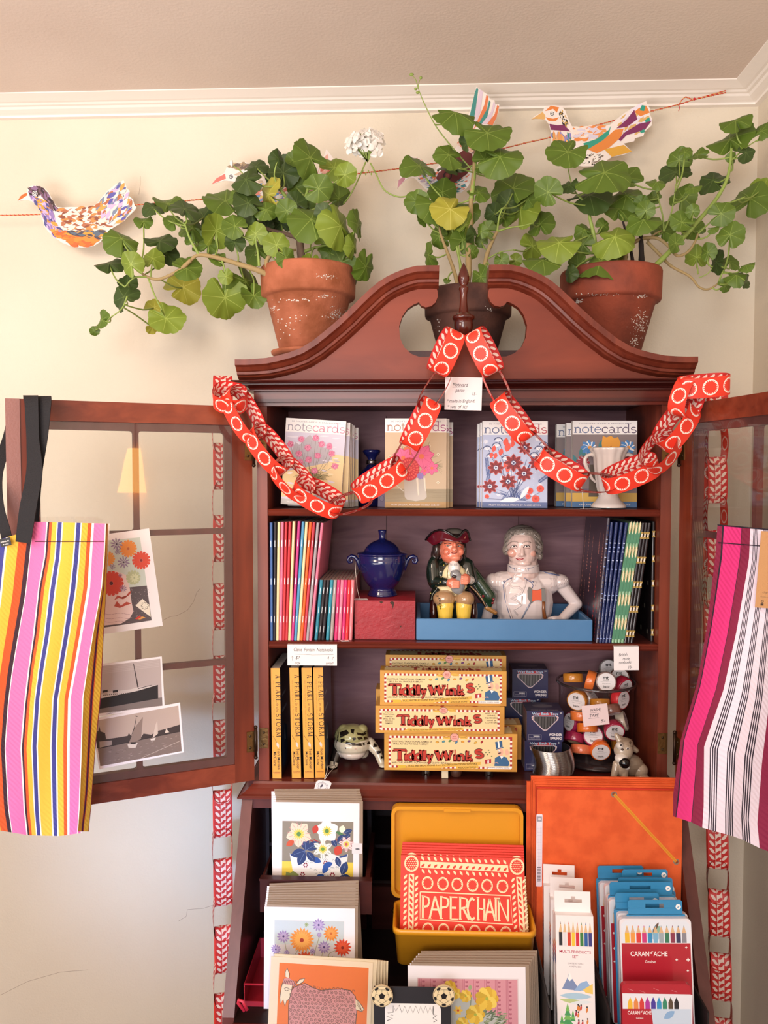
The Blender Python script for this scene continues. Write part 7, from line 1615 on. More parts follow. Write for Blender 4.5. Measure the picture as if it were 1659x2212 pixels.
# ------------------------------------------------------------ goods in the desk
def lean_M(px,py,Y,roll,lean,yaw=0):
    a=T(px,py,Y); return MM(a.x,Y,a.z,roll,yaw,lean)
def cardstack(x0,y0,x1,y1,Y,n,roll,dx,dy,lab0,grp,art,kraft='#9a8674',white='#efe9ee',envx=3,lean=8,film=False,sleeve=None,hmm=None,zbase=.7006,sp=.0042):
    "greeting cards standing one behind the other; front one carries the picture"
    w=mm(x0,x1,Y,(y0+y1)/2); A=T(x0,y1,Y); h=(T(x0,y0,Y).z-A.z)*1000/math.cos(R(lean))
    if hmm: h=hmm
    names=['frontmost','second','third','fourth','fifth','sixth','seventh','eighth','ninth','tenth','eleventh']
    for i in range(n):
        Yi=Y+i*sp+(.001 if i else 0); B=T(x0+dx*i,y1,Y); zb=A.z+dy*i/F*Y
        t=thing('greeting_card',lab0%names[i],'greeting card',(B.x+w/2000,Yi,A.z),grp)
        zt=T(x0+dx*i,y0+dy*i,Yi); k=(zt.z-zbase)*1000/math.cos(R(lean))-w*.02; h=k
        rl=roll-(.35*i if n>6 else .2*i); M=MM(B.x,Yi,zbase+.0009+max(0,w/1000*math.sin(R(rl))),rl,0,lean)
        b=MB(M); b.box(0,w,0,.0008,0,k,c_(white)); 
        if i==0: art(b,w,k)
        build(b,'card',t)
        b=MB(M@Matrix.Translation((envx,.0012,3.6))); b.box(0,w+1,0,.0014,-3.4,k,mat(kraft,.85,bump=(900,.2))); build(b,'envelope',t)
        if film:
            b=MB(M@Matrix.Translation((-2,-.0006 if i==0 else -.0004,0))); b.box(0,w+7,0,.0001,0,k+6,FILM); build(b,'cellophane_sleeve',t)
FILM=thinglass('cellophane',(.97,.97,.97),.02,.08)
def art_hellebore(b,w,h):
    x0,x1=w*.11,w*.93; z1=h-33; z0=z1-100; s=(x1-x0)/100.
    b.rect(x0-.4,z0,x1+.4,z1+.4,c_('#d8d0d0')); b.rect(x0,z0,x1,z1,c_('#8a8172')); b.rect(x0,z0,x1,z0+29,c_('#e5cb4a'))
    X=lambda zx:x0+(zx-525)/620*100*s; Z=lambda zy:z1-(zy-405)/620*100*s
    def pl(pts,c): b.poly([(X(x),Z(y)) for x,y in pts],c_(c))
    def fl(x,y,r,k,c,c2,cc,a0=0,w_=.75):
        b.petals(X(x),Z(y),r*s/6.2,k,c_(c),w_,0,a0)
        if c2: 
            for i in range(k*3): a=a0+2*PI*i/(k*3); b.line([(X(x)+r*s/6.2*.5*math.cos(a),Z(y)+r*s/6.2*.5*math.sin(a)),(X(x)+r*s/6.2*.88*math.cos(a),Z(y)+r*s/6.2*.88*math.sin(a))],.7,c_(c2))
        b.petals(X(x),Z(y),r*s/6.2*.45,14,c_('#d8cc4a'),.25,0,a0); b.ell(X(x),Z(y),r*s/6.2*.17,r*s/6.2*.17,c_(cc))
    for q in ([(800,560),(880,600),(930,540)],[(940,620),(1000,560),(1060,580)],[(700,600),(760,560),(820,590)]): b.line([(X(x),Z(y)) for x,y in q],2.2,c_('#a8322c'))
    pl([(590,680),(620,840),(700,905),(1010,905),(1080,840),(1100,680),(1030,700),(960,680),(860,720),(700,700),(650,720)],'#e6e4e2')
    pl([(585,685),(640,690),(680,705),(670,715),(610,700)],'#2e4a8c'); pl([(1095,680),(1060,690),(1015,705),(1030,715),(1090,700)],'#2e4a8c')
    r=random.Random(3)
    for i in range(22): x,y=r.uniform(690,1000),r.uniform(720,890); b.line([(X(x),Z(y)),(X(x+12),Z(y-9)),(X(x+24),Z(y+2))],1,c_('#a8b0b0'))
    for x,y in ((730,780),(905,760),(705,860),(965,860)):
        for k in range(6): a=k*1.05; b.ell(X(x+16*math.cos(a)),Z(y+16*math.sin(a)),1.5,1.5,c_('#8c1f38'),8)
    for x,y,a in ((780,720,-20),(880,790,20),(810,900,25),(880,850,60)): b.leaf2(X(x),Z(y),15*s,8*s,R(a),c_('#2450a0'))
    for (x,y,L,a) in ((730,655,22,200),(730,655,22,95),(735,650,22,30),(725,660,22,245),(740,665,18,-50),(1010,600,17,60),(1000,620,14,120),(1060,500,13,20),(1050,560,14,35),(1045,860,20,70),(1045,860,16,-25),(1050,855,16,-100),(1030,790,15,110)):
        b.leaf2(X(x),Z(y),L*s,L*.55*s,R(a),c_('#22386e')); b.line([(X(x),Z(y)),(X(x)+L*.8*s*math.cos(R(a)),Z(y)+L*.8*s*math.sin(R(a)))],.5,c_('#7a90b4'))
    pl([(560,840),(600,850),(620,830),(670,860),(680,905),(555,905)],'#8a9a5a')
    fl(670,515,115,5,'#efd4bc','#d88a8c','#5a8a4a',.9); fl(915,485,105,5,'#f2eeee',None,'#5a8a4a',.4,.9); fl(880,640,92,6,'#e6e4e0','#8a9a78','#6a9a3a',.5,.5)
    fl(1085,595,70,7,'#e8d8d4','#a8324a','#c05a5a',.2,.5); b.leaf2(X(800),Z(510),13*s,9*s,R(70),c_('#c03a2a')); b.leaf2(X(990),Z(690),15*s,12*s,R(60),c_('#c8402a')); b.leaf2(X(560),Z(615),13*s,8*s,R(30),c_('#c8502a')); b.leaf2(X(1040),Z(500),11*s,9*s,R(75),c_('#efe8d0')); b.leaf2(X(990),Z(490),12*s,4*s,R(-20),c_('#4a7a4a'))
    b.rect(w*.915,h-88,w+5,h-70,mat('#e6dfe2',.4)); b.leaf2(w*.95,h-80,9,3,0,c_('#5a5a60'))
cardstack(588,1737,776,1913,1.405,6,0,-1.0,-4.6,'greeting card with hellebores in a striped bowl, %s in the upper stack of the desk','hellebore greeting cards',art_hellebore,envx=5,lean=5,zbase=T(683,1898,1.375).z-.0515)
# open pigeonhole drawer carrying the upper stack
b=MB(); dz1=T(683,1898,1.375).z; xa,xb=T(562,1900,1.375).x,T(803,1900,1.375).x
b.box(xa,xb,1.372,1.384,dz1-.06,dz1,M_drw); b.box(xa+.001,xa+.005,1.384,1.57,dz1-.058,dz1-.003,M_drw); b.box(xb-.012,xb-.004,1.384,1.57,dz1-.058,dz1-.003,M_drw); b.box(xa+.012,xb-.012,1.384,1.57,dz1-.058,dz1-.052,M_drw)
b.box(xa-.001,xb+.001,1.369,1.372,dz1-.003,dz1+.0,M_drw)
build(b,'drawer_tray',label='dark wooden drawer pulled out holding the hellebore cards',cat='drawer')
def art_meadow(b,w,h):
    x0,x1=w*.115,w*.88; z1=h-22; z0=0; s=(x1-x0)/100.
    b.rect(x0-.4,z0,x1+.4,z1+.4,c_('#d8d2d2')); b.rect(x0,z0,x1,z1,c_('#c2cdd0')); b.rect(x0,z0,x1,z1-46*s,c_('#bfb3a6')); b.rect(x0,z1-62*s,x1,z1-34*s,c_('#d0ccd0'))
    X=lambda zx:x0+(zx-447)/640*100*s; Z=lambda zy:z1-(zy-1255)/640*100*s
    for q in ([(690,1480),(640,1560),(620,1640)],[(740,1480),(770,1560),(780,1640)],[(950,1400),(900,1500),(870,1640)],[(540,1440),(560,1540),(650,1640)],[(1050,1500),(960,1540),(900,1640)],[(860,1400),(830,1500),(800,1640)]): b.line([(X(x),Z(y)) for x,y in q],1,c_('#9a9a78'))
    def fl(x,y,r,k,c,cc,c2=None):
        q=r*s/6.4; b.petals(X(x),Z(y),q,k,c_(c),.3,0,.1); b.petals(X(x),Z(y),q*.7,k,c_(c2 or c),.26,0,.3); b.ell(X(x),Z(y),q*.16,q*.16,c_(cc))
    fl(700,1430,115,20,'#e8974a','#a83a2a','#efae5c'); fl(970,1365,75,14,'#e08a3a','#c8682a','#e89a4a'); fl(1075,1490,85,14,'#d4482e','#8a2a20','#e05a38'); fl(730,1630,105,18,'#d4552e','#8a2a20','#e06a3c')
    for x,y,r in ((530,1400,62),(855,1290,62),(905,1490,62),(460,1520,50),(860,1380,26),(800,1530,28),(560,1550,30)): fl(x,y,r,12,'#9a86bc','#4a3a78','#b8a8d0')
    fl(742,1290,24,8,'#9aaa7a','#7a8a5a'); fl(960,1610,50,7,'#8a9a4a','#6a7a3a')
cardstack(569,1964,766,2098,1.322,10,0,1.4,-4.9,'greeting card with orange and lilac meadow flowers, %s in the middle stack','meadow flower greeting cards',art_meadow,envx=4,lean=4,sp=.003)
def art_sheep(b,w,h):
    x0,x1=w*.085,w*.96; z1=h-9; s=(x1-x0)/100.
    b.rect(0,0,w,h,c_('#efd9b8')); b.rect(x0,0,x1,z1,c_('#e87a38'))
    X=lambda zx:x0+(zx-450)/845*100*s; Z=lambda zy:z1-(zy-1685)/845*100*s
    def pl(pts,c): b.poly([(X(x),Z(y)) for x,y in pts],c_(c))
    def ln(pts,w_=.9): b.line([(X(x),Z(y)) for x,y in pts],w_,c_('#5f4a40'))
    body=[(560,2240),(555,2080),(560,1950),(600,1900),(700,1860),(780,1895),(850,1915),(950,1900),(1050,1890),(1130,1900),(1180,1950),(1200,2050),(1190,2240)]
    pl(body,'#d4938e'); ln(body,1.2)
    pl([(1180,1970),(1220,2000),(1265,2060),(1250,2085),(1190,2070)],'#ead8b8'); ln([(1180,1970),(1220,2000),(1265,2060),(1250,2085),(1190,2070)],1)
    for k in range(3): ln([(1195,1990+k*15),(1230,2040+k*12),(1245,2080)],.6)
    pl([(500,1830),(480,1900),(468,2000),(475,2060),(500,2020),(520,2080),(535,2030),(560,2010),(575,1940),(585,1880),(560,1850)],'#ecdcbc'); ln([(500,1830),(480,1900),(468,2000),(475,2060),(500,2020),(520,2080),(535,2030),(560,2010),(575,1940),(585,1880)],1.1)
    pl([(490,1870),(500,1830),(540,1815),(600,1850),(620,1895),(590,1890),(560,1880),(520,1880)],'#d4938e')
    pl([(510,1810),(508,1770),(525,1730),(550,1780),(548,1820)],'#ecdcbc'); ln([(510,1810),(508,1770),(525,1730),(550,1780),(548,1820)],1.1)
    pl([(620,1865),(650,1825),(697,1815),(680,1850),(640,1875)],'#ecdcbc'); ln([(620,1865),(650,1825),(697,1815),(680,1850),(640,1875)],1.1)
    ln([(505,1920),(525,1908),(548,1915),(565,1925)],.8); ln([(510,1930),(528,1938),(548,1930)],.8)
    for x in range(500,620,16): ln([(x,1880),(x+6,1850),(x+14,1842)],.9)
    r=random.Random(12)
    for row in range(11):
        for i in range(16):
            x=575+i*40+(row%2)*20; y=1895+row*36
            if not all(inside((x+du,y+dv),body) for du,dv in ((-14,-14),(14,-14),(-14,14),(14,14))): continue
            q=18; pts=[]
            a0=r.uniform(0,6)
            for k in range(12): t=k/11; pts.append((x+q*(1-t*.85)*math.cos(a0+t*9),y+q*(1-t*.85)*math.sin(a0+t*9)))
            ln(pts,.75)
    for i in range(16): x=590+i*37; y=1895+8*math.sin(i); ln([(x,y+12),(x+8,y-8),(x+26,y-4),(x+26,y+10)],.8)
cardstack(578,2080,800,2225,1.255,5,2.0,6.5,.5,'cream card with a pink woolly ram on orange, %s in the lowest left stack','woolly ram cards',art_sheep,kraft='#e6d3b0',white='#f0dfc0',envx=5,lean=6,film=True)
def art_ranun(b,w,h):
    x0,x1=w*.085,w*.93; z1=h-20; s=(x1-x0)/100.
    b.rect(x0-1.5,0,x1+1.5,z1+1.5,c_('#dccfd2')); b.rect(x0,0,x1,z1,c_('#d494a0'))
    r=random.Random(6)
    for i in range(9):
        x=x0+3+i*(x1-x0)/9.2; b.line([(x,0),(x,z1)],1.4,c_('#c47a8a')); b.line([(x+2.6,0),(x+2.6,z1)],.6,c_('#a85a70'))
        for k in range(12): y=z1-6-k*7; b.leaf2(x+6,y,3.6,3,R(60),c_('#b06478')); b.leaf2(x+6,y,3.6,3,R(120),c_('#b06478'))
    X=lambda zx:x0+(zx-475)/845*100*s; Z=lambda zy:z1-(zy-1632)/845*100*s
    b.poly([(X(760),Z(1800)),(X(900),Z(1720)),(X(1000),Z(1880)),(X(1200),Z(1950)),(X(1180),Z(2100)),(X(740),Z(2100))],c_('#b8bcb8'))
    for i in range(60):
        a=R(r.uniform(-20,60)); x,y=r.uniform(1000,1200),r.uniform(1900,2040); b.leaf2(X(x),Z(y),9,2.4,a,c_(r.choice(['#7c8a6a','#94a07e','#5f6f58'])))
    for q in ([(930,1740),(920,1850),(860,1980)],[(1070,1850),(1000,1950),(900,2050)]): b.line([(X(x),Z(y)) for x,y in q],1.3,c_('#7a8a70'))
    for x,y,q in ((745,1700,55),(790,1750,48),(880,1770,50),(1060,1790,95),(960,1920,78),(850,2000,55)):
        rr=q*s*100/845
        for k in range(5):
            R_=rr*(1-k*.19); n=9-k
            for i in range(n): a=2*PI*i/n+k*.4; b.ell(X(x)+R_*.62*math.cos(a),Z(y)+R_*.62*math.sin(a),R_*.45,R_*.38,c_(['#d8ac34','#e6c24a','#d9b03c','#ecd060','#c9a838'][(k+i)%5]),9,a)
        b.ell(X(x),Z(y),rr*.16,rr*.16,c_('#a8b44a'),8)
    b.leaf2(X(915),Z(1725),9,6,R(80),c_('#9aac80')); b.petals(X(815),Z(1890),8,6,c_('#e8c050'),.5,0); b.ell(X(815),Z(1890),2,2,c_('#c8502a'),8)
cardstack(882,2091,1138,2235,1.27,6,-.6,5.0,-5.0,'greeting card with yellow ranunculus on pink pattern, %s in the lower right stack','ranunculus greeting cards',art_ranun,envx=5,lean=6)
# black card with footballs
A=T(808,2235,1.235); w=mm(808,975,1.235,2200); hb_=(T(808,2137,1.235).z-.7012)*1000; A.z=.7012
t=thing('football_card','black greeting card with zigzag edged white panel and wooden footballs at its corners','greeting card',(A.x+w/2000,1.235,A.z))
M=MM(A.x,1.235,A.z,-.5,0,5); b=MB(M); b.box(0,w,0,.001,0,hb_,c_('#232127')); 
k=w/168.; pz=lambda zy:hb_-(zy-357)/4.1475*k*1.0; px_=lambda zx:(zx-130)/4.1475*k*.999
P=[(px_(230),pz(560)),(px_(240),pz(520)),(px_(270),pz(505)),(px_(700),pz(505)),(px_(730),pz(525)),(px_(738),pz(560)),(px_(738),0),(px_(230),0)]; b.poly(P,WHITE)
zg=[(250,660),(300,640),(245,625),(305,610),(255,590),(305,585),(305,525),(330,575),(360,520),(385,590),(410,530),(435,590),(460,530),(485,590),(510,525),(535,590),(555,525),(575,590),(600,525),(620,590),(640,530),(660,590),(668,525),(668,600),(700,605),(665,630),(700,650),(670,665)]
b.line([(px_(x),pz(y)) for x,y in zg],1.1,c_('#222026'))
build(b,'card_sheet',t)
def soccer(px,py,r):
    b=MB(); c=T(px,py,1.228); rr=r*1.228/F; b.M=Matrix.Translation((c.x,1.228,c.z))@Matrix.Diagonal((.001,1,.001,1)); q=rr*1000
    b.prism([(q*math.cos(2*PI*i/32),q*math.sin(2*PI*i/32)) for i in range(32)],0,.003,c_('#d8c39a')); b.ell(0,0,q*.95,q*.95,c_('#2a241e'),32); b.ell(0,0,q*.92,q*.92,c_('#e6d3a8'),32)
    k1=c_('#141214'); pen=[(q*.3*math.cos(R(90+72*i)),q*.3*math.sin(R(90+72*i))) for i in range(5)]; b.poly(pen,k1)
    for i in range(5):
        a=R(90+72*i); o=(q*.6*math.cos(a),q*.6*math.sin(a)); b.line([pen[i],o],.5,k1)
        a1,a2=R(90+72*i-36),R(90+72*i+36)
        c1=(q*.72*math.cos(a1),q*.72*math.sin(a1)); b.line([o,c1],.5,k1); c2=(q*.72*math.cos(a2),q*.72*math.sin(a2)); b.line([o,c2],.5,k1)
        b.poly([(q*.68*math.cos(a1),q*.68*math.sin(a1)),(q*.8*math.cos(a1-.26),q*.8*math.sin(a1-.26)),(q*.9*math.cos(a1-.2),q*.9*math.sin(a1-.2)),(q*.91*math.cos(a1),q*.91*math.sin(a1)),(q*.9*math.cos(a1+.2),q*.9*math.sin(a1+.2)),(q*.8*math.cos(a1+.26),q*.8*math.sin(a1+.26))],k1)
    build(b,'football_disc',t)
soccer(825,2152,24.5); soccer(959,2152,24.5)
# red file box with bracket
M_rb=mat('#a81e30',.45,coat=.2); xa=T(527,2140,1.33).x; xb=xa+.13; zt=T(530,2126,1.33).z
t=thing('red_file_box','red metal box with bracket handle standing in the lower left of the desk','box',(xa+.06,1.38,.7))
b=MB(); zb0=.6996
b.box(xa,xa+.0015,1.33,1.47,zb0,zt,M_rb); b.box(xa,xb,1.468,1.4695,zb0,zt,M_rb); b.box(xb-.0015,xb,1.33,1.468,zb0,zt,M_rb); b.box(xa+.0015,xb-.0015,1.33,1.468,zb0,zb0+.0015,M_rb); b.box(xa+.0015,xb-.0015,1.3305,1.332,zb0,zt-.03,M_rb); b.tube([(xa,1.33,zt),(xb,1.33,zt)],.0018,M_rb,6); build(b,'box_body',t)
b=MB(); q=[T(x,y,1.296) for x,y in ((528,2184),(514,2166),(515,2160),(524,2163),(534,2182))]; b.tube(q,.0028,mat('#c8283c',.4,coat=.3),8); build(b,'bracket_handle',t)
# yellow plastic case
M_yc=mat('#e09a20',.38,coat=.15,bump=(40,.05)); 
yb0=T(850,1992,1.34); 
t=thing('yellow_plastic_case','open mustard yellow plastic case with raised lid holding the red paperchain books','plastic case',(T(1000,2050,1.37).x,1.37,T(1000,2083,1.34).z))
def rr_loop(px0,px1,Y0,Y1,r,n=5,):
    x0,x1=T(px0,2000,Y0).x,T(px1,2000,Y0).x; o=[]
    for cx,cy_,a in ((x1-r,Y1-r,0),(x0+r,Y1-r,90),(x0+r,Y0+r,180),(x1-r,Y0+r,270)):
        for i in range(n+1): t_=R(a+90*i/n); o.append((cx+r*math.cos(t_),cy_+r*math.sin(t_)))
    return o
b=MB(); zt=T(1000,2013,1.33).z; zbm=T(1000,2083,1.345).z; zt2=zt
lo=rr_loop(858,1151,1.340,1.423,.012); mi=rr_loop(852,1157,1.336,1.426,.012); up=rr_loop(848,1161,1.331,1.430,.014); n=len(lo)
rings_=[(lo,zbm),(mi,zt-.010),(up,zt-.009),(up,zt),( [(x*.985+XC*.015*1.0,y*.985+.0208) for x,y in up],zt),([(x*.975+T(1004,2000,1.38).x*.025,y*.96+.0555) for x,y in mi],zt-.004),([(x*.975+T(1004,2000,1.38).x*.025,y*.96+.0555) for x,y in lo],zbm+.003)]
cx_=T(1004,2000,1.38).x
def inset(L,k): return [(cx_+(x-cx_)*(1-k),1.381+(y-1.381)*(1-k*2.2)) for x,y in L]
rings_=[(lo,zbm),(mi,zt-.010),(up,zt-.009),(up,zt),(inset(up,.025),zt),(inset(mi,.02),zt-.004),(inset(lo,.02),zbm+.003)]
P=[(x,y,z) for L,z in rings_ for x,y in L]; Fs=[(j*n+i,j*n+(i+1)%n,(j+1)*n+(i+1)%n,(j+1)*n+i) for j in range(len(rings_)-1) for i in range(n)]+[tuple(range(n))[::-1],tuple(range((len(rings_)-1)*n,len(rings_)*n))]
b.raw(P,Fs,M_yc,True); build(b,'case_body',t)
b=MB(); q=[T(x,y,1.452) for x,y in ((846,1738),(1128,1738),(1130,1990),(852,1990))]; x0,x1=q[0].x,q[1].x; z1=T(1000,1738,1.448).z; z0=zt2+.0015; M=Matrix.Translation((x0,1.446,z0))@Matrix.Rotation(R(-1),4,'X'); b.M=M; W_=x1-x0;H_=z1-z0
out=rrect(0,0,W_,H_,.014); inn=rrect(.006,.006,W_-.006,H_-.006,.010); n=len(out)
P=[(a,-.014,c) for a,c in out]+[(a,-.014,c) for a,c in inn]+[(a,-.001,c) for a,c in inn]+[(a,.004,c) for a,c in out]
b.raw(P,[(i,(i+1)%n,n+(i+1)%n,n+i) for i in range(n)]+[(n+i,n+(i+1)%n,2*n+(i+1)%n,2*n+i) for i in range(n)]+[(i,3*n+i,3*n+(i+1)%n,(i+1)%n) for i in range(n)]+[tuple(range(2*n,3*n))[::-1],tuple(range(3*n,4*n))],M_yc,False)
b.M=M; b.box(W_*.40,W_*.60,-.016,-.010,H_-.008,H_-.003,M_yc); build(b,'lid',t)
b=MB(); b.box(T(880,2083,1.35).x,T(1130,2083,1.35).x,1.348,1.42,.6996,zbm-.0004,M_drw); build(b,'wooden_riser',label='dark wooden riser block under the yellow plastic case',cat='riser')
# paperchain books
def art_pc(b,w,h):
    cr=c_('#f2e0b4'); rd=c_('#dc3622'); s=w/100.
    X=lambda zx:(zx-300)/1095*w; Z=lambda zy:h-(zy-572)/4.15/ (270/ w) *1.0
    kz=w/1095.
    Z=lambda zy:h-(zy-572)*kz
    for x in (395,1330):
        b.ell(X(x),Z(642),64*kz,70*kz,cr,24); b.ell(X(x),Z(642),52*kz,56*kz,rd,24)
        for k in range(20): a=2*PI*k/20; b.leaf2(X(x)+57*kz*math.cos(a),Z(642)+62*kz*math.sin(a),14*kz,9*kz,a+PI,cr,3)
        for i in range(-2,3):
            for j in range(-2,3):
                if i*i+j*j<6: b.ell(X(x)+i*17*kz+(j%2)*8*kz,Z(642)+j*17*kz,5*kz,5*kz,cr,6)
    b.poly([(X(472),Z(620)),(X(1250),Z(634)),(X(1255),Z(690)),(X(472),Z(675))],cr)
    for i in range(14):
        x=480+i*56; b.leaf2(X(x+2),Z(578+i*.9),44*kz,20*kz,R(-55),cr); b.leaf2(X(x+8),Z(686+i),44*kz,20*kz,R(-55),cr); b.leaf2(X(x+2),Z(670+i),42*kz,20*kz,R(42),rd)
    for (xa,sl) in ((372,0),(1322,.045)):
        b.poly([(X(xa),Z(728)),(X(xa+48),Z(728)),(X(xa+48+sl*700),Z(1310)),(X(xa+sl*700),Z(1310))],cr)
        for i in range(12):
            y=735+i*48; dx_=sl*(y-728)
            b.leaf2(X(xa-44+dx_),Z(y+38),48*kz,20*kz,R(52),cr); b.leaf2(X(xa+54+dx_),Z(y+44),48*kz,20*kz,R(52),cr); b.leaf2(X(xa+12+dx_),Z(y+2),46*kz,20*kz,R(-60),rd)
    for row,(y0,xs_) in enumerate(((800,(540,675,802,937,1065,1200)),(1180,(546,683,822,955,1090,1225)),(1300,(546,683,822,955,1090,1225)))):
        for i,x in enumerate(xs_):
            y=y0+i*2; b.ell(X(x),Z(y),51*kz,56*kz,cr,22); b.ell(X(x),Z(y),42*kz,46*kz,rd,22)
            for k in range(20): a=2*PI*k/20; b.leaf2(X(x)+45*kz*math.cos(a),Z(y)+49*kz*math.sin(a),12*kz,8*kz,a+PI,cr,3)
    q=[(475,875),(1268,885),(1285,1118),(475,1100)]
    b.line([(X(x),Z(y)) for x,y in q+[q[0]]],9*kz,cr)
    GLP={'P':[[(0,0),(0,1),(.42,.93),(.5,.75),(.4,.55),(.02,.5)]],'A':[[(0,0),(.27,1)],[(.27,1),(.6,0)],[(.1,.4),(.45,.4)]],'E':[[(.42,1),(0,1),(0,0),(.46,0)],[(0,.52),(.35,.52)]],'R':[[(0,0),(0,1),(.4,.95),(.46,.76),(.36,.56),(.02,.5)],[(.2,.5),(.55,0)]],'C':[[(.5,.9),(.3,1),(.08,.8),(0,.5),(.08,.2),(.3,0),(.52,.12)]],'H':[[(0,0),(0,1)],[(.45,0),(.45,1)],[(0,.55),(.45,.5)]],'I':[[(0,0),(0,1)]],'N':[[(0,0),(0,1)],[(0,1),(.48,0)],[(.48,0),(.48,1)]]}
    xs_=[(500,'P',110),(560,'A',170),(660,'P',130),(745,'E',140),(828,'R',140),(893,'C',120),(985,'H',120),(1045,'A',150),(1140,'I',60),(1165,'N',170)]
    for x,ch,wd in xs_:
        for pl in GLP[ch]:
            for l1,l2 in zip(pl,pl[1:]): b.line([(X(x+l1[0]*wd),Z(1088-l1[1]*180+(x-500)*.012)),(X(x+l2[0]*wd),Z(1088-l2[1]*180+(x-500)*.012))],(17 if abs(l1[0]-l2[0])<.4 else 11)*kz,cr)
        if ch in 'PAHINR': 
            for e in ((0,0),) : b.line([(X(x-12),Z(1088)),(X(x+16),Z(1088))],7*kz,cr)
        if ch in 'PHINER': b.line([(X(x-12),Z(908)),(X(x+12),Z(908))],7*kz,cr)
M_pr=mat('#dc3622',.5,bump=(500,.05))
w=mm(863,1137,1.346,2000); 
for i,l in enumerate(('frontmost','second','third','fourth','fifth','rearmost')):
    Y=1.350+i*.0052; A=T(858+i*.6,1846-i*5.2,Y+.046); h=198; ln=14
    zt_=A.z; M=MM(A.x,Y-.0,zt_-h/1000*math.cos(R(ln)),.0,0,ln) ; M=MM(A.x,Y-h/1000*math.sin(R(ln))*0,zt_-h/1000*math.cos(R(ln)),.9,0,ln)
    h=min(h,(zt_-zbm-.006)*1000/math.cos(R(ln))); M=MM(T(863+i*.6,2000,1.346).x,Y,zbm+.0045+.0024+w/1000*math.sin(R(.5)),.5,0,ln)
    b=MB(M); b.box(0,w,0,.0044,0,h,M_pr)
    art_pc(b,w,h) if i<2 else (b.rect(2,h-6,w-2,h-3,c_('#dc3622')),[b.leaf2(w*(.17+.05*q),h-9,7,3,R(-55),c_('#f2e0b4')) for q in range(14)])
    build(b,'paperchain_book',label='red cream-patterned paperchain book, %s in the yellow case'%l,cat='book',group='paperchain books in the yellow case')
# orange elastic folders
M_of=mat('#e8622a',.6,var=(30,'#d9551f',.42,.62),bump=(300,.1)); M_or=mat('#c8321c',.6)
for i in range(8):
    Y=1.412+i*.0043; xa=T([1160,1158,1156,1153,1150,1148,1146,1137][i],1800,Y).x; w=mm(1160,1480,1.415,1800) if i<7 else mm(1137,1440,Y,1800); zt=T(1300,[1707,1702,1697,1692,1688,1684,1679,1691][i],Y).z; z0=.6996; h=(zt-z0)*1000; w=min(w,(XC+DW-.0215-xa)*1000)
    b=MB(MM(xa,Y,z0)); b.box(0,w,0,.0012,0,h,M_of if i!=1 else M_or); b.box(0,w,.0012,.0032,0,h-1.5,M_or); b.box(0,w,.0032,.0040,0,h,M_of); b.box(0,1.2,.0012,.0032,0,h,M_of)
    if i==0:
        k=w/320.
        P=lambda zx,zy:((1120+zx/3.078-1160)*k,h-(1650+zy/3.078-1707)*k*1.0)
        e1,e2=P(645,203),P(1072,665)
        for e in (e1,e2): b.ell(e[0],e[1],5.4,5.4,mat('#b8b0a8',.3,1),24); b.ell(e[0],e[1],3.4,3.4,c_('#8a3a20'),20)
        dx_,dz_=e2[0]-e1[0],e2[1]-e1[1]; L=math.hypot(dx_,dz_); nx,nz=-dz_/L,dx_/L
        for q in (-1.9,-.65,.65,1.9): b.line([(e1[0]+nx*q,e1[1]+nz*q),(e2[0]+nx*q,e2[1]+nz*q)],1.1,mat('#d98a1c' if abs(q)<1 else '#e0a028',.6))
        a,c2=P(118,858),P(160,350); b.poly([(a[0]+1,a[1]),(c2[0]-1,a[1]),(c2[0],a[1]+1.5),(c2[0],c2[1]-1.5),(c2[0]-1,c2[1]),(a[0]+1,c2[1]),(a[0],c2[1]-1.5),(a[0],a[1]+1.5)],c_('#e9e2ee'))
        b.rect(a[0]+1,c2[1]-13,c2[0]-1,c2[1]-4,c_('#9a9aa8')); b.ell((a[0]+c2[0])/2,c2[1]-8.5,2.4,2.4,c_('#d8d8e0'))
        for q in range(14): z_=a[1]+36+q*6.2; b.line([(a[0]+1.5,z_),(c2[0]-1.5,z_)],.25,c_('#b0a8c0'))
        for q in range(4): x_=a[0]+2+q*2.6; b.line([(x_,a[1]+36),(x_,c2[1]-22)],.25,c_('#b0a8c0'))
        for q in range(14): z_=a[1]+9+q*1.9; b.rect(a[0]+2.5,z_,c2[0]-2.5,z_+[.6,1.2,.9][q%3],INK)
    build(b,'elastic_folder',label='orange card folder %s'%('frontmost with white side label and elastic cord' if i==0 else ('rearmost, sticking out on the left' if i==7 else '%s behind the front folder'%['','directly','second','third','fourth','fifth','sixth'][i])),cat='folder',group='orange elastic folders')
# pencil sets: white slim boxes
PC=['#2a2a30','#d8d4d8','#c8402c','#e8c23a','#cc2c3c','#3a7a3c','#2a5a9a','#3a3a7c']
def pencils(b,x0,x1,z0,z1,cols,blunt=False):
    n=len(cols); d=(x1-x0)/n
    for i,c in enumerate(cols):
        x=x0+d*(i+.5); wv=d*.4; hh=z1-z0
        b.poly([(x-wv,z0),(x+wv,z0),(x+wv,z0+hh*.55),(x-wv,z0+hh*.55)],c_(c)); b.poly([(x-wv,z0),(x-wv*.4,z0),(x-wv*.4,z0+hh*.55),(x-wv,z0+hh*.55)],c_(c))
        b.poly([(x-wv,z0+hh*.55),(x+wv,z0+hh*.55),(x+wv*.25,z0+hh*.88),(x-wv*.25,z0+hh*.88)],c_(c) if blunt else c_('#d8b48a')); b.poly([(x-wv*.25,z0+hh*.88),(x+wv*.25,z0+hh*.88),(x,z0+hh)],c_(c))
M_wb=mat('#ece6e6',.45,coat=.15)
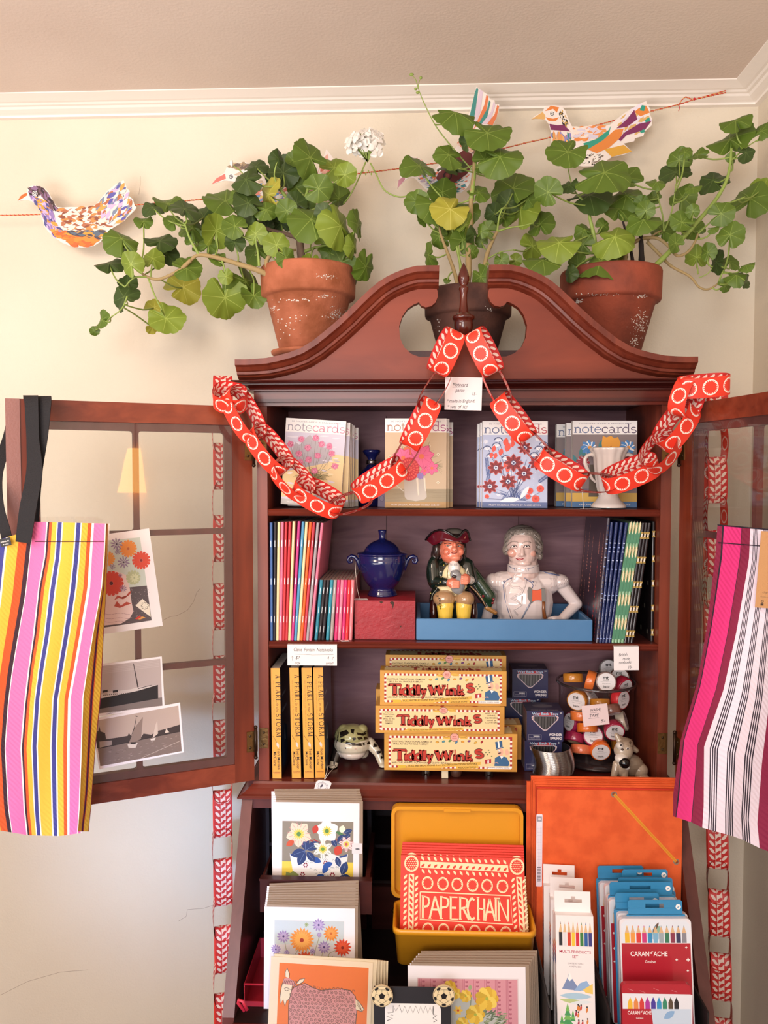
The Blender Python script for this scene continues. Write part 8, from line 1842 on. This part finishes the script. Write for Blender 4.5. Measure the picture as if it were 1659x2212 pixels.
sets=[(1208,1290,1992,1.235,'frontmost white multi-products pencil set box'),(1200,1275,1951,1.285,'second white pencil set box from the front, its hanging tab showing'),(1192,1266,1913,1.330,'third white pencil set box from the front, its hanging tab showing'),(1177,1248,1883,1.370,'rearmost white pencil set box against the orange folder')]
for i,(xa,xb,yt,Y,l) in enumerate(sets):
    w=mm(xa,xb,Y,2000); A=T(xa,yt if i==0 else yt+42,Y); d=.027; ht=(T(xa,1948,1.235).z-T(xa,1992,1.235).z)*1000; z0=.7035; ln=6
    t=thing('pencil_set',l,'pencil set',(A.x+w/2000,Y,z0),'multi-products pencil sets'); M=MM(A.x,Y,z0+.0035,-1.0 if i==0 else 0,-4,ln); h=(A.z-z0-.004)*1000/math.cos(R(ln))
    b=MB(M); b.box(0,w,0,d,0,h,M_wb); k=w/56.
    if i==0:
        pencils(b,4*k,w-2*k,h-46,h-9,PC); b.rect(3*k,h-47.5,w-2*k,h-46,c_('#e4dde0'))
        b.text('MULTI-PRODUCTS',w/2,h-57,5.8,c_('#b02848'),'C',width=w*.84,bold=.012); b.text('SET',w/2,h-64.5,5.8,c_('#b02848'),'C',bold=.012)
        b.text('15 ARTISTIC TOOLS',w/2,h-74,3.2,c_('#5a4a58'),'C',width=w*.42); b.text('+1 METAL BOX',w/2,h-78.5,3.2,c_('#5a4a58'),'C',width=w*.32)
        r=random.Random(4)
        b.poly([(8,h-112),(16,h-96),(20,h-86),(24,h-96),(32,h-108),(38,h-114)],c_('#7a8cb4')); b.poly([(20,h-86),(24,h-96),(20,h-100),(17,h-96)],WHITE); b.poly([(26,h-114),(36,h-102),(46,h-98),(w-3,h-112)],c_('#8fb0d8')); b.poly([(40,h-112),(w-3,h-102),(w-3,h-118),(44,h-116)],c_('#e8c868'))
        b.leaf2(4,h-122,w-8,10,0,c_('#a8c8dc')); b.leaf2(4,h-128,40,7,-.1,c_('#b8c88a')); b.leaf2(20,h-133,w-24,6,.1,c_('#dce4e8'))
        for x,z_,s_ in ((16,h-165,30),(7,h-172,20),(24,h-160,16)): 
            for q in range(4): b.poly([(x-s_*.28*(1-q*.2),z_+q*s_*.22),(x+s_*.28*(1-q*.2),z_+q*s_*.22),(x,z_+q*s_*.22+s_*.4)],c_(['#4a9a5c','#7ab860'][q%2]))
        for q in range(9): x,z_=r.uniform(26,w-8),r.uniform(h-170,h-142); b.leaf2(x,z_,9,3,R(80),c_(r.choice(['#c8403c','#3a4a8c','#d8803c','#b03048']))); b.ell(x+1,z_+9,1.3,1.3,c_('#3a2a28'),8)
    b.M=M@Matrix(((0,1000,0,0),(-.001,0,0,d),(0,0,1,0),(0,0,0,1)))
    for q,c in enumerate(['#e2862c','#d8402c','#a82444','#4a2c68','#2c4a9a']): b.rect(2,h-50-q*7,24,h-45-q*7,c_(c))
    for q in range(int((h-108)/11)): b.rect(3,h-100-q*11,22,h-99.2-q*11,c_('#8a8088')); b.rect(3,h-104-q*11,18 if q%3 else 22,h-102-q*11,c_(['#b8b0b0','#c83a3c'][q%4==0]))
    build(b,'set_box',t)
    b=MB(M); th_=mm(xa,xb,Y,2000); s_=h; hh=ht
    z_=0
    b.M=M@Matrix.Translation((0,d*.5,0))
    # tab with euro slot: pieces around the slot
    W=w-2; 
    b.box(0,W,0,.0006,s_,s_+hh*.45,M_wb); b.box(0,W*.28,0,.0006,s_+hh*.45,s_+hh*.62,M_wb); b.box(W*.76,W,0,.0006,s_+hh*.45,s_+hh*.62,M_wb); b.box(0,W*.46,0,.0006,s_+hh*.62,s_+hh*.75,M_wb); b.box(W*.58,W,0,.0006,s_+hh*.62,s_+hh*.75,M_wb); b.box(0,W,0,.0006,s_+hh*.75,s_+hh,M_wb)
    build(b,'hanging_tab',t)
# pencil tins with blue hang cards
M_bt=mat('#2f86b8',.45,coat=.2); M_rt=mat('#b01f30',.4,coat=.4); M_tn=mat('#e6e4ea',.3,coat=.4)
CA=['#e8b83a','#e89a4a','#d8403c','#c83a7c','#3a8cc0','#7ab0d0','#9aa8b0','#3a7a5c','#8a3a50','#3a3a5c','#8a8a94']
def plus(b,x,z_,s_): b.rect(x-s_,z_-s_*.3,x+s_,z_+s_*.3,WHITE); b.rect(x-s_*.3,z_-s_,x+s_*.3,z_+s_,WHITE)
def tin(px0,px1,pyt,Y,lab,kind=0,tabx=None,tabpy=None,hmm=150,ln=6,tabd=.009):
    w=mm(px0,px1,Y,2050); A=T(px0,pyt,Y); k=w/160.; z0=.7035; hmm=(A.z-z0-.001)*1000/math.cos(R(ln))
    t=thing('pencil_tin',lab,'pencil tin',(A.x+w/2000,Y,z0),'coloured pencil tins with blue hang cards' if kind!=2 else None); M=MM(A.x,Y,z0+.0015,-1.2,0,ln)
    b=MB(M); d=.009; h=hmm
    out=rrect(0,0,w,h,9*k,4); b.prism(out,.0,d,M_tn if kind!=2 else M_rt)
    ins=lambda e:rrect(e,e,w-e,h-e,7*k,4)
    if kind==0:
        b.poly(ins(2.2),M_tn); b.poly([(2.5,h-52*k),(2.5,h-9),(9,h-2.5),(w-9,h-2.5),(w-2.5,h-9),(w-2.5,h-52*k)],c_('#dfe6f0')); b.leaf2(66*k,h-40*k,30*k,26*k,.4,c_('#a8c4d8')); b.leaf2(74*k,h-36*k,26*k,14*k,.9,c_('#8ab4a0')); b.leaf2(74*k,h-30*k,26*k,7*k,1.0,c_('#6a5040'))
        pencils(b,10*k,w-10*k,h-53*k,h-14*k,CA); b.poly([(2.2,2.2),(w-2.2,2.2),(w-2.2,h-54*k),(2.2,h-54*k)],M_rt)
        cx=(22+38)*k; zc_=h-82*k; gtx=WHITE
        b.text("CARAN",22*k,zc_,15*k,gtx,width=42*k,bold=.012); b.text("d'",65*k,zc_+5*k,8*k,gtx,width=8*k,bold=.012); b.text("ACHE",74*k,zc_,15*k,gtx,width=31*k,bold=.012); b.text('Genève',54*k,zc_-15*k,9*k,gtx,'L',width=24*k)
        for x,z_,s_ in ((.92,-63,2.6),(.94,-90,3.8),(.78,-90,2.8),(.93,-114,2.6),(.9,-142,2.6)): plus(b,w*x,h+z_*k,s_*k)
    elif kind==1:
        b.poly(ins(2.2),c_('#dfe3ea')); b.poly([(2.2,2.2),(w-2.2,2.2),(w-2.2,h-54*k),(2.2,h-54*k)],M_rt)
        for q,(xx,tl) in enumerate(((9,0),(22,4),(33,-2))): b.poly([(xx*k,h-54*k),((xx+9)*k,h-54*k),((xx+9)*k,h-32*k),((xx+1)*k,h-32*k)],c_('#d8a03c')); b.poly([((xx+1)*k,h-32*k),((xx+9)*k,h-32*k),((xx+5)*k,h-10*k)],c_('#5a4434'))
        for z_ in (-76,-110,-140): plus(b,9*k,h+z_*k,2.6*k)
        b.text("C",20*k,h-88*k,15*k,WHITE)
    build(b,'tin_body',t)
    # blue hang card behind
    if kind!=2:
        b=MB(M@Matrix.Translation((0,d+.0006,0))); x0,x1=tabx; hz=tabpy
        b.prism(rrect(x0*k-4*k,4,x1*k+6*k,h+5*k,4*k,3),0,.0008,M_bt)
        s0=h+5*k; s1=h+hz*k; a0,a1=x0*k,x1*k; m0,m1=a0+(a1-a0)*.32,a0+(a1-a0)*.66
        b.prism([(a0,s0-2),(a1,s0-2),(a1,s0+(s1-s0)*.42),(a0,s0+(s1-s0)*.42)],0,.0008,M_bt); b.prism([(a0,s0+(s1-s0)*.4),(m0,s0+(s1-s0)*.4),(m0,s1-2),(m0,s1),(a0+4*k,s1),(a0,s1-4*k)],0,.0008,M_bt); b.prism([(m1,s0+(s1-s0)*.4),(a1,s0+(s1-s0)*.4),(a1,s1-4*k),(a1-4*k,s1),(m1,s1)],0,.0008,M_bt); b.prism([(m0-.1,s0+(s1-s0)*.72),(m1+.1,s0+(s1-s0)*.72),(m1+.1,s1),(m0-.1,s1)],0,.0008,M_bt)
        b.ell(a1-9*k,(s0+s1)/2,6*k,6*k,WHITE,18); b.leaf2(a1-12*k,(s0+s1)/2-3*k,8*k,3*k,.7,c_('#7aa8c8'))
        build(b,'hang_card',t)
    return t
tin(1350,1507,2000,1.262,'frontmost pencil tin showing eleven coloured pencils',0,(24,146),36,165)
tin(1345,1500,1988,1.280,'pencil tin directly behind the front one, only rims showing',0,(0,100),40,165)
tin(1327,1480,1958,1.302,'pencil tin with red lower half, third from the front',1,(6,150),34,175)
tin(1322,1476,1950,1.322,'pencil tin with red lower half, fourth from the front',1,(30,155),36,175)
tin(1318,1470,1926,1.345,'pencil tin fifth from the front with blue card',1,(44,150),30,180)
tin(1305,1455,1920,1.370,'rearmost pencil tin with brushes and blue card by the orange folder',1,(0,108),34,180)
# pastel tin lowest
M=None
w=mm(1349,1500,1.215,2160); A=T(1349,2133,1.215); z0=.7005; hp_=(A.z-z0)*1000
t=thing('pastel_tin','flat tin of wax pastels with clear wrapped red lid at the very bottom right','pastel tin',(A.x+w/2000,1.215,z0)); M=MM(A.x,1.215,z0,-1.2,0,4); b=MB(M); h=hp_; k=w/152.
b.prism(rrect(0,0,w,h,7,4),0,.009,M_rt); 
b.poly([(1,3),(w-1,3),(w+2,h-24*k),(w-1,h-22*k),(1,h-20*k)],c_('#e4e6ee')); pencils(b,12*k,w-26*k,h-54*k,h-28*k,['#e8b83a','#e08a4a','#d0403c','#b0389c','#4a3a9c','#3a94c8','#3a8a6c','#5a4a3c','#2c2a30'],True)
b.poly([(1,3),(w*.5,3),(w*.42,h-54*k),(1,h-54*k)],M_rt); b.poly([(w*.5,3),(w-1,3),(w-1,h-54*k),(w*.42,h-54*k)],c_('#c8d8ea')); b.leaf2(w*.6,h-75*k,20,10,.6,c_('#8ab0d8'))
b.text("CARAN",12*k,h-66*k,11*k,WHITE,width=27*k,bold=.012); b.text("d'",40*k,h-62*k,6*k,WHITE,width=5*k); b.text("ACHE",46*k,h-66*k,11*k,WHITE,width=18*k,bold=.012); b.text('Genève',30*k,h-76*k,6*k,WHITE,width=16*k)
for x,z_ in ((14,10),(40,14),(70,9),(110,13)): b.line([(x*k,h-z_*k),((x+12)*k,h-z_*k-3)],.3,c_('#e8b0b8'))
build(b,'tin_body',t)
# black wire trays carrying the pencil goods
M_wt=mat('#1a1618',.5)
x0=T(1300,2100,1.25).x
for (xa,xb,Y0,Y1,l) in ((T(1190,2100,1.235).x,T(1310,2100,1.235).x,1.226,1.408,'black open tray under the white pencil sets'),(T(1322,2140,1.235).x,T(1530,2140,1.235).x,1.24,1.408,'black open tray under the pencil tins')):
    b=MB(); zt=.79 if 'tins' in l else .80; z0=.6996
    b.box(xa-.004,xa-.001,Y0,Y1,z0,zt-.02,M_wt); b.box(xb+.001,xb+.004,Y0,Y1,z0,zt-.02,M_wt); b.box(xa-.001,xb+.001,Y1-.003,Y1,z0,.714,M_wt); b.box(xa-.001,xb+.001,Y0,Y1-.003,z0,z0+.003,M_wt); b.box(xa-.001,xb+.001,Y0-.003,Y0,z0,.73,M_wt); b.tube([(xa-.003,Y0,zt-.02),(xa-.003,Y1,zt)],.002,M_wt,6)
    build(b,'black_tray',label=l,cat='tray')

# ------------------------------------------------------------ the lamp mirrored in the left door's glass
def lamp_at(px,py,dist):
    o=MI@CAM; d=(MI.to_3x3()@(ROT@Vector(((px-829.5)/F,(1106-py)/F,-1)))).normalized(); t=(.001-o.y)/d.y; h=o+d*t; r=Vector((d.x,-d.y,d.z)); return MDL@(h+r*dist)
lp=lamp_at(293,1010,2.3)
t=thing('pendant_lamp','glowing amber pleated lamp mirrored in the upper pane of the left door','lamp',lp)
m=bpy.data.materials.new('lamp_glow'); m.use_nodes=True; b_=m.node_tree.nodes['Principled BSDF']; b_.inputs['Base Color'].default_value=lin('#f0b060'); b_.inputs['Emission Color'].default_value=lin('#ffb45a'); b_.inputs['Emission Strength'].default_value=9
b=MB(); b.lathe([(.030,.085),(.045,.03),(.062,-.06),(.075,-.11)],m,tuple(lp),40,cap=False,flute=(14,.06)); build(b,'lamp_shade',t)
b=MB(); b.tube([lp+Vector((0,0,.085)),Vector((lp.x,lp.y,zc-.001))],.003,BLACK,6); build(b,'flex',t)
print('LAMP',lp)
